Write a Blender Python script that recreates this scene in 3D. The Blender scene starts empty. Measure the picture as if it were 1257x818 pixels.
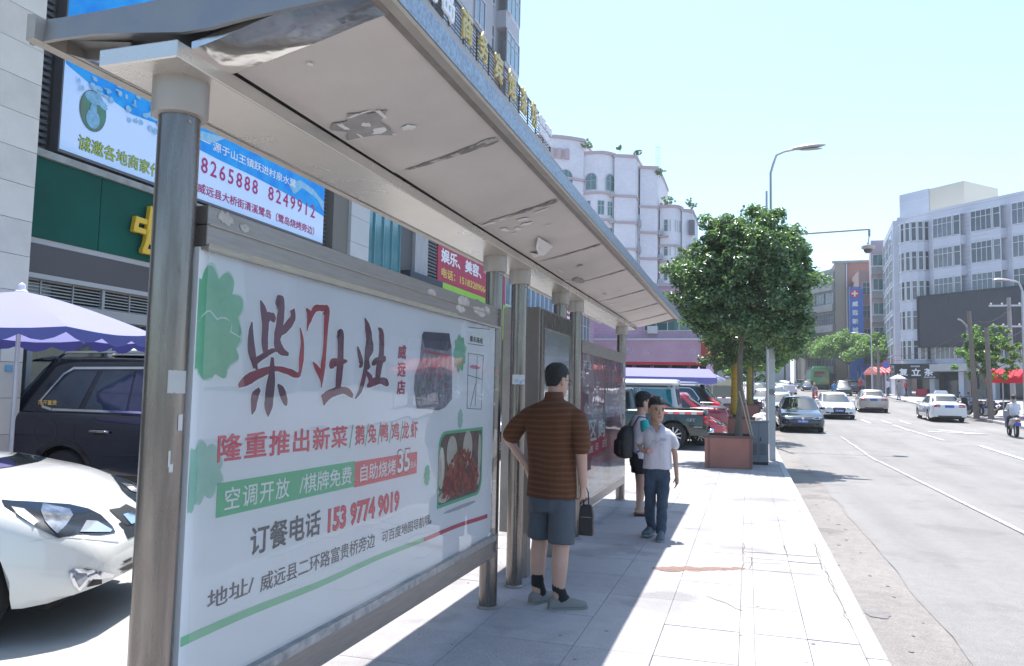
import bpy, bmesh, math, random
import numpy as np
from math import sin, cos, pi, radians, sqrt
from mathutils import Vector, Matrix, geometry, noise
from mathutils.bvhtree import BVHTree

scene = bpy.context.scene
col = scene.collection
R = random.Random(7)

# ---------------- camera ----------------
cam_d = bpy.data.cameras.new('camera')
cam_o = bpy.data.objects.new('camera', cam_d)
col.objects.link(cam_o)
cam_d.sensor_width = 36.0
cam_d.lens = 940 / 1257 * 36
cam_d.clip_start = 0.05
cam_d.clip_end = 3000
RM = ((0.95577734, 0.00347472, 0.29407076), (0.2934147, -0.07905474, -0.95271095), (0.01993728, 0.99686422, -0.07657826))
cam_o.matrix_world = Matrix.Translation((0, 0, 1.5)) @ Matrix(RM).to_4x4()
scene.camera = cam_o
scene.render.resolution_x = 1024
scene.render.resolution_y = 666

# ---------------- sky, sun, exposure ----------------
SUN = Vector((-0.21, 0.80, 2.7)).normalized()
world = bpy.data.worlds.new('World')
scene.world = world
world.use_nodes = True
wn = world.node_tree
bg = wn.nodes['Background']
sky = wn.nodes.new('ShaderNodeTexSky')
sky.sky_type = 'NISHITA'
sky.sun_disc = False
sky.sun_elevation = math.asin(SUN.z)
sky.sun_rotation = math.atan2(SUN.x, SUN.y) % (2 * pi)
sky.air_density = 1.0
sky.dust_density = 1.3
sky.ozone_density = 1.0
tint = wn.nodes.new('ShaderNodeMix'); tint.data_type = 'RGBA'; tint.blend_type = 'MULTIPLY'; tint.inputs[0].default_value = 1.0
tint.inputs[7].default_value = (.93, 1.06, 1.08, 1)      # the hazy, greenish white balance of the photograph's sky
wn.links.new(sky.outputs[0], tint.inputs[6]); wn.links.new(tint.outputs[2], bg.inputs[0])
bg.inputs[1].default_value = 0.15
sun_d = bpy.data.lights.new('sun', 'SUN')
sun_d.energy = 4.8
sun_d.angle = radians(0.53)
sun_d.color = (1.0, 0.955, 0.89)
sun_o = bpy.data.objects.new('sun', sun_d)
col.objects.link(sun_o)
sun_o.rotation_euler = SUN.to_track_quat('Z', 'Y').to_euler()
sun_o.location = (0, 0, 60)
scene.view_settings.view_transform = 'Standard'
scene.view_settings.look = 'None'
scene.view_settings.gamma = 1.0
scene.view_settings.exposure = 1.0
scene.cycles.max_bounces = 6
# ---------------- helpers ----------------
MATS = {}
KC = 0.80
def mat(name, c, rough=0.6, metal=0.0, var=0.0, vs=3.0, bump=0.0, bs=40.0, coat=0.0, spec=0.5, emit=None, c2=None, alpha=None, stretch=None, hard=False):
    """plain surface with optional blotchy colour variation (towards c2) and bump"""
    if name in MATS: return MATS[name]
    m = bpy.data.materials.new(name); m.use_nodes = True
    if metal < .5: c = tuple(x * KC for x in c); c2 = tuple(x * KC for x in c2) if c2 else None
    nt = m.node_tree; b = nt.nodes['Principled BSDF']
    b.inputs['Base Color'].default_value = (*c, 1)
    b.inputs['Roughness'].default_value = rough
    b.inputs['Metallic'].default_value = metal
    b.inputs['Coat Weight'].default_value = coat
    b.inputs['Coat Roughness'].default_value = 0.04
    b.inputs['Specular IOR Level'].default_value = spec
    if emit:
        b.inputs['Emission Color'].default_value = (*emit[:3], 1); b.inputs['Emission Strength'].default_value = emit[3]
    if var > 0 or bump > 0:
        tc = nt.nodes.new('ShaderNodeTexCoord'); mp = nt.nodes.new('ShaderNodeMapping')
        nt.links.new(tc.outputs['Object'], mp.inputs[0])
        if stretch: mp.inputs['Scale'].default_value = stretch
    if var > 0:
        n = nt.nodes.new('ShaderNodeTexNoise'); n.inputs['Scale'].default_value = vs
        n.inputs['Detail'].default_value = 6; n.inputs['Roughness'].default_value = 0.65
        nt.links.new(mp.outputs[0], n.inputs['Vector'])
        r = nt.nodes.new('ShaderNodeValToRGB')
        r.color_ramp.elements[0].position = 0.45 if hard else 0.3; r.color_ramp.elements[1].position = 0.55 if hard else 0.7
        a = c2 if c2 else tuple(x * (1 - var) for x in c)
        r.color_ramp.elements[0].color = (*a, 1)
        r.color_ramp.elements[1].color = (*c, 1) if c2 else (*[min(1, x * (1 + var * .5)) for x in c], 1)
        nt.links.new(n.outputs[0], r.inputs[0]); nt.links.new(r.outputs[0], b.inputs['Base Color'])
        if metal > 0.3 or rough < 0.5:
            mr = nt.nodes.new('ShaderNodeMapRange'); mr.inputs[3].default_value = min(1, rough * 1.35); mr.inputs[4].default_value = rough * 0.75
            nt.links.new(n.outputs[0], mr.inputs[0]); nt.links.new(mr.outputs[0], b.inputs['Roughness'])
    if bump > 0:
        n2 = nt.nodes.new('ShaderNodeTexNoise'); n2.inputs['Scale'].default_value = bs; n2.inputs['Detail'].default_value = 4
        nt.links.new(mp.outputs[0], n2.inputs['Vector'])
        bp = nt.nodes.new('ShaderNodeBump'); bp.inputs['Strength'].default_value = bump; bp.inputs['Distance'].default_value = 0.01
        nt.links.new(n2.outputs[0], bp.inputs['Height']); nt.links.new(bp.outputs[0], b.inputs['Normal'])
    MATS[name] = m
    return m

def glass_mat(name, tint=(.9, .93, .95), haze=0.05, ior=1.45, gl=0.02, hazecol=(.7, .72, .75)):
    """thin dusty pane: clear part + reflection by angle + a little dust"""
    if name in MATS: return MATS[name]
    m = bpy.data.materials.new(name); m.use_nodes = True
    nt = m.node_tree; nt.nodes.remove(nt.nodes['Principled BSDF']); out = nt.nodes['Material Output']
    t = nt.nodes.new('ShaderNodeBsdfTransparent'); t.inputs[0].default_value = (*tint, 1)
    g = nt.nodes.new('ShaderNodeBsdfGlossy'); g.inputs['Roughness'].default_value = gl
    d = nt.nodes.new('ShaderNodeBsdfDiffuse'); d.inputs[0].default_value = (*hazecol, 1)
    fr = nt.nodes.new('ShaderNodeFresnel'); fr.inputs[0].default_value = ior
    mx = nt.nodes.new('ShaderNodeMixShader'); mx2 = nt.nodes.new('ShaderNodeMixShader')
    mx2.inputs[0].default_value = haze
    nt.links.new(t.outputs[0], mx2.inputs[1]); nt.links.new(d.outputs[0], mx2.inputs[2])
    nt.links.new(fr.outputs[0], mx.inputs[0]); nt.links.new(mx2.outputs[0], mx.inputs[1]); nt.links.new(g.outputs[0], mx.inputs[2])
    tc = nt.nodes.new('ShaderNodeTexCoord'); n = nt.nodes.new('ShaderNodeTexNoise'); n.inputs['Scale'].default_value = 1.6
    bp = nt.nodes.new('ShaderNodeBump'); bp.inputs['Strength'].default_value = 0.25; bp.inputs['Distance'].default_value = 0.02
    nt.links.new(tc.outputs['Object'], n.inputs['Vector']); nt.links.new(n.outputs[0], bp.inputs['Height']); nt.links.new(bp.outputs[0], g.inputs['Normal'])
    nt.links.new(mx.outputs[0], out.inputs[0]); MATS[name] = m
    return m

def V(*a): return Vector(a)

class MB:
    def __init__(s): s.v = []; s.f = []; s.mi = []; s.k = 0
    def add(s, vs, fs):
        o = len(s.v); s.v += [tuple(p) for p in vs]; s.f += [tuple(i + o for i in f) for f in fs]; s.mi += [s.k] * len(fs); return s
    def box(s, x0, x1, y0, y1, z0, z1, M=None):
        if x0 > x1: x0, x1 = x1, x0
        if y0 > y1: y0, y1 = y1, y0
        if z0 > z1: z0, z1 = z1, z0
        p = [V(x, y, z) for x, y, z in ((x0,y0,z0),(x1,y0,z0),(x1,y1,z0),(x0,y1,z0),(x0,y0,z1),(x1,y0,z1),(x1,y1,z1),(x0,y1,z1))]
        if M: p = [M @ q for q in p]
        return s.add(p, [(0,3,2,1),(4,5,6,7),(0,1,5,4),(1,2,6,5),(2,3,7,6),(3,0,4,7)])
    def bar(s, a, b, w, h=None, up=(0, 0, 1)):
        a, b = V(*a), V(*b); h = h or w; d = (b - a).normalized(); u = V(*up)
        if abs(d.dot(u)) > .95: u = V(1, 0, 0)
        sd = d.cross(u).normalized(); u = sd.cross(d)
        p = [q + sd * (i * w / 2) + u * (j * h / 2) for q in (a, b) for i, j in ((-1,-1),(1,-1),(1,1),(-1,1))]
        return s.add(p, [(0,3,2,1),(4,5,6,7),(0,1,5,4),(1,2,6,5),(2,3,7,6),(3,0,4,7)])
    def loft(s, rings, cap=True, closed=True):
        n = len(rings[0]); vs = [p for r in rings for p in r]; fs = []
        for i in range(len(rings) - 1):
            for j in range(n if closed else n - 1):
                k = (j + 1) % n; fs.append((i*n+j, i*n+k, (i+1)*n+k, (i+1)*n+j))
        if cap and closed: fs += [tuple(reversed(range(n))), tuple(range((len(rings)-1)*n, len(rings)*n))]
        return s.add(vs, fs)
    def tube(s, pts, r, n=10, cap=True, flat=1.0, up=(0, 0, 1)):
        pts = [V(*p) for p in pts]; m = len(pts)
        rs = r if isinstance(r, (list, tuple)) else [r] * m
        rings = []; u = None
        for i, p in enumerate(pts):
            d = (pts[min(i+1, m-1)] - pts[max(i-1, 0)])
            d = d.normalized() if d.length > 1e-9 else V(0, 0, 1)
            if u is None:
                u = V(*up)
                if abs(d.dot(u)) > .9: u = V(1, 0, 0)
            u = (u - d * u.dot(d)).normalized(); w = d.cross(u)
            rings.append([p + (u * cos(2*pi*j/n) * flat + w * sin(2*pi*j/n)) * rs[i] for j in range(n)])
        return s.loft(rings, cap)
    def limb(s, pts, r, n=14):
        """tube with rounded ends (for blobs)"""
        pts = [V(*p) for p in pts]; d0 = (pts[0] - pts[1]).normalized(); d1 = (pts[-1] - pts[-2]).normalized()
        P = [pts[0] + d0 * r[0] * k for k in (.98, .8, .45)] + pts + [pts[-1] + d1 * r[-1] * k for k in (.45, .8, .98)]
        Q = [r[0] * k for k in (.2, .6, .9)] + list(r) + [r[-1] * k for k in (.9, .6, .2)]
        return s.tube(P, Q, n)
    def lathe(s, prof, c=(0, 0, 0), n=16, axis='Z', cap=True):
        rings = []
        for r, h in prof:
            ring = []
            for j in range(n):
                a = 2*pi*j/n; x, y = r*cos(a), r*sin(a)
                q = (x, y, h) if axis == 'Z' else ((h, x, y) if axis == 'X' else (y, h, x))
                ring.append((q[0]+c[0], q[1]+c[1], q[2]+c[2]))
            rings.append(ring)
        return s.loft(rings, cap)
    def ball(s, c, r, n=12, m=8):
        c = V(*c); r = r if isinstance(r, (tuple, list)) else (r, r, r)
        return s.loft([[c + V(r[0]*sin(t)*cos(2*pi*j/n), r[1]*sin(t)*sin(2*pi*j/n), -r[2]*cos(t)) for j in range(n)] for t in [pi*(i+.12)/(m+.24) for i in range(m+1)]])
    def prism(s, poly, h0, h1, pl='XY'):
        f = {'XY': lambda u, v, h: (u, v, h), 'YZ': lambda u, v, h: (h, u, v), 'XZ': lambda u, v, h: (u, h, v)}[pl]
        n = len(poly); vs = [f(u, v, h0) for u, v in poly] + [f(u, v, h1) for u, v in poly]
        fs = [(i, (i+1) % n, n+(i+1) % n, n+i) for i in range(n)] + [tuple(reversed(range(n))), tuple(range(n, 2*n))]
        return s.add(vs, fs)
    def ellipse(s, c, u, v, a, b, n=18, rot=0):
        """flat ellipse in the plane (u,v)"""
        c, u, v = V(*c), V(*u), V(*v); vs = []; s.st = getattr(s, 'st', 0) + 1; c = c + u.cross(v).normalized() * (s.st * getattr(s, 'stag', 0))
        for j in range(n):
            t = 2*pi*j/n; x, y = a*cos(t), b*sin(t); x, y = x*cos(rot)-y*sin(rot), x*sin(rot)+y*cos(rot)
            vs.append(c + u*x + v*y)
        return s.add(vs, [tuple(range(n))])
    def mesh(s, name, mats, off=None, smooth=False, fix=True):
        me = bpy.data.meshes.new(name)
        vs = s.v if off is None else [(p[0]-off[0], p[1]-off[1], p[2]-off[2]) for p in s.v]
        me.from_pydata(vs, [], s.f); me.update()
        for m in (mats if isinstance(mats, (list, tuple)) else [mats]): me.materials.append(m)
        if any(s.mi): me.polygons.foreach_set('material_index', s.mi)
        if fix:
            bm = bmesh.new(); bm.from_mesh(me); bmesh.ops.recalc_face_normals(bm, faces=bm.faces); bm.to_mesh(me); bm.free()
        if smooth: me.polygons.foreach_set('use_smooth', [True] * len(me.polygons))
        return me

def link(name, me, parent=None, loc=(0, 0, 0)):
    o = bpy.data.objects.new(name, me); col.objects.link(o); o.location = loc
    if parent: o.parent = parent
    return o
def auto(o, ang=40):
    try:
        o.data.set_sharp_from_angle(angle=radians(ang))
    except Exception: pass
    return o
def bevel(o, w=0.01, seg=2):
    m = o.modifiers.new('bevel', 'BEVEL'); m.width = w; m.segments = seg; m.limit_method = 'ANGLE'; m.angle_limit = radians(35); return o
def wp(p):
    """world location of a parent made by this script (no rotation assumed)"""
    q = V(0, 0, 0)
    while p: q = q + p.location; p = p.parent
    return q
def part(name, mb, m, parent=None, world=True, smooth=False, bev=0, sharp=40, fix=True):
    off = wp(parent) if (world and parent) else None
    o = link(name, mb.mesh(name, m, off, smooth, fix), parent)
    if smooth and sharp: auto(o, sharp)
    if bev: bevel(o, bev)
    return o
def tag(o, label=None, cat=None, group=None, kind=None):
    if label: o['label'] = label
    if cat: o['category'] = cat
    if group: o['group'] = group
    if kind: o['kind'] = kind
    return o
def thing(name, label, cat, loc=(0, 0, 0), rz=0, group=None):
    o = bpy.data.objects.new(name, None); col.objects.link(o); o.location = loc; o.rotation_euler = (0, 0, rz)
    o.empty_display_size = 0.3
    return tag(o, label, cat, group)
def solo(name, mb, m, label, cat, group=None, smooth=False, bev=0, origin=None, fix=True):
    o = link(name, mb.mesh(name, m, origin, smooth, fix), None, origin or (0, 0, 0))
    if smooth: auto(o)
    if bev: bevel(o, bev)
    return tag(o, label, cat, group)
def struct(name, mb, m, smooth=False, parent=None, fix=True):
    o = link(name, mb.mesh(name, m, None, smooth, fix), parent)
    if not parent: o['kind'] = 'structure'
    return o
def copy_tree(o, parent=None):
    c = o.copy(); col.objects.link(c)
    if parent: c.parent = parent
    for ch in list(o.children): copy_tree(ch, c)
    return c
def dup(o, loc, rz=0, label=None, group=None, scale=None):
    c = copy_tree(o); c.location = loc; c.rotation_euler = (0, 0, rz)
    if scale: c.scale = (scale,) * 3
    if label: c['label'] = label
    if group: c['group'] = group
    return c
def evaluated(o, name):
    dg = bpy.context.evaluated_depsgraph_get(); me = bpy.data.meshes.new_from_object(o.evaluated_get(dg)); me.name = name; return me
def blob(mb, voxel=0.008, it=4, name='blob'):
    """union of closed shapes as ONE continuous surface"""
    o = link(name, mb.mesh(name, [], None, False))
    r = o.modifiers.new('r', 'REMESH'); r.mode = 'VOXEL'; r.voxel_size = voxel
    if it:
        q = o.modifiers.new('s', 'SMOOTH'); q.factor = 0.5; q.iterations = it
    me = evaluated(o, name); old = o.data; bpy.data.objects.remove(o); bpy.data.meshes.remove(old)
    me.polygons.foreach_set('use_smooth', [True] * len(me.polygons))
    return me
def wrinkle(me, amp, sc, dirz=1.0, seed=0):
    me.update(); ns = [v.normal.copy() for v in me.vertices]
    for v, n in zip(me.vertices, ns):
        q = V(v.co.x * sc, v.co.y * sc, v.co.z * sc * dirz + seed)
        v.co += n * amp * (noise.noise(q) + .5 * noise.noise(q * 2.1))
    me.update(); return me

# ---- writing ----
TXT = {}
def text_mesh(s, bold=0.0, extrude=0.0, space=1.0, sub=2):
    """bold thickens the strokes with a bevel, so no stroke is lost; bold = 0 stays flat"""
    k = (s, bold, extrude, space)
    if k in TXT: return TXT[k]
    cu = bpy.data.curves.new('text', 'FONT'); cu.body = s; cu.size = 1
    cu.space_character = space; cu.resolution_u = sub; cu.fill_mode = 'BOTH' if (extrude or bold) else 'FRONT'
    if bold: cu.bevel_depth = bold; cu.bevel_resolution = 0
    if extrude: cu.extrude = extrude
    o = bpy.data.objects.new('text', cu); col.objects.link(o)
    me = evaluated(o, 'lettering'); bpy.data.objects.remove(o)
    a = np.empty(len(me.vertices) * 3); me.vertices.foreach_get('co', a); a = a.reshape(-1, 3)
    if len(a) == 0: a = np.zeros((1, 3))
    TXT[k] = (me, a, a.min(0), a.max(0)); return TXT[k]
PRINT = .0007
def lettering(s, m, parent, org, u, v, w, h, bold=0.0, depth=0.0, space=1.0, shear=0.0, name='lettering', fn=None):
    """text fitted in a w x h box whose lower left corner is org, along u and v (world), parented"""
    me, a, lo, hi = text_mesh(s, bold, 0.05 if depth else 0.0, space)
    n = me.copy(); u, v = V(*u).normalized(), V(*v).normalized(); nn = u.cross(v); org = V(*org)
    if parent: org = org - wp(parent)
    e = (a - lo) / np.maximum(hi - lo, 1e-6)
    if depth == 0: depth = PRINT
    uu = e[:, 0] * w + e[:, 1] * h * shear; vv = e[:, 1] * h
    if fn: uu, vv = fn(uu, vv)
    P = np.outer(uu, u) + np.outer(vv, v) + np.outer(e[:, 2] * depth - (depth*.5 if depth == PRINT else 0), nn) + np.array(org)
    n.vertices.foreach_set('co', P.ravel()); n.update(); n.materials.clear(); n.materials.append(m)
    return link(name, n, parent)

# ---- patches that hug a surface ----
def bvh_of(me, M=None):
    vs = [v.co.copy() for v in me.vertices]
    return BVHTree.FromPolygons(vs, [tuple(p.vertices) for p in me.polygons])
def patch(bvh, poly, axis, side, off=0.004, step=0.06, thick=0.0, mb=None):
    """polygon in the plane across `axis` thrown onto the surface from `side`; axis Y: poly=(x,z), X: (y,z), Z: (x,y)"""
    xs = [p[0] for p in poly]; ys = [p[1] for p in poly]; pts = []
    n = len(poly); ed = []
    for i in range(n):
        a, b = V(*poly[i]), V(*poly[(i+1) % n]); k = max(1, int((b - a).length / step))
        for j in range(k): pts.append(a.lerp(b, j / k))
    m = len(pts); ed = [(i, (i+1) % m) for i in range(m)]
    gx = np.arange(min(xs) + step/2, max(xs), step); gy = np.arange(min(ys) + step/2, max(ys), step)
    def inside(x, y):
        c = False
        for i in range(n):
            x1, y1 = poly[i]; x2, y2 = poly[(i+1) % n]
            if (y1 > y) != (y2 > y) and x < (x2-x1)*(y-y1)/(y2-y1)+x1: c = not c
        return c
    for x in gx:
        for y in gy:
            if inside(x, y) and min((V(x, y) - q).length for q in pts[:m]) > step * .45: pts.append(V(x, y))
    r = geometry.delaunay_2d_cdt(pts, ed, [], 1, 1e-5)
    vs = []; bad = set()
    for p in r[0]:
        if axis == 'Y': o, d = V(p.x, side * 9, p.y), V(0, -side, 0)
        elif axis == 'X': o, d = V(side * 9, p.x, p.y), V(-side, 0, 0)
        elif axis == 'Z': o, d = V(p.x, p.y, 9 * side), V(0, 0, -side)
        else: o, d = axis[0] * p.x + axis[1] * p.y - axis[2] * 9, axis[2]
        h = bvh.ray_cast(o, d)
        if h[0] is None:
            bad.add(len(vs)); vs.append(o + d * 9); continue
        nrm = h[1]
        if nrm.dot(d) > 0: nrm = -nrm
        vs.append(h[0] + nrm * off)
    mb = mb or MB()
    # no face where the outline runs off the surface or leaps to a part far behind
    dd = V(0, side, 0) if axis == 'Y' else (V(side, 0, 0) if axis == 'X' else (V(0, 0, side) if axis == 'Z' else axis[2]))
    fs = [tuple(f) for f in r[2] if not any(i in bad for i in f) and max(vs[i].dot(dd) for i in f) - min(vs[i].dot(dd) for i in f) < max(.25, step * 2.5)]
    return mb.add(vs, fs)
def strip(bvh, line, w, axis, side, off=0.003, step=0.05, mb=None):
    """thin line (door gap, moulding) that hugs the surface"""
    mb = mb or MB()
    for a, b in zip(line[:-1], line[1:]):
        a, b = V(*a), V(*b); d = (b - a).normalized(); q = V(-d.y, d.x) * w / 2; e = d * w * .3
        patch(bvh, [tuple(a - e - q), tuple(b + e - q), tuple(b + e + q), tuple(a - e + q)], axis, side, off, step, 0, mb)
    return mb
# ---------------- ground, pavement, road ----------------
def g(y): return 0.0 if y < 22 else (0.03 * (y - 22) if y < 200 else 5.34)
YS = [-25, -10, 0, 10, 16, 20, 22, 24, 30, 40, 60, 80, 110, 150, 200, 260, 900]
def sheet(x0, x1, dz, ys=YS, y0=None, y1=None):
    ys = [y for y in ys if (y0 is None or y > y0) and (y1 is None or y < y1)]
    if y0 is not None: ys = [y0] + ys
    if y1 is not None: ys = ys + [y1]
    mb = MB(); vs = []
    for y in ys: vs += [(x0, y, g(y) + dz), (x1, y, g(y) + dz)]
    return mb.add(vs, [(2*i, 2*i+1, 2*i+3, 2*i+2) for i in range(len(ys)-1)])
def slab(x0, x1, z0, z1, y0, y1):
    ys = [y0] + [y for y in YS if y0 < y < y1] + [y1]; mb = MB()
    mb.loft([[(x0, y, g(y)+z0), (x1, y, g(y)+z0), (x1, y, g(y)+z1), (x0, y, g(y)+z1)] for y in ys]); return mb

def ground_mat(name, c, big=.10, streak=.08, fine=.18, stain=0.0, sc=(1, 1, 1), rough=.9, bump=.5, fs=140):
    """worn ground: broad patches, long streaks along the street, fine aggregate and scattered stains"""
    m = bpy.data.materials.new(name); m.use_nodes = True; nt = m.node_tree; b = nt.nodes['Principled BSDF']; b.inputs['Roughness'].default_value = rough
    tc = nt.nodes.new('ShaderNodeTexCoord'); geo = nt.nodes.new('ShaderNodeNewGeometry'); cur = None
    def layer(scale, amt, stretch=None, detail=4, lo=.3, hi=.7, off=0):
        nonlocal cur
        mp = nt.nodes.new('ShaderNodeMapping'); nt.links.new(geo.outputs['Position'], mp.inputs[0])
        if stretch: mp.inputs['Scale'].default_value = stretch
        mp.inputs['Location'].default_value = (off, off, 0)
        n = nt.nodes.new('ShaderNodeTexNoise'); n.inputs['Scale'].default_value = scale; n.inputs['Detail'].default_value = detail; nt.links.new(mp.outputs[0], n.inputs['Vector'])
        r = nt.nodes.new('ShaderNodeMapRange'); r.inputs[1].default_value = lo; r.inputs[2].default_value = hi; r.inputs[3].default_value = 1 - amt; r.inputs[4].default_value = 1 + amt*(0 if hi - lo < .12 else .6); nt.links.new(n.outputs[0], r.inputs[0])
        if cur is None: cur = r.outputs[0]
        else: mu = nt.nodes.new('ShaderNodeMath'); mu.operation = 'MULTIPLY'; nt.links.new(cur, mu.inputs[0]); nt.links.new(r.outputs[0], mu.inputs[1]); cur = mu.outputs[0]
        return n
    layer(.35, big); layer(1.0, streak, (1.6, .12, 1)); f = layer(fs, fine, None, 3); layer(9, big*.7, None, 5)
    if stain: layer(1.3, stain, None, 6, .36, .44, 7)
    mx = nt.nodes.new('ShaderNodeMix'); mx.data_type = 'RGBA'; mx.blend_type = 'MULTIPLY'; mx.inputs[0].default_value = 1; mx.inputs[6].default_value = (*[x*KC for x in c], 1); nt.links.new(cur, mx.inputs[7]); nt.links.new(mx.outputs[2], b.inputs['Base Color'])
    bp = nt.nodes.new('ShaderNodeBump'); bp.inputs['Strength'].default_value = bump; bp.inputs['Distance'].default_value = .006; nt.links.new(f.outputs[0], bp.inputs['Height']); nt.links.new(bp.outputs[0], b.inputs['Normal']); MATS[name] = m; return m
asphalt = ground_mat('asphalt', (.285, .272, .268), .10, .12, .30, .12, fs=110)
gutter = ground_mat('gutter_asphalt', (.298, .274, .262), .16, .12, .30, .22, fs=100)
pave_m = ground_mat('granite_paving', (.44, .425, .445), .10, .0, .16, .22, rough=.75, bump=.25, fs=90)
pave_m2 = ground_mat('granite_paving_worn', (.41, .395, .415), .12, .0, .18, .26, rough=.75, bump=.25, fs=75)
joint_m = mat('joint_mortar', (.33, .32, .32), .95, var=.3, vs=8)
kerb_m = mat('kerb_granite', (.50, .50, .495), .8, var=.18, vs=5, bump=.3, bs=30)
paint_m = mat('road_paint', (.60, .59, .58), .8, var=.25, vs=7, c2=(.40, .39, .385), hard=True)
paint_worn = mat('worn_road_paint', (.48, .47, .46), .85, c2=(.31, .30, .30), var=.3, vs=14, hard=True)

struct('road', sheet(-400, 400, -.12), asphalt)
struct('gutter_strip', sheet(.60, 1.33, -.116, y0=-10, y1=120), gutter)
mb = MB()
pr = random.Random(3)
pts = []
y = -2.0
while y < 26: pts.append(y); y += .35
for i in range(len(pts)-1):
    a, b = pts[i], pts[i+1]; w = [.006 + .045 * abs(noise.noise(V(0, t * 1.3, 0))) for t in (a, b)]; o = [.05 * noise.noise(V(3, t * .9, 0)) for t in (a, b)]
    mb.add([(1.33+o[0]-w[0], a, -.112), (1.33+o[0]+w[0], a, -.112), (1.33+o[1]+w[1], b, -.112), (1.33+o[1]-w[1], b, -.112)], [(0, 1, 2, 3)])
struct('asphalt_seam', mb, mat('old_bitumen', (.245, .235, .235), .85, var=.25, vs=9))
mb = MB()
def spot(mb, cx, cy, z, rx, ry, seed, n=22):
    vs = []
    for j in range(n):
        t = 2*pi*j/n; k = 1 + .35 * noise.noise(V(cos(t)*1.5, sin(t)*1.5, seed))
        vs.append((cx + rx*k*cos(t), cy + ry*k*sin(t), z))
    mb.add(vs, [tuple(range(n))])
rs = random.Random(8)
spot(mb, .93, 6.5, -.1112, .10, .14, 3.3, 60)
for k in range(26): spot(mb, 1.0 + rs.gauss(0, .12), 4.5 + k*.37, -.111, rs.uniform(.008, .03), rs.uniform(.01, .04), k*2.3, 8)
struct('road_stain', mb, mat('oil_stain', (.225, .205, .205), .7, var=.3, vs=12))

# paving: one base slab, the near tiles laid one by one on it
struct('pavement', slab(-14, .645, -.30, -.022, -8, 18.36), joint_m)
far_pave = struct('far_pavement', slab(-60, .65, -.30, 0, 18.36, 240), pave_m)
XE = [-2.95, -2.3, -1.65, -1.0, -.53, -.055, .035, .35, .65]
tile_root = bpy.data.objects.new('paving_tiles', None); col.objects.link(tile_root); tile_root['kind'] = 'structure'
YT = [2.085 + .63 * k for k in range(26)] + [18.36]
tm = {}
for i in range(len(XE)-1):
    w = XE[i+1] - XE[i]
    for j in range(len(YT)-1):
        h = YT[j+1] - YT[j]
        k = (round(w, 3), round(h, 3), j % 3 == 0)
        if k not in tm:
            b = .0018; mb = MB(); mb.box(-w/2+b, w/2-b, -h/2+b, h/2-b, -.022, 0); tm[k] = mb.mesh('tile', pave_m if j % 3 else pave_m2)
        o = link('tile', tm[k], tile_root, ((XE[i]+XE[i+1])/2, (YT[j]+YT[j+1])/2, R.uniform(-.0022, .0008)))
        o.rotation_euler = (R.uniform(-.0022, .0022), R.uniform(-.0022, .0022), R.uniform(-.002, .002))
mb = MB()
for (x0, x1, y0, y1) in ((-14, -2.955, -8, 18.36), (-2.955, .645, -8, 2.08)):
    mb.box(x0, x1, y0, y1, -.022, 0)
struct('car_park_paving', mb, mat('car_park_concrete', (.46, .455, .44), .85, var=.15, vs=1.0, bump=.3, bs=40))

# kerb stones
kroot = bpy.data.objects.new('kerb', None); col.objects.link(kroot); kroot['kind'] = 'structure'
mb = MB(); mb.box(-.06, .062, -.497, .497, -.2, 0); km = mb.mesh('kerb_stone', kerb_m)
for k in range(22):
    o = link('kerb_stone', km, kroot, (.712, -2.5 + k, R.uniform(-.003, .002))); o.rotation_euler.z = R.uniform(-.004, .004); bevel(o, .012)
struct('far_kerb', slab(.652, .774, -.2, .002, 19.01, 200), kerb_m)

# broken / patched tiles seen in the sun: mortar lines and a reddish smear
mb = MB()
def crack(pts, w, z=.0022):
    for a, b in zip(pts[:-1], pts[1:]):
        mb.bar((*a, z - .002), (*b, z - .002), w * .55 * R.uniform(.6, 1.4), .004)
def wob(a, b, n=6, k=.012):
    return [(a[0]+(b[0]-a[0])*t/n + R.uniform(-k, k), a[1]+(b[1]-a[1])*t/n + R.uniform(-k, k)) for t in range(n+1)]
crack(wob((-.04, 8.35), (-.045, 7.15)), .014)
crack(wob((.347, 8.45), (.35, 7.85)), .012)
crack(wob((-.04, 7.90), (.62, 7.92)), .016)
crack(wob((-.02, 7.62), (.64, 7.60)), .02)
crack(wob((-.02, 7.40), (.30, 7.46)), .014)
crack(wob((.02, 7.15), (.03, 7.66), 4), .02)
crack(wob((.62, 7.4), (.645, 8.6)), .012)
crack(wob((.64, 5.6), (.645, 7.3), 12), .008)
crack(wob((-.74, 6.80), (-.04, 7.16), 10, .02), .02)
crack(wob((-.28, 6.05), (-.02, 5.75), 5, .03), .006)

struct('mortar_patches', mb, mat('patch_mortar', (.17, .14, .13), .95))
mb = MB()
for k in range(26):
    t = k / 25; spot(mb, -.72 + .66*t + R.uniform(-.02, .02), 6.85 + .26*t + R.uniform(-.05, .05), 0.0012 + k*.00006, .035+.05*(1-t), .03 + .06*(1-t)*R.random(), k*1.7, 10)
struct('rusty_smear', mb, mat('rusty_dirt', (.30, .19, .16), .95, var=.3, vs=20))
mb = MB()
for k in range(60):
    x, y = R.uniform(-2.6, .6), R.uniform(3.4, 13); spot(mb, x, y, .0018, R.uniform(.006, .018), R.uniform(.006, .016), k, 7)
struct('chewing_gum_spots', mb, mat('pavement_spots', (.24, .23, .22), .9))

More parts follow.
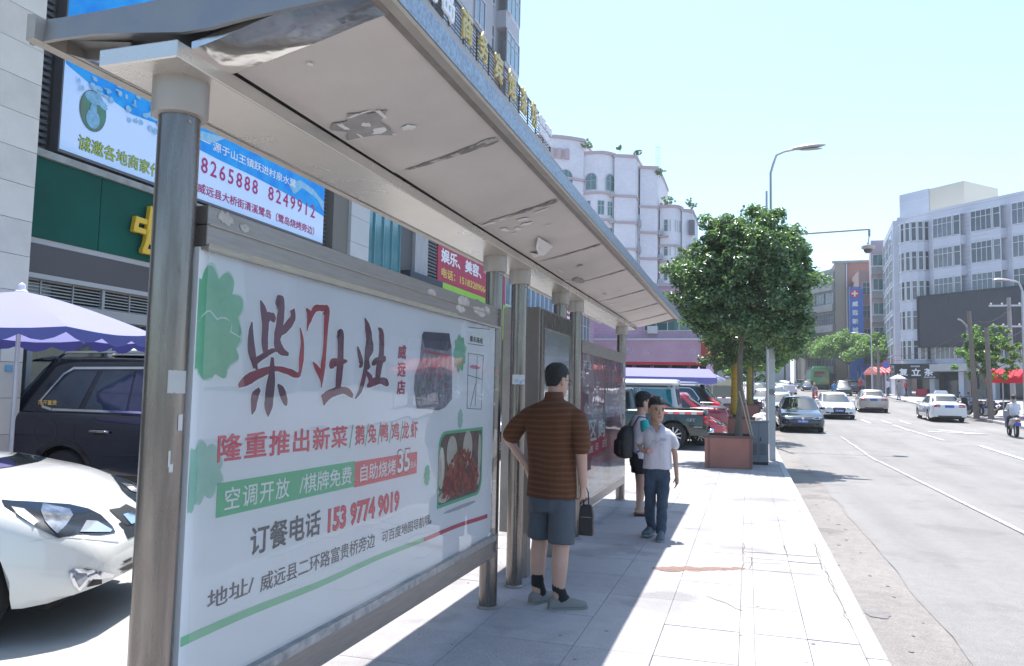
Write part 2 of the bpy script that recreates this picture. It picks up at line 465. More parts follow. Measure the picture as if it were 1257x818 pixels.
# road markings
def mark(mb, pts, dz=-.108):
    mb.add([(x, y, g(y)+dz) for x, y in pts], [tuple(range(len(pts)))])
mb = MB()
for a in range(-8, 22, 2): mark(mb, [(3.22, a), (3.30, a), (3.30, a+2), (3.22, a+2)])
for a in (22, 24, 26, 28): mark(mb, [(3.18, a), (3.26, a), (3.22, a+2), (3.14, a+2)])
struct('edge_line', mb, mat('edge_paint', (.50, .485, .475), .85, var=.2, vs=9, c2=(.30, .29, .285), hard=True))
mb = MB()
for x, a, b in ((5.29, 38.6, 41.6), (6.18, 38.9, 41.6), (7.0, 38.8, 41.5), (6.15, 34.2, 37.9), (7.05, 23.2, 28.2)):
    mark(mb, [(x, a), (x+.16, a), (x+.16, b), (x, b)])
mark(mb, [(6.42, 29.8), (6.54, 29.8), (6.2, 37.6), (6.08, 37.6)])
struct('lane_dashes', mb, paint_m)
mb = MB()
mark(mb, [(6.8, 34.0), (8.0, 33.95), (8.0, 33.55), (8.95, 33.95), (8.05, 34.5), (8.05, 34.3), (6.9, 34.35)])
mark(mb, [(7.35, 35.3), (7.6, 35.6), (8.25, 34.45), (7.95, 34.3)])
struct('turn_arrow', mb, paint_m)

# right hand pavement and its kerb
def right_kerb(y): return 11.15 if y < 46 else 11.15 + .05 * (y - 46)
ys = [6, 22, 34, 40, 46, 60, 80, 110, 150, 200]
mb = MB(); mb.loft([[(right_kerb(y)+.16, y, g(y)-.3), (90, y, g(y)-.3), (90, y, g(y)), (right_kerb(y)+.16, y, g(y))] for y in ys])
struct('right_pavement', mb, pave_m)
mb = MB(); mb.loft([[(right_kerb(y), y, g(y)-.3), (right_kerb(y)+.155, y, g(y)-.3), (right_kerb(y)+.155, y, g(y)+.003), (right_kerb(y), y, g(y)+.003)] for y in ys])
struct('right_kerb', mb, kerb_m)

# ---------------- bus shelter ----------------
steel = mat('aged_steel', (.25, .222, .205), .26, .88, var=.35, vs=4.0, bump=.06, bs=20, stretch=(6, 6, .5), c2=(.14, .122, .115))
steel_d = mat('dull_steel', (.27, .245, .228), .45, .6, var=.3, vs=5, bump=.08, bs=30, c2=(.23, .20, .185))
steel_h = mat('brushed_rail', (.30, .27, .25), .38, .65, var=.3, vs=9, stretch=(8, .6, 8), c2=(.24, .215, .20))
panel_m = mat('roof_underside', (.60, .54, .505), .62, .1, var=.12, vs=1.6, bump=.05, bs=6)
beam_m = mat('roof_beam_paint', (.38, .35, .335), .42, .35, var=.2, vs=2.5, c2=(.36, .335, .31))
shiny_m = mat('crumpled_sheet', (.66, .64, .62), .12, .95, var=.15, vs=3, bump=.9, bs=3.2)
fascia_m = mat('speckled_fascia', (.34, .40, .47), .42, .5, var=.3, vs=60, c2=(.16, .19, .23))
trim_m = mat('beige_trim', (.43, .39, .35), .5, .3, var=.15, vs=8)
brown_m = mat('brown_strip', (.24, .205, .185), .6, .2, var=.25, vs=10)
gable_m = mat('gable_sheet', (.22, .225, .245), .42, .6, var=.35, vs=6, bump=.15, bs=12, c2=(.28, .265, .255))

shelter = thing('bus_shelter', 'long steel bus shelter with tilted metal roof and two glazed advert panels on the pavement', 'bus shelter', (-1.74, 6.5, 0))
PX = -1.74
for y in (1.975, 5.19, 5.82, 7.22, 7.92, 11.0):
    n = .0635
    mb = MB(); mb.lathe([(n, 0.0), (n, 2.40)], (PX, y, 0), 28)
    p = part('pole', mb, steel, shelter, smooth=True)
    mb = MB(); c = .086
    mb.lathe([(c-.02, 2.352), (c-.004, 2.355), (c, 2.362), (c, 2.468)], (PX, y, 0), 28)
    for a in (-.4, 2.2): mb.lathe([(.006, 0), (.006, .004)], (PX + (n)*cos(a), y + n*sin(a), 2.33), 8, 'X')
    part('pole_cap', mb, beam_m, p, smooth=True)
    mb = MB(); mb.lathe([(n+.012, 0.001), (n+.012, .006), (n+.004, .012), (n, .016)], (PX, y, 0), 24)
    part('base_ring', mb, steel_d, p, smooth=True)
# beam
mb = MB(); mb.box(-1.90, -1.61, 1.80, 11.62, 2.468, 2.522); part('roof_beam', mb, mat('beam_steel', (.60, .555, .51), .27, .75, var=.12, vs=2), shelter, bev=.004)
mb = MB(); mb.box(-1.606, -1.596, 1.86, 11.6, 2.505, 2.52)
# underside panels between beam and front strip: (-1.605,2.53) -> (-1.07,2.66)
Y0, Y1 = 1.86, 11.8
seams = [2.06, 3.25, 4.40, 5.80, 7.05, 8.45, 9.75, 10.95, 11.78]
def under(x):   # underside height
    return 2.53 + (x + 1.605) / (1.605 - 1.07) * .13 if x > -1.605 else 2.53
for a, b in zip(seams[:-1], seams[1:]):
    mb = MB(); n = 8; rings = []
    dz = [R.uniform(-.004, .002) for _ in range(2)]
    for i in range(n+1):
        t = i / n; x = -1.604 + t * (1.604 - 1.07); sag = -.006 * sin(pi * t)
        rings.append([(x, a + .006, under(x) + sag + dz[0]), (x, b - .006, under(x) + sag + dz[1]), (x, b - .006, under(x) + .02), (x, a + .006, under(x) + .02)])
    mb.loft(rings); part('roof_panel', mb, panel_m, shelter, smooth=True, sharp=30)
# dark backing above the joints, roof skin
mb = MB()
top = [(-2.20, 2.672), (-1.9, 2.668), (-1.6, 2.672), (-1.3, 2.698), (-1.006, 2.725)]
bot = [(-1.006, 2.704), (-1.3, 2.675), (-1.6, 2.61), (-1.9, 2.61), (-2.20, 2.64)]
mb.prism([(x, z) for x, z in top + bot], 1.86, 11.8, 'XZ'); part('roof_skin', mb, gable_m, shelter, smooth=False)
mb = MB(); mb.box(-1.604, -1.07, 1.9, 11.78, 2.682, 2.69)
# joint strips: peeled tape under each seam
tape_d = mat('peeled_tape', (.20, .185, .18), .7, .2, var=.5, vs=14, c2=(.50, .47, .45), hard=True)
for k, a in enumerate(seams[1:-1]):
    mb = MB(); n = 14; vs = []
    x0 = -1.56 + R.uniform(0, .06); x1 = -1.09
    for i in range(n+1):
        t = i / n; x = x0 + (x1-x0)*t; w = (.03 if k < 2 else .018) * (.5 + t) * R.uniform(.7, 1.2); sg = .006 * sin(pi * (x + 1.604)/.534) + .005
        vs += [(x, a - w, under(x) - sg - .002), (x, a + w*.6, under(x) - sg - .002)]
    mb.add(vs, [(2*i, 2*i+1, 2*i+3, 2*i+2) for i in range(n)]); part('joint_tape', mb, tape_d, shelter)
# front edge: brown strip, beige trim, blue fascia
mb = MB(); mb.prism([(-1.068, 2.648), (-1.042, 2.655), (-1.042, 2.70), (-1.068, 2.70)], Y0, Y1, 'XZ'); part('edge_strip', mb, brown_m, shelter)
mb = MB(); mb.prism([(-1.040, 2.650), (-.998, 2.642), (-.990, 2.650), (-.990, 2.70), (-1.040, 2.70)], Y0, Y1, 'XZ'); part('edge_trim', mb, trim_m, shelter)
mb = MB(); mb.prism([(-.987, 2.652), (-.984, 2.730), (-.992, 2.738), (-1.004, 2.735), (-1.004, 2.702), (-.989, 2.702)], Y0, Y1 + .02, 'XZ'); part('front_fascia', mb, fascia_m, shelter)
# back overhang, its polished underside and lip
mb = MB(); rings = []
for i in range(60):
    y = 1.92 + i * (11.75 - 1.92) / 59
    ring = []
    for j in range(9):
        t = j / 8; x = -1.9 - t * .27; z = 2.535 + t * .062 - .012 * sin(pi*t) + .006 * noise.noise(V(x*5, y*1.1, 0))
        ring.append((x, y, z))
    ring += [(-2.17, y, 2.64), (-1.9, y, 2.6)]
    rings.append(ring)
mb.loft(rings); part('rear_overhang', mb, shiny_m, shelter, smooth=True, sharp=50)
mb = MB(); mb.prism([(-2.20, 2.588), (-2.165, 2.592), (-2.165, 2.67), (-2.20, 2.675)], 1.80, 11.8, 'XZ'); part('rear_lip', mb, trim_m, shelter)
# gable at the near end: crumpled shiny piece under the first 20 cm, and the bent grey sheet edge
mb = MB(); rings = []
for i in range(25):
    t = i / 24; x = -1.61 + t * .55; ring = []
    for j in range(7):
        y = 1.86 + j * (2.055 - 1.86) / 6; ring.append((x, y, under(x) - .012 - .010 * sin(pi * j/6) + .008 * noise.noise(V(x*7, y*9, 3))))
    ring += [(x, 2.055, under(x) + .01), (x, 1.86, under(x) + .01)]; rings.append(ring)
mb.loft(rings); part('crumpled_sheet', mb, shiny_m, shelter, smooth=True, sharp=50)
prof = [(-2.22, 2.592, 2.668), (-2.1, 2.596, 2.667), (-1.96, 2.594, 2.668), (-1.80, 2.578, 2.672), (-1.62, 2.558, 2.680), (-1.52, 2.560, 2.688), (-1.40, 2.574, 2.70), (-1.2, 2.588, 2.72), (-.986, 2.60, 2.738)]
mb = MB(); mb.loft([[(x, 1.83, a), (x, 1.842, a - .002), (x, 1.865, b), (x, 1.84, b + .004)] for x, a, b in prof]); part('gable_edge', mb, gable_m, shelter, smooth=True, sharp=45)
mb = MB(); mb.loft([[(x, 11.80, 2.60 + .06 * (x > -1.2)), (x, 11.815, 2.60 + .06 * (x > -1.2)), (x, 11.815, 2.70), (x, 11.80, 2.70)] for x in (-2.2, -1.9, -1.6, -1.2, -.97)]); part('far_gable_edge', mb, gable_m, shelter)
# scraps of torn paper stuck under the roof
paper = mat('paper_remains', (.72, .71, .70), .9, var=.1, vs=20)
def scrap(cx, cy, rx, ry, seed, n=11, m=paper, nm='paper_scrap', sk=0):
    mb = MB(); vs = []; rr = random.Random(seed)
    for j in range(n):
        t = 2*pi*j/n; k = rr.uniform(.5, 1.15); x = cx + rx*k*cos(t) + sk*sin(t)*ry; y = cy + ry*k*sin(t)
        sg = .006 * sin(pi * min(1, max(0, (x + 1.604)/.534)))
        vs.append((x, y, under(x) - sg - .0065))
    mb.add(vs, [tuple(range(n))]); part(nm, mb, m, shelter)
glue = mat('glue_stain', (.33, .31, .30), .8, var=.2, vs=12)
for a in ((-1.535, 2.64, .012, .05, 1), (-1.44, 2.585, .05, .010, 2), (-1.37, 2.64, .012, .06, 3), (-1.455, 2.69, .02, .03, 4), (-1.445, 2.77, .035, .028, 5), (-1.34, 2.83, .03, .035, 6), (-1.525, 2.76, .008, .04, 7), (-1.41, 2.845, .008, .012, 8),
          (-1.385, 2.156, .01, .02, 9), (-1.53, 4.44, .05, .03, 10), (-1.44, 4.42, .03, .02, 11), (-1.35, 4.55, .045, .035, 12), (-1.36, 4.66, .06, .03, 13), (-1.50, 4.66, .025, .06, 14), (-1.43, 4.73, .02, .05, 15), (-1.48, 4.8, .02, .02, 16),
          (-1.21, 4.48, .05, .014, 17), (-1.255, 4.84, .03, .012, 18), (-1.53, 6.3, .010, .16, 19), (-1.59, 6.83, .02, .05, 20), (-1.07, 7.05, .02, .02, 21), (-1.52, 8.87, .08, .06, 22), (-1.45, 7.7, .03, .03, 23), (-1.43, 10.05, .02, .04, 24), (-1.36, 6.35, .012, .012, 25), (-1.3, 8.1, .02, .05, 26)):
    scrap(*a)
scrap(-1.47, 2.70, .13, .17, 31, 16, glue, 'glue_mark'); scrap(-1.36, 6.32, .03, .05, 33, 12, glue, 'glue_mark'); scrap(-1.5, 6.9, .05, .2, 34, 12, glue, 'glue_mark'); scrap(-1.45, 8.0, .02, .03, 35, 9, glue, 'glue_mark')
# hanging torn notice
mb = MB()
P = [(-1.47, 5.50), (-1.545, 5.43), (-1.53, 5.56), (-1.50, 5.62), (-1.44, 5.45), (-1.33, 5.27), (-1.35, 5.03), (-1.42, 5.08)]
mb.add([(-1.545, 5.42, 2.535), (-1.57, 5.60, 2.53), (-1.49, 5.56, 2.54), (-1.45, 5.46, 2.515), (-1.33, 5.27, 2.545), (-1.375, 5.02, 2.565), (-1.44, 5.2, 2.525), (-1.48, 5.42, 2.52)], [(0, 1, 2, 3, 7), (3, 4, 5, 6, 7)])
nt_ = part('torn_notice', mb, paper, shelter)

# ---- advert panels ----
ink_grey = mat('ink_grey', (.11, .105, .12), .7); ink_red = mat('ink_red', (.88, .07, .12), .7); ink_maroon = mat('ink_maroon', (.26, .03, .07), .7, var=.5, vs=3.2, c2=(.045, .03, .065))
ink_green = mat('ink_green', (.12, .56, .28), .7); ink_white = mat('ink_white', (1.0, 1.0, 1.0), .7); ink_black = mat('ink_black', (.03, .03, .035), .7)
ink_rose = mat('ink_rose', (.62, .07, .11), .7)
sheet_m = mat('poster_sheet', (.95, .95, .99), .75, var=.05, vs=.8)
leaf_m = mat('watercolour_green', (.14, .48, .27), .75, var=.4, vs=7, c2=(.27, .60, .40))
leaf_p = mat('watercolour_pale', (.50, .72, .64), .75, var=.3, vs=7, c2=(.32, .62, .48))
leaf_h = mat('watercolour_bleed', (.60, .78, .72), .75)
U, VV = (0, 1, 0), (0, 0, 1)
def T(s, m, par, y0, y1, z0, z1, bold=0.0, x=-1.698, space=1.0, shear=0, fn=None):
    return lettering(s, m, par, (x, y0, z0), U, VV, y1-y0, z1-z0, bold, 0, space, shear, fn=fn)
def flat(pts, x, m, par, nm):
    mb = MB(); mb.add([(x, y, z) for y, z in pts], [tuple(range(len(pts)))]); return part(nm, mb, m, par)
def blot(cy, cz, ry, rz, seed, n=40, jag=.25):
    return [(cy + ry*(1+jag*noise.noise(V(cos(t)*3, sin(t)*3, seed)))*cos(t), cz + rz*(1+jag*noise.noise(V(cos(t)*3, sin(t)*3, seed+5)))*sin(t)) for t in [2*pi*j/n for j in range(n)]]

pan = part('advert_panel', MB().box(-1.80, -1.676, 2.055, 5.125, 1.955, 2.088), steel_h, shelter, bev=.004); pan['label'] = 'white restaurant advert in a steel frame at the near bay'
mb = MB(); mb.box(-1.80, -1.668, 2.055, 5.125, 2.022, 2.026); mb.box(-1.78, -1.669, 2.055, 5.125, 1.942, 1.954)
part('rail_groove', mb, trim_m, pan)
mb = MB(); mb.box(-1.80, -1.672, 2.055, 5.125, .365, .475); part('bottom_rail', mb, steel_h, pan, bev=.004)
mb = MB(); mb.box(-1.79, -1.665, 2.06, 5.12, .478, .515); part('glazing_bead', mb, mat('grey_bead', (.20, .22, .24), .3, .7, var=.5, vs=20, c2=(.45, .46, .48)), pan)
for z0 in (1.96, .40):
    mb = MB(); mb.box(-1.69, -1.655, 5.10, 5.135, z0, z0+.12 if z0 > 1 else z0 + .06); part('bracket', mb, steel_d, pan, bev=.004)
mb = MB(); mb.box(-1.79, -1.70, 2.05, 5.10, .50, 1.95); sh = part('poster_sheet', mb, sheet_m, pan)
poster = sh
# cream strip on the upper rail and stuck remains
part('tape_remains', MB().box(-1.6745, -1.6715, 2.06, 4.3, 1.938, 1.962), mat('yellowed_tape', (.56, .47, .27), .7, var=.4, vs=10, c2=(.36, .32, .27)), pan)
for (a, b, w, h, sd) in ((2.14, 2.06, .04, .02, 4), (2.24, 2.05, .025, .014, 8), (3.9, 2.04, .06, .02, 11), (4.4, 2.05, .10, .03, 2), (4.7, 2.02, .12, .03, 6), (4.35, 2.0, .08, .02, 9), (4.85, 2.04, .06, .03, 12)):
    flat(blot(a, b, w, h, sd, 18, .6), -1.6745, mat('sticker_remains', (.52, .49, .46), .8, var=.3, vs=20), pan, 'sticker_remains')
# leaves in watercolour
LX = [0]
def leafshape(cy, cz, ry, rz, seed, tips=9):
    pts = []
    for j in range(72):
        t = 2*pi*j/72; k = .82 + .18*abs(sin(t*tips/2)) + .12*noise.noise(V(cos(t)*4, sin(t)*4, seed)); pts.append((cy + ry*k*cos(t), cz + rz*k*sin(t)))
    return [p for p in pts]
def clipy(pts, lo):
    out = []
    for p, q in zip(pts, pts[1:] + pts[:1]):
        if p[0] >= lo: out.append(p)
        if (p[0] >= lo) != (q[0] >= lo): t = (lo-p[0])/(q[0]-p[0]); out.append((lo, p[1] + (q[1]-p[1])*t))
    return out
for cy, cz, ry, rz, sd, m_ in ((2.13, 1.74, .16, .155, 1, leaf_m), (2.13, 1.63, .155, .11, 6, leaf_m), (2.12, 1.22, .10, .10, 3, leaf_p), (4.42, 1.73, .11, .115, 9, leaf_m), (3.962, 1.03, .042, .06, 12, leaf_m), (4.46, 1.33, .04, .06, 14, leaf_p), (2.05, 1.15, .05, .06, 22, leaf_p)):
    flat(clipy(leafshape(cy, cz, ry*1.05, rz*1.05, sd+.3), 2.055), -1.6996 + LX[0], leaf_h, poster, 'printed_leaf'); flat(clipy(leafshape(cy, cz, ry, rz, sd), 2.055), -1.6994 + LX[0], m_, poster, 'printed_leaf'); LX[0] += .0003
rough_ = lambda amp, sd: (lambda uu, vv: (uu + amp*np.sin(vv*63 + sd)*np.cos(uu*47), vv + amp*np.sin(uu*55 + sd*2)))
# the four brush written characters, stroke by stroke: (ink, [(y, z, width along y, width along z), ...])
BRUSH = [(0, [(2.34, 1.732, 0.006, 0.004), (2.336, 1.691, 0.028, 0.017), (2.345, 1.629, 0.038, 0.024), (2.373, 1.575, 0.018, 0.011), (2.387, 1.563, 0.004, 0.002)]), (0, [(2.383, 1.815, 0.005, 0.003), (2.401, 1.785, 0.029, 0.018), (2.419, 1.738, 0.04, 0.024), (2.42, 1.665, 0.038, 0.022), (2.434, 1.609, 0.019, 0.011)]), (0, [(2.417, 1.75, 0.035, 0.021), (2.452, 1.764, 0.039, 0.023), (2.479, 1.748, 0.019, 0.012)]), (0, [(2.481, 1.808, 0.014, 0.008), (2.503, 1.836, 0.037, 0.021), (2.515, 1.797, 0.043, 0.025), (2.508, 1.73, 0.043, 0.025), (2.498, 1.671, 0.04, 0.024), (2.529, 1.639, 0.038, 0.022), (2.577, 1.627, 0.018, 0.011)]), (0, [(2.588, 1.803, 0.03, 0.017), (2.596, 1.772, 0.03, 0.017), (2.552, 1.729, 0.035, 0.02), (2.504, 1.696, 0.014, 0.008)]), (0, [(2.351, 1.578, 0.033, 0.021), (2.394, 1.603, 0.027, 0.015), (2.473, 1.636, 0.022, 0.013), (2.522, 1.635, 0.012, 0.007)]), (1, [(2.279, 1.501, 0.014, 0.009), (2.324, 1.522, 0.043, 0.026), (2.398, 1.548, 0.04, 0.024), (2.492, 1.569, 0.031, 0.018), (2.579, 1.561, 0.036, 0.02), (2.643, 1.549, 0.031, 0.018), (2.664, 1.564, 0.009, 0.005)]), (0, [(2.472, 1.611, 0.019, 0.011), (2.472, 1.538, 0.042, 0.025), (2.464, 1.472, 0.053, 0.03), (2.461, 1.424, 0.047, 0.028), (2.461, 1.39, 0.005, 0.003)]), (0, [(2.403, 1.492, 0.015, 0.009), (2.376, 1.464, 0.037, 0.022), (2.371, 1.425, 0.029, 0.017), (2.363, 1.4, 0.004, 0.002)]), (0, [(2.513, 1.51, 0.009, 0.005), (2.541, 1.485, 0.034, 0.02), (2.567, 1.447, 0.029, 0.016), (2.577, 1.429, 0.006, 0.003)]), (2, [(2.648, 1.737, 0.006, 0.003), (2.668, 1.682, 0.022, 0.012), (2.666, 1.612, 0.032, 0.017), (2.659, 1.546, 0.012, 0.007)]), (2, [(2.686, 1.818, 0.007, 0.004), (2.714, 1.792, 0.036, 0.019), (2.704, 1.756, 0.016, 0.009), (2.698, 1.728, 0.004, 0.002)]), (2, [(2.716, 1.77, 0.013, 0.007), (2.748, 1.821, 0.03, 0.016), (2.798, 1.832, 0.045, 0.024), (2.842, 1.826, 0.046, 0.024), (2.842, 1.759, 0.035, 0.019), (2.839, 1.657, 0.028, 0.015), (2.83, 1.583, 0.035, 0.018), (2.824, 1.502, 0.007, 0.003)]), (2, [(2.752, 1.605, 0.007, 0.003), (2.782, 1.581, 0.027, 0.014), (2.811, 1.557, 0.031, 0.017), (2.824, 1.528, 0.014, 0.007)]), (0, [(2.937, 1.734, 0.014, 0.008), (2.962, 1.739, 0.05, 0.024), (2.971, 1.671, 0.05, 0.025), (2.97, 1.585, 0.053, 0.027), (2.958, 1.49, 0.042, 0.021)]), (1, [(2.882, 1.589, 0.018, 0.009), (2.916, 1.609, 0.056, 0.028), (2.983, 1.616, 0.046, 0.023), (3.032, 1.622, 0.016, 0.008)]), (1, [(2.836, 1.447, 0.053, 0.028), (2.883, 1.471, 0.051, 0.026), (2.955, 1.488, 0.056, 0.029), (3.03, 1.49, 0.051, 0.025), (3.095, 1.466, 0.024, 0.012)]), (0, [(3.121, 1.692, 0.008, 0.004), (3.138, 1.661, 0.029, 0.014), (3.162, 1.617, 0.034, 0.016), (3.142, 1.599, 0.011, 0.005)]), (0, [(3.18, 1.828, 0.007, 0.003), (3.209, 1.788, 0.043, 0.021), (3.231, 1.728, 0.057, 0.027), (3.209, 1.665, 0.035, 0.017), (3.202, 1.583, 0.035, 0.016), (3.166, 1.501, 0.03, 0.014), (3.116, 1.455, 0.008, 0.004)]), (0, [(3.252, 1.731, 0.018, 0.008), (3.26, 1.688, 0.031, 0.014), (3.215, 1.642, 0.039, 0.018), (3.24, 1.594, 0.027, 0.012)]), (0, [(3.32, 1.793, 0.014, 0.006), (3.354, 1.766, 0.047, 0.021), (3.361, 1.673, 0.052, 0.024), (3.339, 1.598, 0.055, 0.026), (3.325, 1.534, 0.041, 0.019)]), (0, [(3.265, 1.616, 0.018, 0.008), (3.309, 1.634, 0.05, 0.023), (3.386, 1.646, 0.048, 0.021), (3.409, 1.658, 0.01, 0.004)]), (0, [(3.225, 1.512, 0.017, 0.008), (3.276, 1.531, 0.058, 0.027), (3.352, 1.541, 0.066, 0.03), (3.413, 1.536, 0.063, 0.028), (3.45, 1.523, 0.02, 0.008)]), (0, [(3.207, 1.583, 0.013, 0.006), (3.252, 1.551, 0.04, 0.018), (3.268, 1.523, 0.017, 0.008)])]
def brush(pts, x, m_, grow, k):
    P = []
    for i in range(len(pts)-1):
        p0, p1, p2, p3 = pts[max(i-1, 0)], pts[i], pts[i+1], pts[min(i+2, len(pts)-1)]
        for j in range(6):
            t = j/6; P.append([.5*((2*p1[q]) + (p2[q]-p0[q])*t + (2*p0[q]-5*p1[q]+4*p2[q]-p3[q])*t*t + (3*p1[q]-p0[q]-3*p2[q]+p3[q])*t**3) for q in range(4)])
    P.append(list(pts[-1])); vs = []
    for i, p in enumerate(P):
        a, b_ = P[max(i-1, 0)], P[min(i+1, len(P)-1)]; d = V(b_[0]-a[0], b_[1]-a[1]).normalized(); n_ = V(-d.y, d.x); w = (abs(n_.x)*max(p[2], 0) + abs(n_.y)*max(p[3], 0))*.5*(1 + .10*noise.noise(V(i*.7, k*3.1, 0))) + grow
        e = (d * grow if i == len(P)-1 else (-d * grow if i == 0 else V(0, 0)))
        vs += [(x, p[0]+e.x - n_.x*w, p[1]+e.y - n_.y*w), (x, p[0]+e.x + n_.x*w, p[1]+e.y + n_.y*w)]
    mb = MB(); mb.add(vs, [(2*i, 2*i+2, 2*i+3, 2*i+1) for i in range(len(P)-1)]); return part('brush_stroke' if not grow else 'stroke_halo', mb, m_, poster)
inks = (ink_maroon, mat('ink_maroon_red', (.40, .035, .06), .7, var=.4, vs=3, c2=(.12, .03, .06)), mat('ink_scarlet', (.55, .04, .06), .7, var=.3, vs=4, c2=(.30, .03, .05)))
for k, (ik, pts) in enumerate(BRUSH): brush(pts, -1.6989 + k*.00001, ink_white, .007, k)
for k, (ik, pts) in enumerate(BRUSH): brush(pts, -1.6983 + k*.00003, inks[ik], 0, k)
for k, ch in enumerate('威远店'): T(ch, ink_rose, poster, 3.545, 3.645, 1.655 - .091*k, 1.73 - .091*k, .03)
T('隆重推出新菜', ink_red, poster, 2.185, 3.06, 1.243, 1.338, .018, space=1.12)
for ch, a in zip('鹅兔鸭鸡龙虾', (3.13, 3.25, 3.375, 3.50, 3.62, 3.73)):
    T(ch, ink_red, poster, a, a+.088, 1.245, 1.335, .018)
for a in (3.078, 3.225, 3.352, 3.475, 3.60): T('/', ink_green, poster, a, a+.032, 1.235, 1.34)
flat([(2.193, 1.06), (3.137, 1.06), (3.137, 1.174), (2.193, 1.174)], -1.6988, ink_green, poster, 'green_band')
flat([(3.137, 1.055), (3.822, 1.055), (3.822, 1.170), (3.137, 1.170)], -1.6988, mat('ink_red_band', (.85, .13, .15), .7), poster, 'red_band')
T('空调开放', ink_white, poster, 2.235, 2.62, 1.076, 1.155, .012, space=1.15); T('/棋牌免费', ink_white, poster, 2.69, 3.11, 1.076, 1.155, .012)
T('自助烧烤', ink_white, poster, 3.19, 3.56, 1.073, 1.152, .012); T('35', ink_red, poster, 3.575, 3.735, 1.070, 1.198, .05); T('35', ink_white, poster, 3.58, 3.73, 1.075, 1.193, .03, -1.6975); T('元/人', ink_white, poster, 3.735, 3.812, 1.088, 1.125, .02)
T('订餐电话', ink_grey, poster, 2.388, 2.86, .895, .998, .018); T('153 9774 9019', ink_red, poster, 2.92, 3.617, .885, .992, .045)
T('地址/', ink_grey, poster, 2.172, 2.42, .765, .827, .008); T('威远县二环路富贵桥旁边', ink_grey, poster, 2.46, 3.358, .752, .820, .008); T('可百度地图导航哦。', ink_grey, poster, 3.433, 4.043, .754, .812, .010)
def band(y0, y1, m_, z0, z1, dz0, dz1):
    mb = MB(); n = 20; vs = []
    for i in range(n+1):
        t = i/n; y = y0+(y1-y0)*t; w = .004*sin(y*6); vs += [(-1.6985, y, z0+(dz0-z0)*t + w), (-1.6985, y, z1+(dz1-z1)*t + w)]
    mb.add(vs, [(2*i, 2*i+2, 2*i+3, 2*i+1) for i in range(n)]); return mb
part('green_swash', band(2.055, 3.95, 0, .684, .713, .676, .700), mat('ink_green_pale', (.28, .65, .38), .7), poster); part('red_swash', band(3.94, 5.02, 0, .676, .699, .645, .672), ink_rose, poster)
# the dish in its green frame
def rr(y0, y1, z0, z1, r, corners=(1, 1, 1, 1)):
    pts = []
    for (cy, cz, a0, on) in ((y1-r, z0+r, -pi/2, corners[1]), (y1-r, z1-r, 0, corners[2]), (y0+r, z1-r, pi/2, corners[3]), (y0+r, z0+r, pi, corners[0])):
        if on: pts += [(cy + r*cos(a0 + k*pi/10), cz + r*sin(a0 + k*pi/10)) for k in range(6)]
        else: pts.append((cy + r*(1 if a0 in (-pi/2, 0) else -1), cz + r*(1 if a0 in (0, pi/2) else -1)))
    return pts
flat(rr(4.118, 4.885, .823, 1.262, .10, (0, 1, 0, 1)), -1.6988, ink_green, poster, 'picture_frame')
flat(rr(4.14, 4.86, .842, 1.243, .09, (0, 1, 0, 1)), -1.6984, mat('dish_ground', (.11, .055, .05), .7, var=.5, vs=18, c2=(.24, .15, .11)), poster, 'dish_picture')
fd = random.Random(5); mb = MB(); mb.stag = .00003
for cy, cz, a, b in ((4.33, 1.13, .085, .10), (4.60, 1.14, .085, .11), (4.17, 1.05, .05, .12), (4.83, 1.10, .03, .12), (4.22, .875, .09, .028), (4.80, .95, .045, .07)):
    mb.ellipse((-1.6981, min(cy, 4.855-a), cz), U, VV, a, b, 20)
part('egg_slices', mb, mat('egg_white', (.66, .60, .52), .7, var=.12, vs=20), poster)
mb = MB(); mb2 = MB(); mb3 = MB(); mb.stag = mb2.stag = mb3.stag = .00003
for k in range(230):
    u = fd.uniform(-1, 1); cy = 4.5 + u*.29; top_ = 1.13 - .14*u*u; cz = fd.uniform(.875, top_); (mb, mb2)[k % 2].ellipse((-1.6978 + k*.000002, cy, cz), U, VV, fd.uniform(.012, .04), fd.uniform(.008, .018), 8, fd.uniform(0, 3))
for k in range(60): mb3.ellipse((-1.6972, 4.47 + fd.gauss(0, .06), 1.10 + fd.gauss(0, .03)), U, VV, fd.uniform(.004, .022), .004, 6, fd.uniform(0, 3))
part('crayfish_print', mb, mat('chilli_red', (.36, .035, .02), .6, var=.4, vs=30), poster); part('crayfish_print', mb2, mat('chilli_orange', (.50, .12, .06), .6, var=.4, vs=30), poster); part('herb_print', mb3, mat('herb_green', (.15, .27, .05), .7), poster)
flat(blot(4.5, .785, .28, .012, 3), -1.6989, mat('soft_grey', (.50, .51, .55), .8), poster, 'picture_shadow')
# the old house print
mb = MB(); mb.add([(-1.6986, y, z) for y, z in ((3.84, 1.80), (3.9, 1.81), (4.24, 1.83), (4.28, 1.76), (4.30, 1.62), (4.31, 1.45), (4.20, 1.40), (4.1, 1.385), (3.95, 1.395), (3.80, 1.40), (3.755, 1.5), (3.76, 1.58), (3.82, 1.66))], [tuple(range(13))])
part('house_print', mb, mat('house_print', (.15, .14, .20), .7, var=.6, vs=22, c2=(.42, .40, .45)), poster)
flat([(3.84, 1.80), (3.86, 1.82), (4.24, 1.84), (4.27, 1.76), (4.21, 1.73), (3.88, 1.735)], -1.6981, mat('roof_print', (.05, .05, .10), .7, var=.4, vs=40), poster, 'roof_print')
mb = MB(); mb2 = MB(); mb.stag = mb2.stag = .00003
for k in range(6): mb.ellipse((-1.6978, 3.88+.068*k, 1.665), U, VV, .026, .034, 12)
for k in range(9): mb2.ellipse((-1.6977, fd.uniform(3.85, 4.25), fd.uniform(1.52, 1.64)), U, VV, .006, .02, 8)
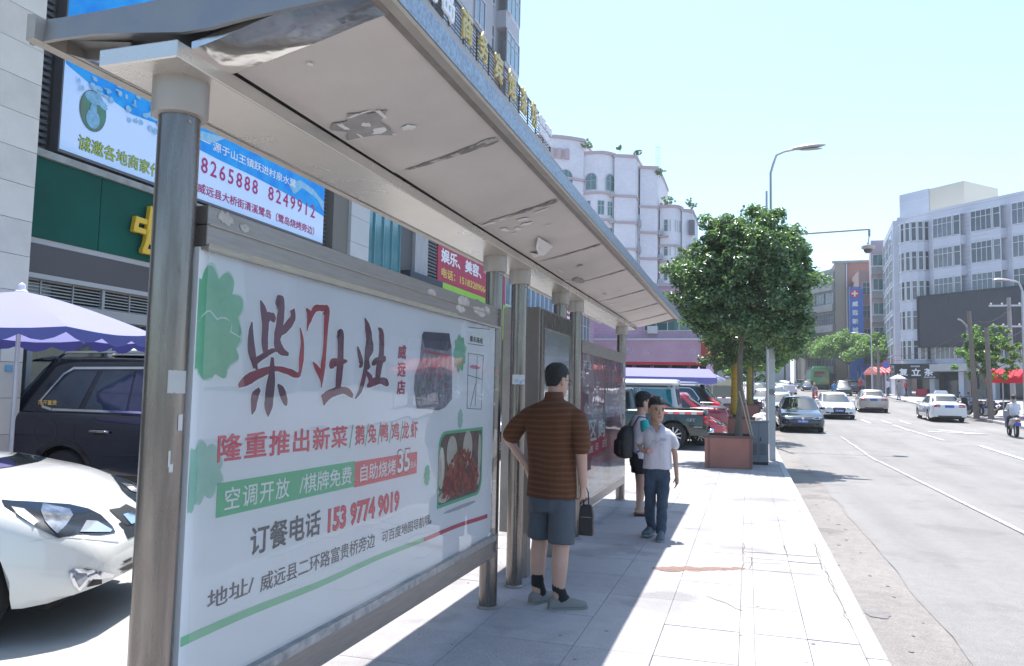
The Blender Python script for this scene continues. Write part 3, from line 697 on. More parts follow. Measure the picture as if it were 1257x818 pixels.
mb2.add([(-1.698, y, z) for y, z in ((3.86, 1.72), (4.24, 1.715), (4.24, 1.70), (3.86, 1.705))], [(0, 1, 2, 3)])
part('lantern_print', mb, mat('lantern_print', (.52, .40, .40), .7), poster); part('ribbon_print', mb2, mat('ribbon_print', (.50, .08, .10), .7), poster)
mb = MB(); mb.stag = .00002
for k in range(26): mb.ellipse((-1.6979, fd.uniform(3.79, 4.27), fd.uniform(1.42, 1.60)), U, VV, fd.uniform(.008, .03), fd.uniform(.005, .04), 9)
part('foliage_print', mb, mat('mottled_print', (.33, .33, .36), .7, var=.6, vs=50, c2=(.10, .14, .12)), poster)
# small route map in the corner
mb = MB()
for a, b in (((4.56, 1.905), (4.98, 1.925)), ((4.56, 1.80), (4.86, 1.805)), ((4.57, 1.39), (4.84, 1.38)), ((4.57, 1.39), (4.57, 1.74)), ((4.84, 1.38), (4.86, 1.74)), ((4.57, 1.74), (4.86, 1.74)), ((4.63, 1.4), (4.72, 1.55)), ((4.57, 1.60), (4.85, 1.58)), ((4.72, 1.40), (4.74, 1.73))):
    mb.bar((-1.698, *a), (-1.698, *b), .004, .001, up=(1, 0, 0))
part('map_lines', mb, ink_grey, poster); T('乘车路线', ink_grey, poster, 4.59, 4.84, 1.815, 1.855, .02)
flat(blot(4.70, 1.655, .10, .012, 4), -1.6978, mat('pink_smear', (.75, .30, .36), .7), poster, 'pink_mark')
mb = MB(); mb.add([(-1.672, 2.06, .51), (-1.672, 5.115, .51), (-1.672, 5.115, 1.95), (-1.672, 2.06, 1.95)], [(0, 1, 2, 3)]); part('glass', mb, glass_mat('poster_glass', haze=.05, gl=.015, tint=(.95, .96, .97)), pan, fix=False)

# totem
tot = part('display_case', MB().box(-1.93, -1.615, 6.0, 7.16, .37, 2.195), steel_d, shelter, bev=.006); tot['label'] = 'upright steel display case between two pairs of poles'
mb = MB(); mb.box(-1.616, -1.596, 6.02, 7.14, 2.03, 2.18); mb.box(-1.616, -1.596, 6.02, 6.10, .45, 2.03); mb.box(-1.616, -1.596, 7.06, 7.14, .45, 2.03); mb.box(-1.616, -1.596, 6.02, 7.14, .39, .45); part('case_frame', mb, steel, tot, bev=.003)
mb = MB(); mb.box(-1.612, -1.606, 6.10, 7.06, .45, 2.03); part('case_glass', mb, mat('dusty_display', (.33, .35, .37), .12, .3, var=.2, vs=1.4, coat=.6), tot)
mb = MB(); mb.box(-1.83, -1.76, 5.994, 5.999, .37, 2.19); mb.box(-1.755, -1.75, 5.990, 5.996, .37, 2.19); part('case_groove', mb, brown_m, tot)
for y in (6.15, 7.0):
    mb = MB(); mb.box(-1.83, -1.72, y-.05, y+.05, 0.002, .37); part('case_foot', mb, steel_d, tot)
# far panel
pan2 = part('advert_panel', MB().box(-1.80, -1.676, 7.99, 10.93, 1.93, 2.07), steel_h, shelter, bev=.004); pan2['label'] = 'dark red advert in a steel frame at the far bay'
mb = MB(); mb.box(-1.80, -1.672, 7.99, 10.93, .245, .34); part('bottom_rail', mb, steel_h, pan2, bev=.004)
mb = MB(); mb.box(-1.80, -1.70, 7.99, 10.93, .345, 1.93); sh2 = part('poster_sheet', mb, mat('faded_maroon', (.42, .09, .12), .7, var=.5, vs=1.6, c2=(.36, .24, .27)), pan2)
flat([(8.0, .36), (10.9, .36), (10.9, .62), (9.6, .66), (8.0, .48)], -1.6989, mat('pavement_reflection', (.45, .42, .43), .7, var=.3, vs=4), sh2, 'pale_field')  # bright pavement mirrored in the glass, painted on the sheet as a pale field
flat(blot(9.0, 1.2, .75, .14, 5, 30, .5), -1.6988, mat('pale_print', (.50, .47, .50), .7, var=.5, vs=9, c2=(.28, .20, .22)), sh2, 'pale_field')
flat([(8.0, .76), (9.95, .82), (9.72, 1.0), (8.0, .94)], -1.6984, mat('red_box_print', (.62, .03, .06), .7), sh2, 'red_block')
for s_, a, b, c_, d in (('街', 8.15, 8.42, .94, 1.22), ('区', 8.5, 8.95, .96, 1.2), ('购', 9.05, 9.5, .97, 1.19), ('文', 8.02, 8.24, 1.66, 1.75), ('开业', 8.12, 8.6, 1.76, 1.86), ('送', 8.5, 8.75, .83, .91), ('日', 8.9, 9.05, .84, .92), ('回', 9.35, 9.62, .84, .93)):
    T(s_, ink_white, sh2, a, b, c_, d, .02, -1.698)
for k in range(14):
    a = fd.uniform(8.1, 10.5); z_ = fd.choice([1.3, 1.36, 1.42, 1.62, 1.8]) ; flat([(a, z_), (a+fd.uniform(.1, .5), z_), (a+.3, z_+.02), (a, z_+.02)], -1.6981, mat('print_line', (.55, .53, .55), .7), sh2, 'print_line')
mb = MB(); mb.add([(-1.672, 7.99, .34), (-1.672, 10.93, .34), (-1.672, 10.93, 1.93), (-1.672, 7.99, 1.93)], [(0, 1, 2, 3)]); part('glass', mb, glass_mat('far_glass', haze=.06, gl=.02, ior=1.5), pan2, fix=False)
# things taped on the poles
def wrap(y, z0, z1, a0, a1, m_, nm, seed):
    mb = MB(); n = 10; vs = []; r_ = .0648
    for i in range(n+1):
        a = a0 + (a1-a0)*i/n; j = .006*noise.noise(V(i*.9, seed, 0)) * (2 if i in (0, n) else 1)
        vs += [(PX + r_*cos(a), y + r_*sin(a), z0 + j), (PX + r_*cos(a), y + r_*sin(a), z1 + j*.7)]
    mb.add(vs, [(2*i, 2*i+2, 2*i+3, 2*i+1) for i in range(n)]); return part(nm, mb, m_, shelter)
tape_g = mat('silver_tape', (.50, .49, .49), .5, .2, var=.1, vs=10)
wrap(1.975, 1.475, 1.545, -.75, .25, tape_g, 'tape', 1)
wrap(1.975, 1.36, 1.41, -.15, .15, mat('torn_label', (.62, .60, .58), .8), 'torn_label', 4)
wrap(1.975, 1.235, 1.26, -.5, -.3, MATS['torn_label'], 'torn_label', 7); wrap(1.975, 1.25, 1.30, -.55, -.45, MATS['torn_label'], 'torn_label', 9)
wrap(1.975, 1.85, 1.87, -.55, -.42, brown_m, 'rust_mark', 2)
w_ = wrap(5.82, 1.56, 1.635, -2.0, -.35, mat('phone_sticker', (.62, .63, .65), .6), 'sticker', 3)
w_ = wrap(5.82, 1.565, 1.60, -1.9, -.4, mat('blue_ink', (.12, .38, .60), .6, var=.5, vs=60, c2=(.6, .62, .65), hard=True), 'sticker_writing', 3)
wrap(11.0, 1.42, 1.47, -2.2, -.2, tape_g, 'tape', 5)
wrap(5.19, .66, .70, -1.0, -.7, steel_d, 'clamp', 5)
# ---------------- left hand street front (plane X = -9) ----------------
XF = -9.0
stone = mat('beige_stone', (.74, .69, .61), .75, var=.10, vs=1.6, bump=.15, bs=40)
stone2 = mat('beige_stone_b', (.69, .64, .57), .75, var=.14, vs=2.3, bump=.15, bs=40)
gap_m = mat('joint_dark', (.20, .185, .165), .95)
white_al = mat('white_aluminium', (.70, .71, .73), .4, .1)
dark_in = mat('dark_interior', (.025, .027, .032), .7)
louver_m = mat('louver_grey', (.15, .155, .17), .6, .2)
# stone pier at the far left
pier = thing('stone_clad_building', 'tall beige stone clad building corner at the left edge of the view', 'building', (-9.2, 4.5, 0))
part('core', MB().box(-12.5, -8.43, -1.0, 7.10, 0, 15), gap_m, pier)
pm = {}
for r in range(34):
    for c_ in range(5):
        y1 = 7.13 - c_*.86; z0 = .02 + r*.43; k = (r + c_) % 2
        if k not in pm: pm[k] = MB().box(-.03, 0, -.853, 0, 0, .424).mesh('stone_panel', (stone, stone2)[k])
        link('stone_panel', pm[k], pier, (-8.40 - pier.location.x + R.uniform(-.002, .002), y1 - pier.location.y, z0))
mb = MB(); mb.box(-8.392, -8.388, 6.66, 6.83, 1.72, 2.2); nt_ = part('notice', mb, mat('notice_print', (.50, .50, .52), .6, var=.6, vs=9, c2=(.18, .28, .38)), pier)
mb = MB(); mb.box(-8.392, -8.388, 6.9, 7.0, 1.62, 1.7); part('sticker', mb, mat('blue_sticker', (.2, .4, .6), .6), pier)

# bank / shop unit with the big billboard
shop = thing('bank_branch', 'ground floor bank branch with dark green sign and barred grille under the blue billboard', 'shop', (XF, 11, 0))
part('wall', MB().box(-12.5, XF-.35, 7.12, 15.0, 0, 13.0), mat('grey_render', (.30, .295, .30), .85, var=.1, vs=1), shop)
gm = mat('green_sign_panel', (.002, .095, .068), .55, 0, spec=.15, var=.3, vs=.6)
for a in range(5):
    y0 = 7.16 + a*1.56; mb = MB(); mb.box(XF-.3, XF, y0+.006, min(y0+1.554, 15.48), 3.42, 4.50); part('sign_panel', mb, gm, shop, bev=.006)
for z0, z1, m_, nm in ((4.50, 4.60, mat('weathered_ledge', (.42, .42, .40), .8, var=.4, vs=5, c2=(.24, .25, .23)), 'ledge'), (3.34, 3.42, mat('pale_strip', (.45, .44, .44), .5), 'strip'), (2.95, 3.34, mat('dark_band', (.085, .075, .08), .6), 'band'), (2.88, 2.95, MATS['pale_strip'], 'strip'), (2.42, 2.58, mat('pale_sill', (.38, .37, .36), .6), 'sill')):
    part(nm, MB().box(XF-.34, XF + (.05 if nm in ('ledge',) else -.02), 7.14, 15.5, z0+.002, z1-.002), m_, shop)
part('back_glass', MB().box(XF-.34, XF-.30, 7.14, 15.5, .1, 2.95), mat('dark_glass', (.02, .028, .03), .08, 0, var=.5, vs=2.5, c2=(.05, .06, .06), coat=.8), shop)
mb = MB()
for k in range(7): mb.bar((XF-.12, 7.16, 2.60+k*.045), (XF-.12, 15.4, 2.60+k*.045), .014)
for k in range(16): mb.bar((XF-.11, 7.4+k*.52, 2.58), (XF-.11, 7.4+k*.52, 2.90), .018 if k % 3 else .05)
part('grille', mb, mat('grille_grey', (.40, .40, .41), .5, .3), shop)
mb = MB()
for k in range(60): mb.bar((XF-.1, 7.3+k*.14, 2.44), (XF-.07, 7.3+k*.14, 2.36), .008)
part('spikes', mb, MATS['grille_grey'], shop)
for k in range(6): part('mullion', MB().box(XF-.30, XF-.24, 7.9+k*1.35, 7.98+k*1.35, 0.02, 2.42), MATS['pale_sill'], shop)
# yellow stroke emblem (raised strokes) on the green sign
ye = mat('emblem_yellow', (.80, .50, .03), .4); yd = mat('emblem_shadow', (.30, .17, .02), .6)
mb = MB(); ex = XF; exn = [0]
def stroke(pts, w=.085):
    for a, b in zip(pts[:-1], pts[1:]):
        d = V(b[0]-a[0], b[1]-a[1]).normalized() * w/2; exn[0] += .004; mb.bar((ex+.04+exn[0], a[0]-d.x, a[1]-d.y), (ex+.04+exn[0], b[0]+d.x, b[1]+d.y), w, .08, up=(1, 0, 0))
stroke([(9.35, 4.02), (10.2, 4.02)]); stroke([(9.42, 3.86), (10.2, 3.86)]); stroke([(9.35, 4.02), (9.32, 3.86), (9.42, 3.86)])
stroke([(9.62, 4.24), (10.2, 4.24)]); stroke([(9.62, 4.24), (9.56, 3.72)]); stroke([(9.56, 3.72), (10.2, 3.72)]); stroke([(9.50, 3.56), (10.2, 3.56)]); stroke([(9.60, 3.86), (9.50, 3.56)]); stroke([(9.84, 4.38), (9.82, 3.56)])
part('emblem', mb, ye, shop, bev=.01)
# billboard
bb = thing('billboard', 'big blue and white water advert billboard with magenta phone numbers above the green sign', 'billboard', (XF, 11.4, 4.66))
part('backing', MB().box(XF-.16, XF-.005, 7.95, 14.80, 4.66, 8.2), louver_m, bb)
bm_ = bpy.data.materials.new('billboard_print'); bm_.use_nodes = True; nt = bm_.node_tree; b = nt.nodes['Principled BSDF']; b.inputs['Roughness'].default_value = .45
tc = nt.nodes.new('ShaderNodeTexCoord'); sp = nt.nodes.new('ShaderNodeSeparateXYZ'); nt.links.new(tc.outputs['Object'], sp.inputs[0])
r1 = nt.nodes.new('ShaderNodeMapRange'); r1.inputs[1].default_value = 0; r1.inputs[2].default_value = 3.4; nt.links.new(sp.outputs[2], r1.inputs[0])
nz = nt.nodes.new('ShaderNodeTexNoise'); nz.inputs['Scale'].default_value = 1.1; nz.inputs['Detail'].default_value = 5; nt.links.new(tc.outputs['Object'], nz.inputs['Vector'])
ad = nt.nodes.new('ShaderNodeMath'); ad.operation = 'MULTIPLY_ADD'; ad.inputs[1].default_value = .10; nt.links.new(nz.outputs[0], ad.inputs[0]); nt.links.new(r1.outputs[0], ad.inputs[2])
rp = nt.nodes.new('ShaderNodeValToRGB'); e = rp.color_ramp.elements; e[0].position = 0; e[0].color = (.40, .58, .85, 1); e[1].position = 1; e[1].color = (.02, .26, .62, 1)
for p_, c_ in ((.12, (.62, .74, .93, 1)), (.30, (.60, .73, .95, 1)), (.46, (.45, .66, .95, 1)), (.62, (.06, .36, .72, 1))): q = rp.color_ramp.elements.new(p_); q.color = c_
nt.links.new(ad.outputs[0], rp.inputs[0]); nt.links.new(rp.outputs[0], b.inputs['Base Color'])
part('printed_sheet', MB().box(XF-.004, XF, 7.97, 14.78, 4.70, 8.18), bm_, bb)
blue_p = mat('billboard_blue', (.01, .26, .88), .5, var=.4, vs=2.2, c2=(.03, .50, 1.0), spec=.2); mag = mat('billboard_magenta', (.52, .005, .16), .5); wht = mat('billboard_white', (.95, .96, 1.0), .5)
def facade_flat(pts, x, m_, par, nm, y0=None):
    mb = MB(); mb.add([(x, y, z) for y, z in pts], [tuple(range(len(pts)))]); return part(nm, mb, m_, par)
wave = [(8.0, 5.9), (8.5, 5.75), (9.2, 5.62), (9.8, 5.66), (10.4, 5.56), (11.2, 5.52), (12.2, 5.50), (13.4, 5.44), (14.3, 5.36), (14.78, 5.30)]
facade_flat(wave + [(14.78, 8.17), (7.98, 8.17), (7.98, 5.92)], XF+.003, blue_p, bb, 'blue_water')
facade_flat([(9.4, 5.70), (9.9, 5.95), (10.6, 5.86), (11.4, 5.97), (11.0, 5.75), (10.3, 5.66)], XF+.005, mat('water_foam', (.50, .68, .82), .5, var=.4, vs=8, c2=(.12, .5, .8)), bb, 'water_splash')
facade_flat([(13.6, 5.50), (13.9, 5.72), (14.5, 5.62), (14.77, 5.40), (14.77, 5.62), (14.3, 5.80), (13.8, 5.86), (13.4, 5.66)], XF+.005, MATS['water_foam'], bb, 'water_splash')
sp_m = MATS['water_foam']; mb = MB(); mb.stag = .0004; rr_ = random.Random(3)
for k in range(70): mb.ellipse((XF+.006, rr_.uniform(8.1, 10.0), rr_.uniform(5.5, 6.4)), U, VV, rr_.uniform(.01, .07), rr_.uniform(.01, .06), 8)
part('water_drops', mb, sp_m, bb)
mb = MB(); mb.ellipse((XF+.007, 8.48, 5.41), U, VV, .235, .30, 26); part('medallion_rim', mb, mat('rim', (.10, .14, .16), .5), bb)
mb = MB(); mb.ellipse((XF+.0085, 8.48, 5.41), U, VV, .22, .285, 26); part('medallion', mb, mat('medallion_green', (.02, .38, .20), .5, var=.4, vs=5, c2=(.18, .12, .10)), bb)
mb = MB(); mb.stag = .002; mb.ellipse((XF+.010, 8.48, 5.60), U, VV, .16, .09, 20); mb.ellipse((XF+.010, 8.48, 5.29), U, VV, .12, .14, 20); mb.ellipse((XF+.010, 8.48, 5.43), U, VV, .06, .10, 16); part('medallion_spring', mb, mat('spring_blue', (.25, .52, .72), .5, var=.4, vs=14), bb)
lettering('诚邀各地商家代理', mat('letter_outline', (.03, .12, .10), .5), bb, (XF+.004, 8.26, 4.78), U, VV, 1.82, .23, .03)
lettering('诚邀各地商家代理', mat('letter_yellowgreen', (.52, .62, .04), .5), bb, (XF+.006, 8.27, 4.79), U, VV, 1.80, .21, 0)
lettering('源于山王镇跃进村泉水鹭', wht, bb, (XF+.006, 11.05, 5.64), U, VV, 2.6, .17, .012); mb = MB(); mb.box(XF+.004, XF+.007, 10.76, 10.98, 5.72, 5.735); part('dash', mb, wht, bb)
lettering('8265888', mag, bb, (XF+.006, 10.78, 5.17), U, VV, 1.60, .28, .010, space=1.3)
lettering('8249912', mag, bb, (XF+.006, 12.72, 5.17), U, VV, 1.70, .28, .010, space=1.3)
lettering('威远县大桥街清溪鹭岛（鹭岛烧烤旁边）', mag, bb, (XF+.006, 10.72, 4.80), U, VV, 3.70, .18, .012)
lv = thing('louvre_screen', 'grey horizontal louvres beside the left end of the billboard', 'louvre', (XF, 7.5, 4.6))
lv2 = thing('louvre_screen', 'grey horizontal louvres beside the right end of the billboard', 'louvre', (XF, 14.9, 4.6))
for L_, a, b_ in ((lv, 7.14, 7.94), (lv2, 14.80, 15.22)):
    part('frame', MB().box(XF-.34, XF-.30, a, b_, 4.62, 8.6), dark_in, L_)
    sm = MB().box(XF-.30-L_.location.x, XF-.20-L_.location.x, a-L_.location.y, b_-L_.location.y, 0, .05).mesh('slat', louver_m)
    for k in range(40):
        o = link('slat', sm, L_, (0, 0, .06 + k*.095))

# white pier, teal window, marble pier, dark fascia
wp_ = thing('clad_pier', 'pale grey clad pier between the billboard and the tall teal window', 'pillar', (XF, 16, 0))
part('core', MB().box(-10, XF-.03, 15.25, 16.85, 0, 13), gap_m, wp_)
pale = mat('pale_stone', (.56, .56, .57), .6, var=.06, vs=2); 
for r in range(20):
    z0 = .02 + r*.62
    for a, b_ in ((15.26, 15.92), (15.93, 16.84)):
        part('stone_panel', MB().box(XF-.03 - (0 if a > 15.9 else .12), XF + (.05 if a > 15.9 else -.1), a, b_, z0, z0+.612), pale, wp_)
tw = thing('teal_window', 'tall teal curtain glass window strip between two clad piers', 'window', (XF, 17.9, 0))
tg = mat('teal_glass', (.06, .24, .28), .12, 0, var=.35, vs=3.0, stretch=(1, 5, .4), coat=.6)
for k in range(4):
    for r in range(4): part('pane', MB().box(XF-.14, XF-.10, 16.87+k*.50, 17.35+k*.50, .1+r*3.0, 3.06+r*3.0), tg, tw)
mb = MB()
for k in range(5): mb.box(XF-.15, XF-.06, 16.85+k*.50, 16.87+k*.50, 0, 12.2)
for r in range(4): mb.box(XF-.15, XF-.07, 16.85, 18.87, 3.06+r*3, 3.1+r*3)
part('mullions', mb, mat('teal_frame', (.16, .34, .38), .4), tw)
dk = thing('dark_fronted_unit', 'charcoal fronted hotel entrance unit with white raised lettering', 'shop', (XF, 20.2, 0))
part('wall', MB().box(-10, XF-.12, 18.88, 21.40, 0, 13), mat('charcoal_wall', (.10, .095, .10), .6), dk)
part('marble_column', MB().box(XF-.12, XF-.02, 19.75, 20.65, 4.75, 13), mat('marble', (.42, .40, .41), .35, var=.25, vs=2.2, stretch=(1, 4, .8)), dk)
part('sign_box', MB().box(XF-.12, XF+.18, 19.05, 21.38, 3.6, 4.78), mat('black_sign', (.022, .03, .05), .3), dk, bev=.01)
lettering('鼎皇宾馆', wht, dk, (XF+.185, 19.7, 4.02), U, VV, 1.6, .42, .04, .05)
mb = MB()
for k in range(14): mb.box(XF-.12, XF-.04, 20.68, 21.36, 4.82+k*.1, 4.87+k*.1)
part('louvres', mb, louver_m, dk)
rb = thing('red_banner', 'red banner with white and yellow lettering above the lime green shop sign', 'banner', (XF, 25, 4.8))
part('cloth', MB().box(XF-.10, XF-.04, 21.45, 28.3, 4.86, 6.3), mat('banner_red', (.48, .025, .075), .55, var=.1, vs=2), rb)
lettering('娱乐、美容、洁足', wht, rb, (XF-.036, 21.7, 5.46), U, VV, 5.6, .46, .035)
lettering('电话：15183289064、15', mat('banner_yellow', (.80, .58, .10), .5), rb, (XF-.036, 21.75, 5.0), U, VV, 5.4, .31, .03)
gs = thing('green_shopfront', 'lime green shopfront sign with a round dark emblem below the red banner', 'shop', (XF, 26, 0))
part('wall', MB().box(-10.5, XF-.2, 21.42, 29.9, 0, 13), mat('shop_wall', (.22, .2, .2), .8), gs)
part('sign_board', MB().box(XF-.2, XF, 21.45, 29.8, 3.5, 4.84), mat('lime_green', (.33, .62, .05), .45, var=.05, vs=2), gs)
mb = MB(); mb.lathe([(.42, 0), (.42, .05), (.38, .07)], (XF+.002, 24.9, 4.25), 28, 'X'); part('emblem', mb, mat('emblem_dark', (.05, .07, .10), .5), gs)
lettering('佳', mat('emblem_grey', (.45, .5, .5), .5), gs, (XF+.075, 24.65, 4.0), U, VV, .5, .5, .02)
part('window', MB().box(XF-.2, XF-.1, 28.35, 29.8, 4.9, 6.4), tg, gs)
mb = MB()
for y in (28.35, 29.05, 29.75): mb.box(XF-.12, XF-.06, y, y+.06, 4.9, 6.4)
mb.box(XF-.12, XF-.055, 28.35, 29.8, 4.87, 4.94); part('window_frame', mb, white_al, gs)
part('shop_glass', MB().box(XF-.2, XF-.15, 21.5, 29.7, .1, 3.45), MATS['dark_glass'], gs)
mb = MB(); mb.box(XF-.2, XF+.02, 28.9, 29.0, 0, 4.8); part('green_post', mb, MATS['lime_green'], gs)

bl = thing('blue_glazed_unit', 'street building with vertical blue glass strips beyond the green shop', 'building', (XF, 33, 0))
part('wall', MB().box(-10.5, XF-.12, 29.92, 37.8, 0, 13), mat('bluegrey_wall', (.28, .29, .34), .7), bl)
for k in range(9):
    part('pane', MB().box(XF-.12, XF-.06, 30.4+k*.78, 31.05+k*.78, 3.4, 7.6), mat('blue_glass', (.05, .22, .36), .12, coat=.5, var=.2, vs=1), bl); part('mullion', MB().box(XF-.12, XF, 31.07+k*.78, 31.16+k*.78, 3.4, 7.6), white_al, bl)
part('shop_glass', MB().box(XF-.12, XF-.05, 30, 37.6, .1, 3.0), MATS['dark_glass'], bl)
part('black_sign', MB().box(XF-.05, XF+.15, 34.2, 37.7, 3.1, 4.2), MATS['black_sign'], bl)

# long terrace wall above (it carries the railing)
terrace = thing('terrace_wall', 'rendered upper wall with the railed hotel terrace on top', 'building', (XF, 28, 13))
part('slab', MB().box(-14, XF+.02, 7.2, 34.8, 12.6, 12.95), mat('terrace_render', (.45, .44, .44), .8, var=.1, vs=1), terrace)
rl = thing('terrace_railing', 'black metal railing carrying white and gold hotel letters', 'railing', (XF, 27, 12.95))
blk = mat('railing_black', (.025, .03, .045), .45, .2)
mb = MB()
for z in np.linspace(13.06, 13.98, 8): mb.bar((XF, 15.0, z), (XF, 34.7, z), .022, .03)
part('rails', mb, blk, rl); mb = MB(); mb.bar((XF, 15.0, 14.1), (XF, 34.75, 14.1), .06, .06); part('handrail', mb, blk, rl)
pmh = MB().box(-.025, .025, -.025, .025, 0, 1.15).mesh('post', blk)
for y in np.arange(15.2, 34.7, 1.3): link('post', pmh, rl, (0, float(y) - 27, 0))
mb = MB(); mb.bar((XF, 34.75, 12.95), (XF, 34.75, 14.12), .05)
for z in np.linspace(13.06, 13.98, 8): mb.bar((XF, 34.73, z), (XF-3, 34.73, z), .03, .03)
part('end_rails', mb, blk, rl)
gold = mat('gold_letters', (.62, .47, .15), .35, .35)
for ch, y, m_ in (('鹭', 19.6, wht), ('岛', 20.9, wht), ('商', 22.55, gold), ('务', 24.2, gold), ('宾', 25.9, gold), ('馆', 27.6, gold), ('茶', 29.3, gold), ('坊', 30.9, gold)):
    lettering(ch, m_, rl, (XF+.07, y, 13.04), U, VV, .95, 1.08, .03, .10)
lettering('住宿 棋牌', wht, rl, (XF+.07, 32.2, 13.58), U, VV, 2.3, .42, .03, .08); lettering('休闲娱乐', wht, rl, (XF+.07, 32.2, 13.08), U, VV, 2.3, .42, .03, .08)

# ---- window helper: frame (part) with panes (sub-parts) ----
WM = {}; WR = random.Random(12)
pane_dark = mat('pane_dark', (.06, .075, .10), .1, 0, var=.4, vs=.9, coat=.6)
pane_teal = mat('pane_teal', (.03, .11, .12), .1, 0, var=.5, vs=.9, coat=.6, c2=(.06, .20, .20))
PANES = [pane_dark, pane_dark, mat('pane_curtained', (.20, .21, .24), .15, 0, var=.5, vs=1.6, coat=.5, c2=(.07, .08, .10)), mat('pane_pale', (.13, .15, .19), .1, 0, var=.4, vs=1.1, coat=.6)]
def window(parent, o, u, w, h, cols=3, transom=.68, depth=.12, fm=None, pm=None, fw=.06, name='window', arch=False):
    """framed window: lower left corner o (world), running along u; the outside is u x z"""
    fm = fm or white_al; pm = pm or PANES[WR.randrange(4)]
    u = V(*u).normalized(); n = u.cross(V(0, 0, 1)); key = (round(w, 2), round(h, 2), cols, transom, fm.name, pm.name, fw, arch, round(u.x, 3), round(u.y, 3))
    if key not in WM:
        def bx(mb, a0, a1, z0, z1, d0, d1):
            P = [u*a + n*d + V(0, 0, z) for z in (z0, z1) for (a, d) in ((a0, d0), (a1, d0), (a1, d1), (a0, d1))]
            mb.add(P, [(0, 3, 2, 1), (4, 5, 6, 7), (0, 1, 5, 4), (1, 2, 6, 5), (2, 3, 7, 6), (3, 0, 4, 7)])
        f = MB()
        bx(f, 0, w, 0, fw, 0, .07)
        if not arch: bx(f, 0, w, h-fw, h, 0, .07)
        bx(f, 0, fw, fw, h-fw - (w/2 if arch else 0), 0, .07); bx(f, w-fw, w, fw, h-fw - (w/2 if arch else 0), 0, .07)
        cw = (w - 2*fw) / cols
        for i in range(1, cols): bx(f, fw + cw*i - fw/3, fw + cw*i + fw/3, fw, h-fw, 0, .055)
        if transom: bx(f, fw, w-fw, h*transom - fw/3, h*transom + fw/3, 0, .06)
        if arch:
            nn = 12; cz = h - w/2
            for i in range(nn):
                a, b_ = pi*i/nn, pi*(i+1)/nn; pts = []
                for d in (0, .07):
                    for rr2, ang in ((w/2, a), (w/2, b_), (w/2-fw, b_), (w/2-fw, a)): pts.append(u*(w/2 + rr2*cos(ang)) + V(0, 0, cz + rr2*sin(ang)) + n*d)
                f.add(pts, [(0, 1, 2, 3), (4, 7, 6, 5), (0, 4, 5, 1), (3, 2, 6, 7)])
        fmesh = f.mesh('window', fm); panes = []
        for i in range(cols):
            for (a, b_) in (((fw, h*transom-fw/3), (h*transom+fw/3, h-fw)) if transom else ((fw, h-fw),)):
                p = MB()
                if arch and b_ > h*.6:
                    cz = h - w/2; k = 10; x0, x1 = fw+cw*i, fw+cw*(i+1); r_ = w/2-fw*.8
                    top_ = [(x0+(x1-x0)*t/k) for t in range(k+1)]
                    pts = [u*x + V(0, 0, a) + n*.02 for x in (x0, x1)] + [u*x + V(0, 0, max(a, cz + sqrt(max(0, r_*r_ - (x-w/2)**2)))) + n*.02 for x in reversed(top_)]
                    p.add(pts, [tuple(range(len(pts)))])
                else: bx(p, fw + cw*i + fw/3, fw + cw*(i+1) - fw/3, a, b_, .012, .025)
                panes.append(p.mesh('pane', pm))
        WM[key] = (fmesh, panes)
    fmesh, panes = WM[key]
    wo = link(name, fmesh, parent, V(*o) - wp(parent))
    for p in panes: link('pane', p, wo)
    return wo

# ---- residential tower behind the terrace ----
tw = thing('apartment_tower', 'grey beige apartment tower rising behind the terrace railing', 'building', (-14, 27, 0))
twm = mat('tower_render', (.42, .42, .46), .8, var=.06, vs=.6); tww = mat('tower_wall_light', (.52, .52, .56), .8)
part('block', MB().box(-24, -13.6, 22, 39.2, 0, 44), twm, tw)
part('side_block', MB().box(-24, -14.1, 39.2, 44.0, 0, 44), twm, tw)
for fl in range(8):
    z0 = 14.6 + 3.1*fl
    for y in (25.0, 30.5):
        part('bay', MB().box(-13.6, -12.95, y-.15, y+3.75, z0-.9, z0), tww, tw)
        window(tw, (-12.93, y, z0), (0, 1, 0), 3.6, 2.0, 5, .7)
    window(tw, (-13.58, 36.2, z0), (0, 1, 0), 1.6, 1.7, 2, 0)
    window(tw, (-14.08, 39.5, z0), (0, 1, 0), 1.3, 1.9, 2, .6)
    part('bay', MB().box(-14.1, -13.5, 41.3, 44.0, z0-1.0, z0), tww, tw); window(tw, (-13.48, 41.4, z0), (0, 1, 0), 2.5, 2.0, 3, .7, pm=pane_teal)

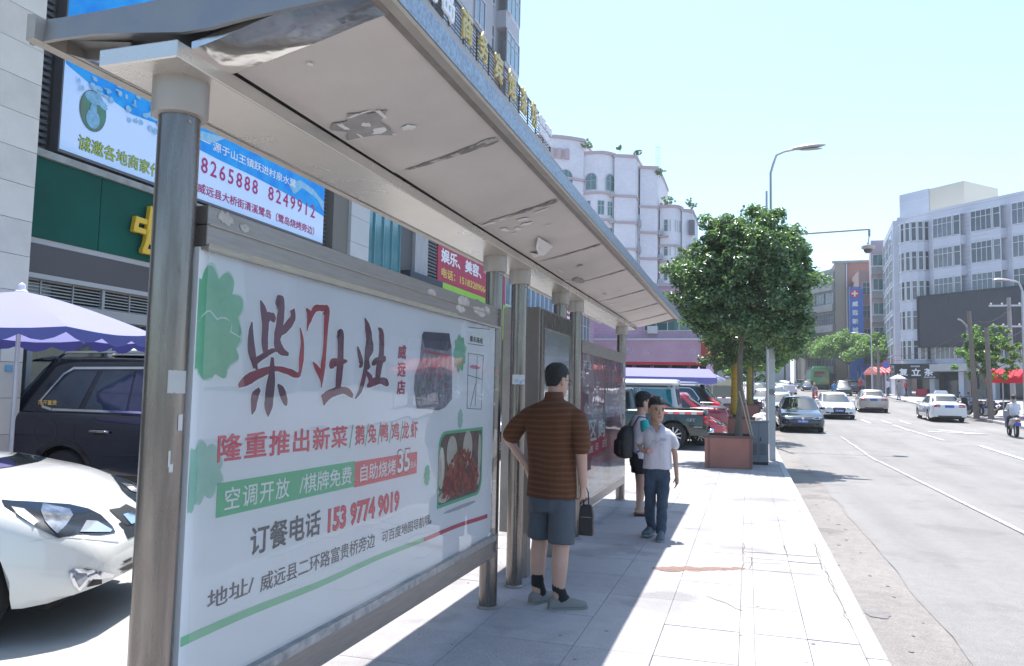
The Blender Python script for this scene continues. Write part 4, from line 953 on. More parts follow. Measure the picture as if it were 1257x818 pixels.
# ---- purple building: side wall along the street, gable front facing the viewer ----
pk = mat('pink_tiles', (.40, .24, .37), .7, var=.10, vs=.7, bump=.3, bs=12); pkd = mat('pink_fascia', (.62, .40, .52), .7, var=.15, vs=1)
def brick_mat(name, c, mortar, sc=1.0, w=.5, h=.25, ms=.02, rough=.85):
    if name in MATS: return MATS[name]
    m = bpy.data.materials.new(name); m.use_nodes = True; nt = m.node_tree; b = nt.nodes['Principled BSDF']; b.inputs['Roughness'].default_value = rough
    tc = nt.nodes.new('ShaderNodeTexCoord'); sx = nt.nodes.new('ShaderNodeSeparateXYZ'); ad = nt.nodes.new('ShaderNodeMath'); cb = nt.nodes.new('ShaderNodeCombineXYZ')
    nt.links.new(tc.outputs['Object'], sx.inputs[0]); nt.links.new(sx.outputs[0], ad.inputs[0]); nt.links.new(sx.outputs[1], ad.inputs[1]); nt.links.new(ad.outputs[0], cb.inputs[0]); nt.links.new(sx.outputs[2], cb.inputs[1])
    br = nt.nodes.new('ShaderNodeTexBrick'); br.inputs['Scale'].default_value = sc; br.inputs['Brick Width'].default_value = w; br.inputs['Row Height'].default_value = h; br.inputs['Mortar Size'].default_value = ms
    br.inputs['Color1'].default_value = (*c, 1); br.inputs['Color2'].default_value = (*[x*.92 for x in c], 1); br.inputs['Mortar'].default_value = (*mortar, 1)
    nt.links.new(cb.outputs[0], br.inputs['Vector'])
    n = nt.nodes.new('ShaderNodeTexNoise'); n.inputs['Scale'].default_value = .5; n.inputs['Detail'].default_value = 6; nt.links.new(tc.outputs['Object'], n.inputs['Vector'])
    mx = nt.nodes.new('ShaderNodeMix'); mx.data_type = 'RGBA'; mx.blend_type = 'MULTIPLY'; mx.inputs[0].default_value = .18
    nt.links.new(br.outputs[0], mx.inputs[6]); nt.links.new(n.outputs[0], mx.inputs[7]); nt.links.new(mx.outputs[2], b.inputs['Base Color']); MATS[name] = m; return m
pkb = brick_mat('pink_tiled_wall', (.62, .42, .56), (.52, .35, .47), 1, .4, .2, .02)
pb = thing('pink_building', 'low pink purple tiled building with shops under a pale fascia behind the parked van', 'building', (-8, 48, .7))
mb = MB(); mb.box(-22, -9.0, 37.85, 60, 0, 9.5); mb.box(-9.0, -2.35, 46.5, 60, 3.7, 8.0); mb.box(-9.0, -2.4, 47.6, 60, 0, 3.7)
part('wall', mb, pkb, pb)
part('fascia', MB().box(-9.0, -2.3, 46.1, 46.49, 3.45, 4.75), pkd, pb); part('ledge', MB().box(-9.2, -2.25, 46.0, 46.5, 4.75, 4.85), white_al, pb)
part('roof_edge', MB().box(-9.3, -2.2, 46.3, 46.7, 8.0, 8.2), tww, pb)
window(pb, (-6.0, 46.47, 5.3), (1, 0, 0), 3.5, 1.25, 5, .7, pm=pane_teal); part('window_hood', MB().box(-6.2, -2.4, 46.0, 46.49, 6.62, 6.72), tww, pb)
part('air_conditioner', MB().box(-5.75, -5.15, 46.1, 46.44, 5.15, 5.6), white_al, pb)
for k in range(5):
    x = -8.3 + k*1.28; part('poster', MB().box(x, x+(.42 if k == 1 else .25), 46.085, 46.097, 3.95, 4.3 if k == 1 else 4.2), mat('fascia_poster', (.6, .5, .6), .6, var=.5, vs=9), pb)
mb = MB(); mb.box(-9, -2.4, 46.5, 46.54, 3.3, 3.45); part('red_strip', mb, ink_red, pb)
for k in range(6): part('shop_opening', MB().box(-8.8+k*1.1, -7.9+k*1.1, 47.5, 47.59, .3, 3.3), dark_in, pb); 
for k in range(5): part('column', MB().box(-7.86+k*1.1, -7.74+k*1.1, 46.9, 47.2, .3, 3.7), brown_m, pb)
for fl in range(2): window(pb, (-8.97, 40.0, 4.3+fl*2.6), (0, 1, 0), 4.5, 1.7, 5, .6, pm=pane_teal)
part('hood', MB().box(-9, -8.5, 39.8, 45.5, 6.25, 6.35), tww, pb)
pw_s = thing('red_sign', 'red shop sign with white lettering at the corner of the pink building', 'sign', (-2.0, 46.2, 4))
part('board', MB().box(-2.6, -.9, 46.0, 46.1, 3.75, 4.75), mat('sign_red', (.42, .04, .035), .5), pw_s); lettering('火锅', wht, pw_s, (-2.2, 45.99, 3.95), (1, 0, 0), VV, .95, .6, .03); part('sign_post', MB().box(-1.9, -1.7, 46.1, 46.4, .6, 4.5), brown_m, pw_s)
pws = thing('hanging_sign', 'red and white striped hanging sign on the purple side wall', 'sign', (-9, 39, 5))
part('board', MB().box(-8.98, -8.9, 37.9, 39.6, 4.3, 7.4), mat('hang_red', (.50, .05, .09), .5), pws)
for k in range(7): part('white_row', MB().box(-8.9, -8.89, 38.1, 39.4, 4.5+k*.28, 4.62+k*.28), wht, pws)
lettering('火锅', wht, pws, (-8.885, 38.1, 6.6), U, VV, 1.3, .6, .04)

# ---- white curved apartment building ----
wt = brick_mat('white_tiles', (.74, .73, .78), (.66, .64, .70), 1, .5, .26, .02); band_m = mat('pink_band', (.52, .41, .43), .8)
lw_pipe = mat('pipe_white', (.6, .6, .62), .5)
wb = thing('curved_apartment_building', 'white tiled apartment building with bowed fronts arched windows and plants on the roof', 'building', (-14, 92, 2))
def curve_block(pts, z0, z1, yb=104):
    mb = MB(); mb.prism(pts + [(pts[-1][0], yb), (pts[0][0], yb)], z0, z1, 'XY'); return mb
def bow(x0, y0, x1, y1, b, n=10):
    out = []; d = V(x1-x0, y1-y0); nrm = V(d.y, -d.x).normalized()
    for i in range(n+1):
        t = i/n; q = V(x0, y0) + d*t + nrm*b*sin(pi*t); out.append((q.x, q.y))
    return out
blocks = [(bow(-27, 86, -18.7, 88.3, 1.4), 31.9, 'a'), (bow(-18.7, 88.6, -15.2, 90.2, .8), 30.4, 'b'), ([(-15.2, 89.6), (-12.8, 90.6), (-12.6, 96)], 30.2, 'c'), ([(-12.5, 92.4), (-10.5, 93.2), (-10.3, 99)], 29.4, 'd'), (bow(-10.3, 94.2, -7.7, 95.8, .8), 24.8, 'e'), ([(-7.7, 95.2), (-6.5, 96.2), (-6.3, 101)], 24.5, 'f')]
for pts, zt, nm in blocks:
    part('wall', curve_block(pts, 1.5, zt), wt, wb)
    cx = sum(p[0] for p in pts)/len(pts)
    big = [(p[0] + (.12 if p[0] > cx else -.12), p[1]-.15) for p in pts]
    for z in ([zt - .35] + [zt - 5.2 - 3.2*k for k in range(7)]):
        if z < 3: continue
        part('band', curve_block(big, z, z + .28 + (.1 if z > zt-1 else 0)), band_m, wb)
def seg_win(p, q, z, w, h, **k):
    p, q = V(*p), V(*q); u = (q-p).normalized(); c_ = (p+q)/2 - u*w/2; n = V(u.y, -u.x)*.02; window(wb, (c_.x + n.x, c_.y + n.y, z), (u.x, u.y, 0), w, h, **k)
a = blocks[0][0]; b_ = blocks[1][0]
for p, q in ((a[4], a[5]), (a[7], a[8])): seg_win(p, q, 31.9-6.2, 1.75, 2.2, cols=3, transom=.55, arch=True, pm=pane_teal, fm=tww)
for i in (5, 6, 7): part('vent', MB().box(a[i][0]+.1, a[i][0]+.75, a[i][1]-.1, a[i][1]+.4, 29.1, 30.3), band_m, wb)
for p, q in ((b_[1], b_[3]), (b_[7], b_[9])): seg_win(p, q, 30.4-4.7, 1.4, 2.1, cols=2, transom=.55, arch=True, pm=pane_teal, fm=tww)
for fl in range(1, 7):
    z = 30.4 - 4.55 - 3.2*fl
    for p, q in ((b_[0], b_[2]), (b_[4], b_[6]), (b_[7], b_[9])): seg_win(p, q, z, .9, 1.8, cols=2, transom=.65, pm=pane_teal)
    for i in (4, 7): seg_win(a[i], a[i+1], z, 1.3, 1.75, cols=2, transom=.65, pm=pane_teal)
    part('air_conditioner', MB().box(-15.7, -15.15, 89.2, 89.58, z+2.3, z+2.9), mat('ac_grey', (.4, .4, .42), .6), wb)
    part('air_conditioner', MB().box(-12.75, -12.3, 91.6, 92.3, z-.9, z-.2), MATS['ac_grey'], wb)
    part('drain_pipe', MB().box(-12.62, -12.5, 91.9, 92.05, z-2.4, z+.6), lw_pipe, wb); window(wb, (-12.55, 95.3, z), (0, -1, 0), 1.2, 1.5, 2, 0, pm=pane_dark)
e_ = blocks[4][0]
for fl in range(6):
    z = 21.5 - 3.05*fl
    seg_win(e_[1], e_[3], z, .55, 1.5, cols=1, transom=.6, pm=pane_teal, fw=.05); seg_win(e_[3], e_[6], z, .8, 1.5, cols=2, transom=.6, pm=pane_teal, fw=.05); seg_win(e_[6], e_[9], z, .8, 1.5, cols=2, transom=.6, pm=pane_teal, fw=.05)
    part('air_conditioner', MB().box(-10.4, -9.95, 93.5, 94.0, z-.5, z+.1), MATS['ac_grey'], wb); part('sill_hood', MB().box(-10.3, -9.2, 93.4, 94.1, z-.75, z-.65), band_m, wb)
    part('balcony_cage', MB().box(-6.9, -6.2, 95.4, 96.2, z-.2, z+1.6), mat('cage_dark', (.12, .12, .14), .6), wb)
mb = MB(); 
for i in range(3): mb.bar((-10.9+.25*i, 95, 29.4), (-10.9+.25*i, 95, 32.6), .05)
for z in np.arange(29.6, 32.5, .35): mb.bar((-10.9, 95, z), (-10.4, 95, z), .035)
part('roof_mast', mb, white_al, wb)
# more low blocks behind along the left so the street closes
lb = thing('distant_block', 'plain grey building far down the left side of the street', 'building', (-14, 130, 3))
part('wall', MB().box(-30, -3.5, 118, 150, 2, 17), mat('far_grey', (.33, .34, .36), .8), lb)
for fl in range(4):
    for k in range(5): window(lb, (-15 + k*2.3, 117.97, 5 + fl*3.1), (1, 0, 0), 1.5, 1.5, 2, 0)
# ---------------- right hand side: the five storey building with the dark screen ----------------
lw = brick_mat('pale_tiles', (.58, .61, .68), (.50, .53, .61), 1, .4, .2, .02); lw2 = mat('pale_trim', (.72, .75, .82), .6)
led = thing('office_building', 'pale blue grey five storey corner building with bay windows and a huge dark screen', 'building', (15, 86, 1.9))
C0 = V(14.9, 86.0); FD = V(9.4, -9.6).normalized()      # the facade runs from the corner towards the right foreground
FN = V(FD.y, -FD.x)                                     # outward normal
if FN.y > 0: FN = -FN
def FP(a, d=0, z=0): q = C0 + FD*a + FN*d; return (q.x, q.y, z)
def fbox(mb, a0, a1, d0, d1, z0, z1):
    P = [FP(a, d, z) for z in (z0, z1) for a, d in ((a0, d0), (a1, d0), (a1, d1), (a0, d1))]
    return mb.add(P, [(0, 3, 2, 1), (4, 5, 6, 7), (0, 1, 5, 4), (1, 2, 6, 5), (2, 3, 7, 6), (3, 0, 4, 7)])
fl0 = [5.4 + 2.95*k for k in range(5)]      # sill heights
mb = MB(); fbox(mb, 0, 34, -16, 0, 4.9, 19.95); fbox(mb, -.1, 34.2, -16, .12, 19.95, 20.2)
part('wall', mb, lw, led)
mb = MB(); fbox(mb, -2.0, 1.35, -9, -3.0, 20.2, 23.4); part('stair_tower', mb, lw, led)
mb = MB(); fbox(mb, 1.36, 5.0, -8.8, -3.1, 20.2, 23.35); part('stair_tower', mb, mat('cream_render', (.72, .66, .54), .8), led)
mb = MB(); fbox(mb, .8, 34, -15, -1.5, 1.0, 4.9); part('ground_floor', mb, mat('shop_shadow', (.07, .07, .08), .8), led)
mb = MB(); fbox(mb, -.2, 34, -.5, 1.3, 4.25, 4.95); part('canopy', mb, mat('canopy_pale', (.50, .50, .50), .7, var=.15, vs=1), led)
for k in range(12):
    mb = MB(); a = .2 + k*2.9; fbox(mb, a, a+.5, -.6, .1, 1.0, 4.25); part('column', mb, lw2, led)
for k in range(11):
    mb = MB(); a = .9 + k*2.9; fbox(mb, a, a+1.9, -1.2, -1.12, 1.9, 4.1); part('shop_window', mb, pane_dark, led)
    if k % 2 == 0:
        mb = MB(); fbox(mb, a+.3, a+1.5, -1.1, -.5, 1.75, 2.6); part('counter', mb, (ink_red, mat('shop_goods', (.3, .28, .25), .8, var=.5, vs=4))[k % 4 > 0], led)
# bay windows: 3-sided boxes, frames and panes
u3 = (FD.x, FD.y, 0)
for fl, zs in enumerate(fl0):
    for k in range(8):
        a0 = 3.9 + k*3.72
        pass
        if fl == 1 and a0 > 5: continue
        mb = MB(); pl = [FP(a0-.1, 0), FP(a0+.15, .55), FP(a0+2.9, .55), FP(a0+3.2, 0)]
        mb.prism([(p[0], p[1]) for p in pl], zs-.88, zs-.02, 'XY'); part('bay_parapet', mb, lw, led); mb = MB(); mb.prism([(p[0], p[1]) for p in pl], zs+2.0, zs+2.06, 'XY'); part('bay_head', mb, lw, led)
        window(led, FP(a0+.15, .53, zs), u3, 2.0, 2.0, 4, .68, fw=.07); window(led, FP(a0+2.2, .50, zs), u3, .72, 2.0, 1, .68, fw=.07)
    # round corner bay
    ring = [C0 + V(cos(t), sin(t))*1.75 for t in [radians(180 + 20*k) for k in range(8)]]
    ctr = C0 + FD*1.75 - FN*.25
    ring = [ctr + V(cos(t), sin(t))*1.55 for t in [radians(175 + 22*k) for k in range(8)]]
    mb = MB(); mb.prism([(p.x, p.y) for p in ring], zs-.9, zs-.02, 'XY'); part('corner_parapet', mb, lw, led); mb = MB(); mb.prism([(p.x, p.y) for p in ring], zs+1.98, zs+2.06, 'XY'); part('corner_head', mb, lw, led)
    for i in range(len(ring)-1):
        p, q = ring[i], ring[i+1]; d = (q-p); window(led, (p.x, p.y, zs), (d.x, d.y, 0), d.length - .02, 2.0, 1, .68, fw=.09)
# left return wall with strip windows
SW0, SW1 = V(14.45, 86.5), V(15.35, 98.5)
mb = MB(); mb.prism([(14.45, 86.5), (15.35, 98.5), (17.5, 98.5), (15.3, 86.1)], 1.2, 20.0, 'XY'); part('side_wall', mb, lw, led)
sd = (SW0 - SW1).normalized()
for fl, zs in enumerate(fl0):
    for k in range(3): q = SW1 + sd*(.4 + 3.8*k); window(led, (q.x - .03, q.y, zs-.6), (sd.x, sd.y, 0), 3.3, 2.6, 2, .5, fw=.12, pm=pane_teal, fm=lw2)
# screen
scr = thing('led_screen', 'huge switched off dark advertising screen on the corner building', 'screen', FP(6, .9, 6))
mb = MB(); fbox(mb, 2.9, 33, .62, 1.25, 6.75, 11.5); part('screen_panel', mb, mat('screen_dark', (.035, .035, .05), .5, var=.3, vs=.5), scr)
for k in range(10):
    mb = MB(); fbox(mb, 2.9+k*3.0, 2.94+k*3.0, 1.25, 1.27, 6.75, 11.5); part('panel_joint', mb, mat('screen_joint', (.06, .06, .08), .5), scr)
mb = MB(); fbox(mb, 2.75, 2.9, .55, 1.32, 6.6, 11.65); fbox(mb, 2.9, 33, .55, 1.32, 11.5, 11.65); fbox(mb, 2.9, 33, .55, 1.32, 6.6, 6.75); part('screen_frame', mb, mat('frame_black', (.02, .02, .028), .5), scr)
# tea shop sign
ts = thing('tea_shop_sign', 'black tea shop sign with three large white characters above the corner shop', 'sign', FP(-.6, 1.4, 3.6))
TSO = V(13.55, 83.6, 3.55); tu = V(.955, -.30, 0).normalized(); tn = V(-.30, -.955, 0).normalized()
def tb(mb, a0, a1, d0, d1, z0, z1):
    P = [TSO + tu*a + tn*d + V(0, 0, z) for z in (z0, z1) for a, d in ((a0, d0), (a1, d0), (a1, d1), (a0, d1))]
    return mb.add(P, [(0, 3, 2, 1), (4, 5, 6, 7), (0, 1, 5, 4), (1, 2, 6, 5), (2, 3, 7, 6), (3, 0, 4, 7)])
part('board', tb(MB(), 0, 4.15, 0, .3, 0, 1.45), mat('tea_black', (.012, .012, .016), .4), ts); part('side_strip', tb(MB(), .08, .36, .3, .32, .15, 1.3), mat('grey_strip', (.35, .35, .36), .6), ts)
for ch, a in (('复', .75), ('立', 1.85), ('茶', 2.95)):
    q = TSO + tu*a + tn*.31 + V(0, 0, .28); lettering(ch, wht, ts, q, tu, VV, .82, .72, .03)
q = TSO + tu*1.8 + tn*.31 + V(0, 0, 1.12); lettering('老坝中街茶', wht, ts, q, tu, VV, .8, .16, .02); q = TSO + tu*2.9 + tn*.31 + V(0, 0, .1); lettering('总店电话', wht, ts, q, tu, VV, 1.0, .12, .02)
q = TSO + tu*.12 + tn*.33 + V(0, 0, .3)
for k, ch in enumerate('佳茗'): lettering(ch, MATS['tea_black'], ts, q + V(0, 0, .45*(1-k)), tu, VV, .2, .32, .03)

# ---- brick buildings further down ----
bkm = brick_mat('red_brick', (.42, .17, .13), (.36, .25, .22), 1, .5, .16, .02); conc = mat('weathered_concrete', (.38, .38, .37), .85, var=.25, vs=.6)
nb = thing('pink_brick_building', 'narrow pink and brick apartment block left of the corner building', 'building', (12.5, 100, 2.2))
mb = MB(); mb.prism([(14.1, 99), (15.6, 99), (17.2, 112), (15.7, 112)], 2.0, 20.4, 'XY'); part('wall', mb, brick_mat('pink_brick', (.46, .38, .42), (.40, .33, .37), 1, .5, .16, .02), nb)
part('brick_pier', MB().box(15.6, 16.4, 98.9, 99.3, 2.0, 20.2), bkm, nb)
for fl in range(5):
    z = 5.6 + 2.9*fl; window(nb, (14.25, 98.97, z+.1), (1, 0, 0), 1.2, 1.4, 2, 0, pm=pane_teal); part('balcony', MB().box(14.1, 15.55, 98.3, 98.98, z-.9, z-.1), conc, nb); part('slab_edge', MB().box(14.0, 15.6, 98.2, 98.98, z-.1, z), lw2, nb)
    if fl % 2: part('air_conditioner', MB().box(15.6, 16.2, 98.5, 98.88, z-.2, z+.3), MATS['ac_grey'], nb)
bk = thing('brick_apartment_building', 'red brick apartment building with grey balconied side behind the street trees', 'building', (14, 122, 3))
mb = MB(); mb.box(12.0, 22, 118, 135, 3, 20.9); part('wall', mb, bkm, bk); part('render_strip', MB().box(12.02, 13.35, 117.85, 117.99, 3, 21.0), mat('tan_render', (.36, .32, .26), .85), bk); part('roof_edge', MB().box(11.7, 22.2, 117.7, 118.3, 20.9, 21.2), conc, bk)
part('downpipe', MB().box(13.5, 13.62, 117.75, 117.9, 3, 20.8), lw2, bk)
mb = MB(); mb.prism([(11.99, 118), (11.99, 160), (8.7, 160), (8.7, 124)], 3, 20.2, 'XY'); part('side_wall', mb, conc, bk)
for fl in range(5):
    z = 6.0 + 3.0*fl
    mb = MB(); mb.prism([(11.95, 117.9), (8.6, 123.9), (8.2, 123.5), (11.6, 117.5)], z-1.0, z, 'XY'); part('balcony', mb, conc, bk)
    d = V(3.3, -6.0); ln = d.length
    for k in range(3): q = V(8.66, 123.95) + d*(k/3+.02); window(bk, (q.x-.05, q.y-.1, z+.05), (d.x, d.y, 0), ln/3-.25, 1.7, 3, .6, fm=mat('old_frames', (.3, .3, .32), .6))
mb = MB(); mb.add([(13.6, 115.6, 17.4), (16, 115, 19.2), (16, 117.8, 19.2), (13.6, 117.8, 17.4)], [(0, 1, 2, 3)]); mb.add([(13.6, 115.6, 17.3), (16, 115, 19.1), (16, 117.8, 19.1), (13.6, 117.8, 17.3)], [(3, 2, 1, 0)]); part('sloping_canopy', mb, MATS['ac_grey'], bk)
ms = brick_mat('faded_brick', (.42, .27, .24), (.36, .27, .25), 1, .5, .16, .02)
mbk = thing('middle_brick_building', 'faded brick block behind the blue hospital sign', 'building', (14.5, 112, 2.6))
part('wall', MB().box(14.2, 24, 110.5, 117.5, 2.6, 18.6), ms, mbk)
for fl in range(4): window(mbk, (14.6, 110.45, 6+3.1*fl), (1, 0, 0), 1.6, 1.7, 3, .6, pm=pane_teal)
hs = thing('hospital_sign', 'tall vertical blue sign with a red and white cross and white characters', 'sign', (13.6, 108.5, 4))
part('board', MB().box(12.85, 14.2, 108.9, 109.4, 4, 16.2), mat('hospital_blue', (.03, .17, .62), .5), hs); part('side_board', MB().box(14.2, 14.5, 108.9, 109.9, 4, 15.9), MATS['hospital_blue'], hs)
mb = MB(); mb.ellipse((13.5, 108.885, 15.3), (1, 0, 0), VV, .58, .58, 24); part('cross_disc', mb, ink_rose, hs)
mb = MB(); mb.box(13.40, 13.60, 108.86, 108.88, 14.92, 15.68); mb.box(13.12, 13.399, 108.86, 108.88, 15.2, 15.4); mb.box(13.601, 13.88, 108.86, 108.88, 15.2, 15.4); part('cross', mb, wht, hs)
for k, ch in enumerate('威远新城医院'): lettering(ch, wht, hs, (13.15, 108.88, 13.55-1.15*k), (1, 0, 0), VV, .75, .75, .05)
# closing block far away at the end of the road
eb = thing('distant_slab_building', 'hazy grey slab building closing the end of the street', 'building', (0, 190, 5))
part('wall', MB().box(-10, 9.5, 190, 205, 3, 16), mat('far_slab', (.30, .31, .33), .85), eb)

# ---- masts, lamps, wires ----
galv = mat('galvanised', (.50, .51, .53), .45, .5, var=.1, vs=6); woodp = mat('weathered_pole', (.25, .21, .18), .9, var=.25, vs=6, stretch=(6, 6, .6)); concp = mat('concrete_pole', (.40, .39, .37), .85, var=.15, vs=4)
lamp_w = mat('lamp_housing', (.55, .56, .58), .4, .2)
def lamp(x, y, z0, h, reach, label, r=.07, dirx=-1, square=0, group=None):
    t = thing('street_lamp', label, 'street lamp', (x, y, z0), 0, group); s = dirx
    mb = MB()
    if square: mb.box(-.07, .07, -.07, .07, 0, square); mb.tube([(0, 0, square), (0, 0, h-.5)], [r*.8, r*.5], 8)
    else: mb.tube([(0, 0, 0), (0, 0, h*.5), (0, 0, h-.5)], [r*1.3, r, r*.7], 10)
    part('pole', mb, lamp_w if square else galv, t, world=False, smooth=True)
    mb = MB(); mb.tube([(0, 0, h-.52), (s*.06, 0, h-.3), (s*reach*.25, 0, h-.08), (s*reach*.6, 0, h), (s*reach, 0, h+.03)], r*.55, 8); part('arm', mb, galv, t, world=False, smooth=True)
    mb = MB(); L_ = .78; rings = []
    for k in range(9):
        q = k/8; a = sin(pi*min(1, q*.92+.08))**.6; rings.append([(s*(reach-.05+L_*q), .14*a*cos(j*pi/6), h+.04 + .05*q + (.075 if sin(j*pi/6) > 0 else .045)*a*sin(j*pi/6)) for j in range(12)])
    mb.loft(rings); part('lamp_head', mb, lamp_w, t, world=False, smooth=True)
    mb = MB(); mb.ellipse((s*(reach+.38), 0, h+.005), (1, 0, 0), (0, 1, 0), .26, .09, 16); part('lens', mb, mat('lamp_lens', (.35, .36, .38), .2), t, world=False)
    return t
l1 = lamp(.55, 19.3, 0, 7.45, .55, 'tall thin street lamp rising behind the big tree over the near kerb', .055, 1, square=2.72)
for z in (1.2, 1.75, 2.35): part('pole_band', MB().box(-.08, .08, -.08, .08, z, z+.05), galv, l1, world=False)
mb = MB(); mb.lathe([(.055, -.1), (.07, 0), (.055, .1)], (0, -.11, 1.62), 12, 'Y'); part('meter', mb, mat('meter_grey', (.25, .27, .28), .5), l1, world=False)
lamp(12.75, 42.5, .62, 6.75, .55, 'tall street lamp on the right standing by the red awnings', .085, -1)
lamp(11.9, 84, 1.85, 6.2, 1.2, 'grey street lamp beside the far street trees under the blue sign', .07, -1)
lamp(12.2, 105, 2.5, 6.4, 1.2, 'small distant street lamp behind the green street trees', .06, -1)
t = thing('camera_mast', 'thin mast with a long arm holding a white dome camera over the road', 'camera', (.60, 25.5, .1))
mb = MB(); mb.tube([(0, 0, 0), (0, 0, 8.0)], [.06, .035], 8); part('pole', mb, galv, t, world=False, smooth=True)
mb = MB(); mb.tube([(0, 0, 6.52), (3.0, 0, 6.62)], .028, 8); mb.tube([(3.0, 0, 6.62), (3.0, 0, 6.40)], .035, 8); part('arm', mb, mat('arm_grey', (.38, .35, .36), .5), t, world=False, smooth=True)
mb = MB(); mb.tube([(2.96, 0, 6.20), (2.96, 0, 6.10)], .04, 8); mb.lathe([(.05, 6.14), (.19, 6.10), (.20, 6.04), (.15, 6.0)], (2.96, 0, 0), 18); part('housing', mb, mat('camera_beige', (.55, .52, .49), .5), t, world=False, smooth=True)
mb = MB(); mb.lathe([(.13, 6.0), (.12, 5.93), (.07, 5.88), (.01, 5.87)], (2.96, 0, 0), 16); part('dome', mb, mat('dome_dark', (.12, .12, .13), .15), t, world=False, smooth=True)
mb = MB(); mb.tube([(3.0, 0, 6.42), (2.96, 0, 6.18)], .02, 6); part('hanger', mb, galv, t, world=False)
# utility poles
def upole(x, y, z0, h, label, m_, r=.11, lean=0, cross=()):
    t = thing('utility_pole', label, 'utility pole', (x, y, z0)); mb = MB(); mb.tube([(0, 0, 0), (lean, 0, h)], [r*1.15, r*.8], 10); part('pole', mb, m_, t, world=False, smooth=True)
    for z, w in cross:
        part('crossarm', MB().box(-w, w, -.05, .05, z, z+.09), galv, t, world=False)
        for k in (-.9, -.4, .4, .9): part('insulator', MB().lathe([(.04, 0), (.06, .06), (.03, .12)], (w*k, 0, z+.09), 8), white_al, t, world=False, smooth=True)
    return t
upole(10.9, 43.5, .62, 5.4, 'dark leaning wooden utility pole in front of the small street tree', woodp, .12, -.22)
upole(11.35, 42.8, .62, 4.5, 'second dark wooden utility pole right of the leaning one', woodp, .12, -.10)
up3 = upole(11.6, 47.5, .8, 4.9, 'thin pale pole between the two wooden utility poles', concp, .07, -.05)
mb = MB(); mb.tube([(-.05, 0, 4.8), (-.3, 0, 5.1), (-.5, 0, 5.2)], .05, 6); part('lamp_arm', mb, concp, up3, world=False)
upole(14.4, 50, .85, 6.6, 'pale concrete power pole with two crossarms behind the red awnings', concp, .13, -.1, ((4.9, 1.0), (6.1, 1.1)))
mb = MB(); mb.tube([(-.35, 0, 4.9), (-.1, 0, 4.3)], .04, 6)
upole(11.6, 78, 1.7, 4.6, 'brown wooden pole by the round no parking sign', woodp, .13)
wm = mat('cable_black', (.02, .02, .02), .6)
def cable(p, q, sag, label):
    mb = MB(); p, q = V(*p), V(*q); mb.tube([p.lerp(q, k/12) - V(0, 0, sag*4*(k/12)*(1-k/12)) for k in range(13)], .018, 5); solo('overhead_cable', mb, wm, label, 'cable')
cable((10.7, 43.5, 5.7), (14.4, 50, 6.9), .5, 'upper black cable from the leaning pole to the crossarm pole'); cable((10.7, 43.5, 5.2), (11.6, 78, 6.0), .9, 'lower black cable running from the leaning pole down the street'); cable((11.3, 42.8, 4.9), (15.2, 50, 5.8), .4, 'black cable from the second wooden pole to the power pole'); cable((14.4, 50, 6.9), (13.6, 83.4, 5.4), 1.0, 'long sagging cable crossing in front of the dark screen')
# no parking sign
t = thing('no_parking_sign', 'round red and blue no parking sign on a grey post', 'traffic sign', (11.9, 76, 1.62)); mb = MB(); mb.tube([(0, 0, 0), (0, 0, 3.3)], .04, 8); part('post', mb, galv, t, world=False, smooth=True)
mb = MB(); mb.lathe([(.36, -.02), (.36, 0)], (0, -.05, 3.0), 24, 'Y'); part('rim', mb, ink_rose, t, world=False); mb = MB(); mb.lathe([(.27, -.03), (.27, -.02)], (0, -.05, 3.0), 24, 'Y'); part('face', mb, MATS['hospital_blue'], t, world=False)
mb = MB(); mb.bar((-.2, -.085, 3.2), (.2, -.085, 2.8), .07, .01); part('slash', mb, ink_rose, t, world=False)
# shop awnings
def awning(x, y, z, w, dpt, rise, m1, label, rz=0, legs=True, group=None, stripes=0, m2=None):
    t = thing('market_canopy', label, 'canopy', (x, y, z), rz, group); n = 12; mb = MB(); rings = []
    for i in range(n+1):
        a = -w/2 + w*i/n; sc = .06*(i % 2); rings.append([(a, -dpt/2, -.12-sc), (a, -dpt/2, .1), (a, -dpt/4, rise*.62), (a, 0, rise), (a, dpt/4, rise*.62), (a, dpt/2, .1), (a, dpt/2, -.1), (a, dpt/2-.02, .08), (a, 0, rise-.03), (a, -dpt/2+.02, .08)])
    mb.loft(rings, cap=False); part('cloth', mb, m1, t, world=False)
    if stripes:
        for k in range(stripes):
            a = -w/2 + w*(k+.25)/stripes; b_ = a + w*.45/stripes; mb = MB()
            mb.add([(a, -dpt/2-.012, -.13), (b_, -dpt/2-.012, -.13), (b_, -dpt/2-.012, .105), (a, -dpt/2-.012, .105), (b_, -dpt/4, rise*.62+.012), (a, -dpt/4, rise*.62+.012), (b_, 0, rise+.012), (a, 0, rise+.012)], [(0, 1, 2, 3), (3, 2, 4, 5), (5, 4, 6, 7)]); part('stripe', mb, m2, t, world=False)
    if legs:
        for sx in (-1, 1):
            for sy in (-1, 1): mb = MB(); mb.tube([(sx*w*.46, sy*dpt*.44, -z+g(y)), (sx*w*.46, sy*dpt*.44, .1)], .03, 6); part('leg', mb, galv, t, world=False)
    return t
def cloth_mat(name, c, tr=.35, var=.15):
    if name in MATS: return MATS[name]
    m = bpy.data.materials.new(name); m.use_nodes = True; nt = m.node_tree; b = nt.nodes['Principled BSDF']; b.inputs['Base Color'].default_value = (*c, 1); b.inputs['Roughness'].default_value = .8
    t = nt.nodes.new('ShaderNodeBsdfTranslucent'); t.inputs[0].default_value = (*c, 1); mx = nt.nodes.new('ShaderNodeMixShader'); mx.inputs[0].default_value = tr
    nt.links.new(b.outputs[0], mx.inputs[1]); nt.links.new(t.outputs[0], mx.inputs[2]); nt.links.new(mx.outputs[0], nt.nodes['Material Output'].inputs[0]); MATS[name] = m; return m
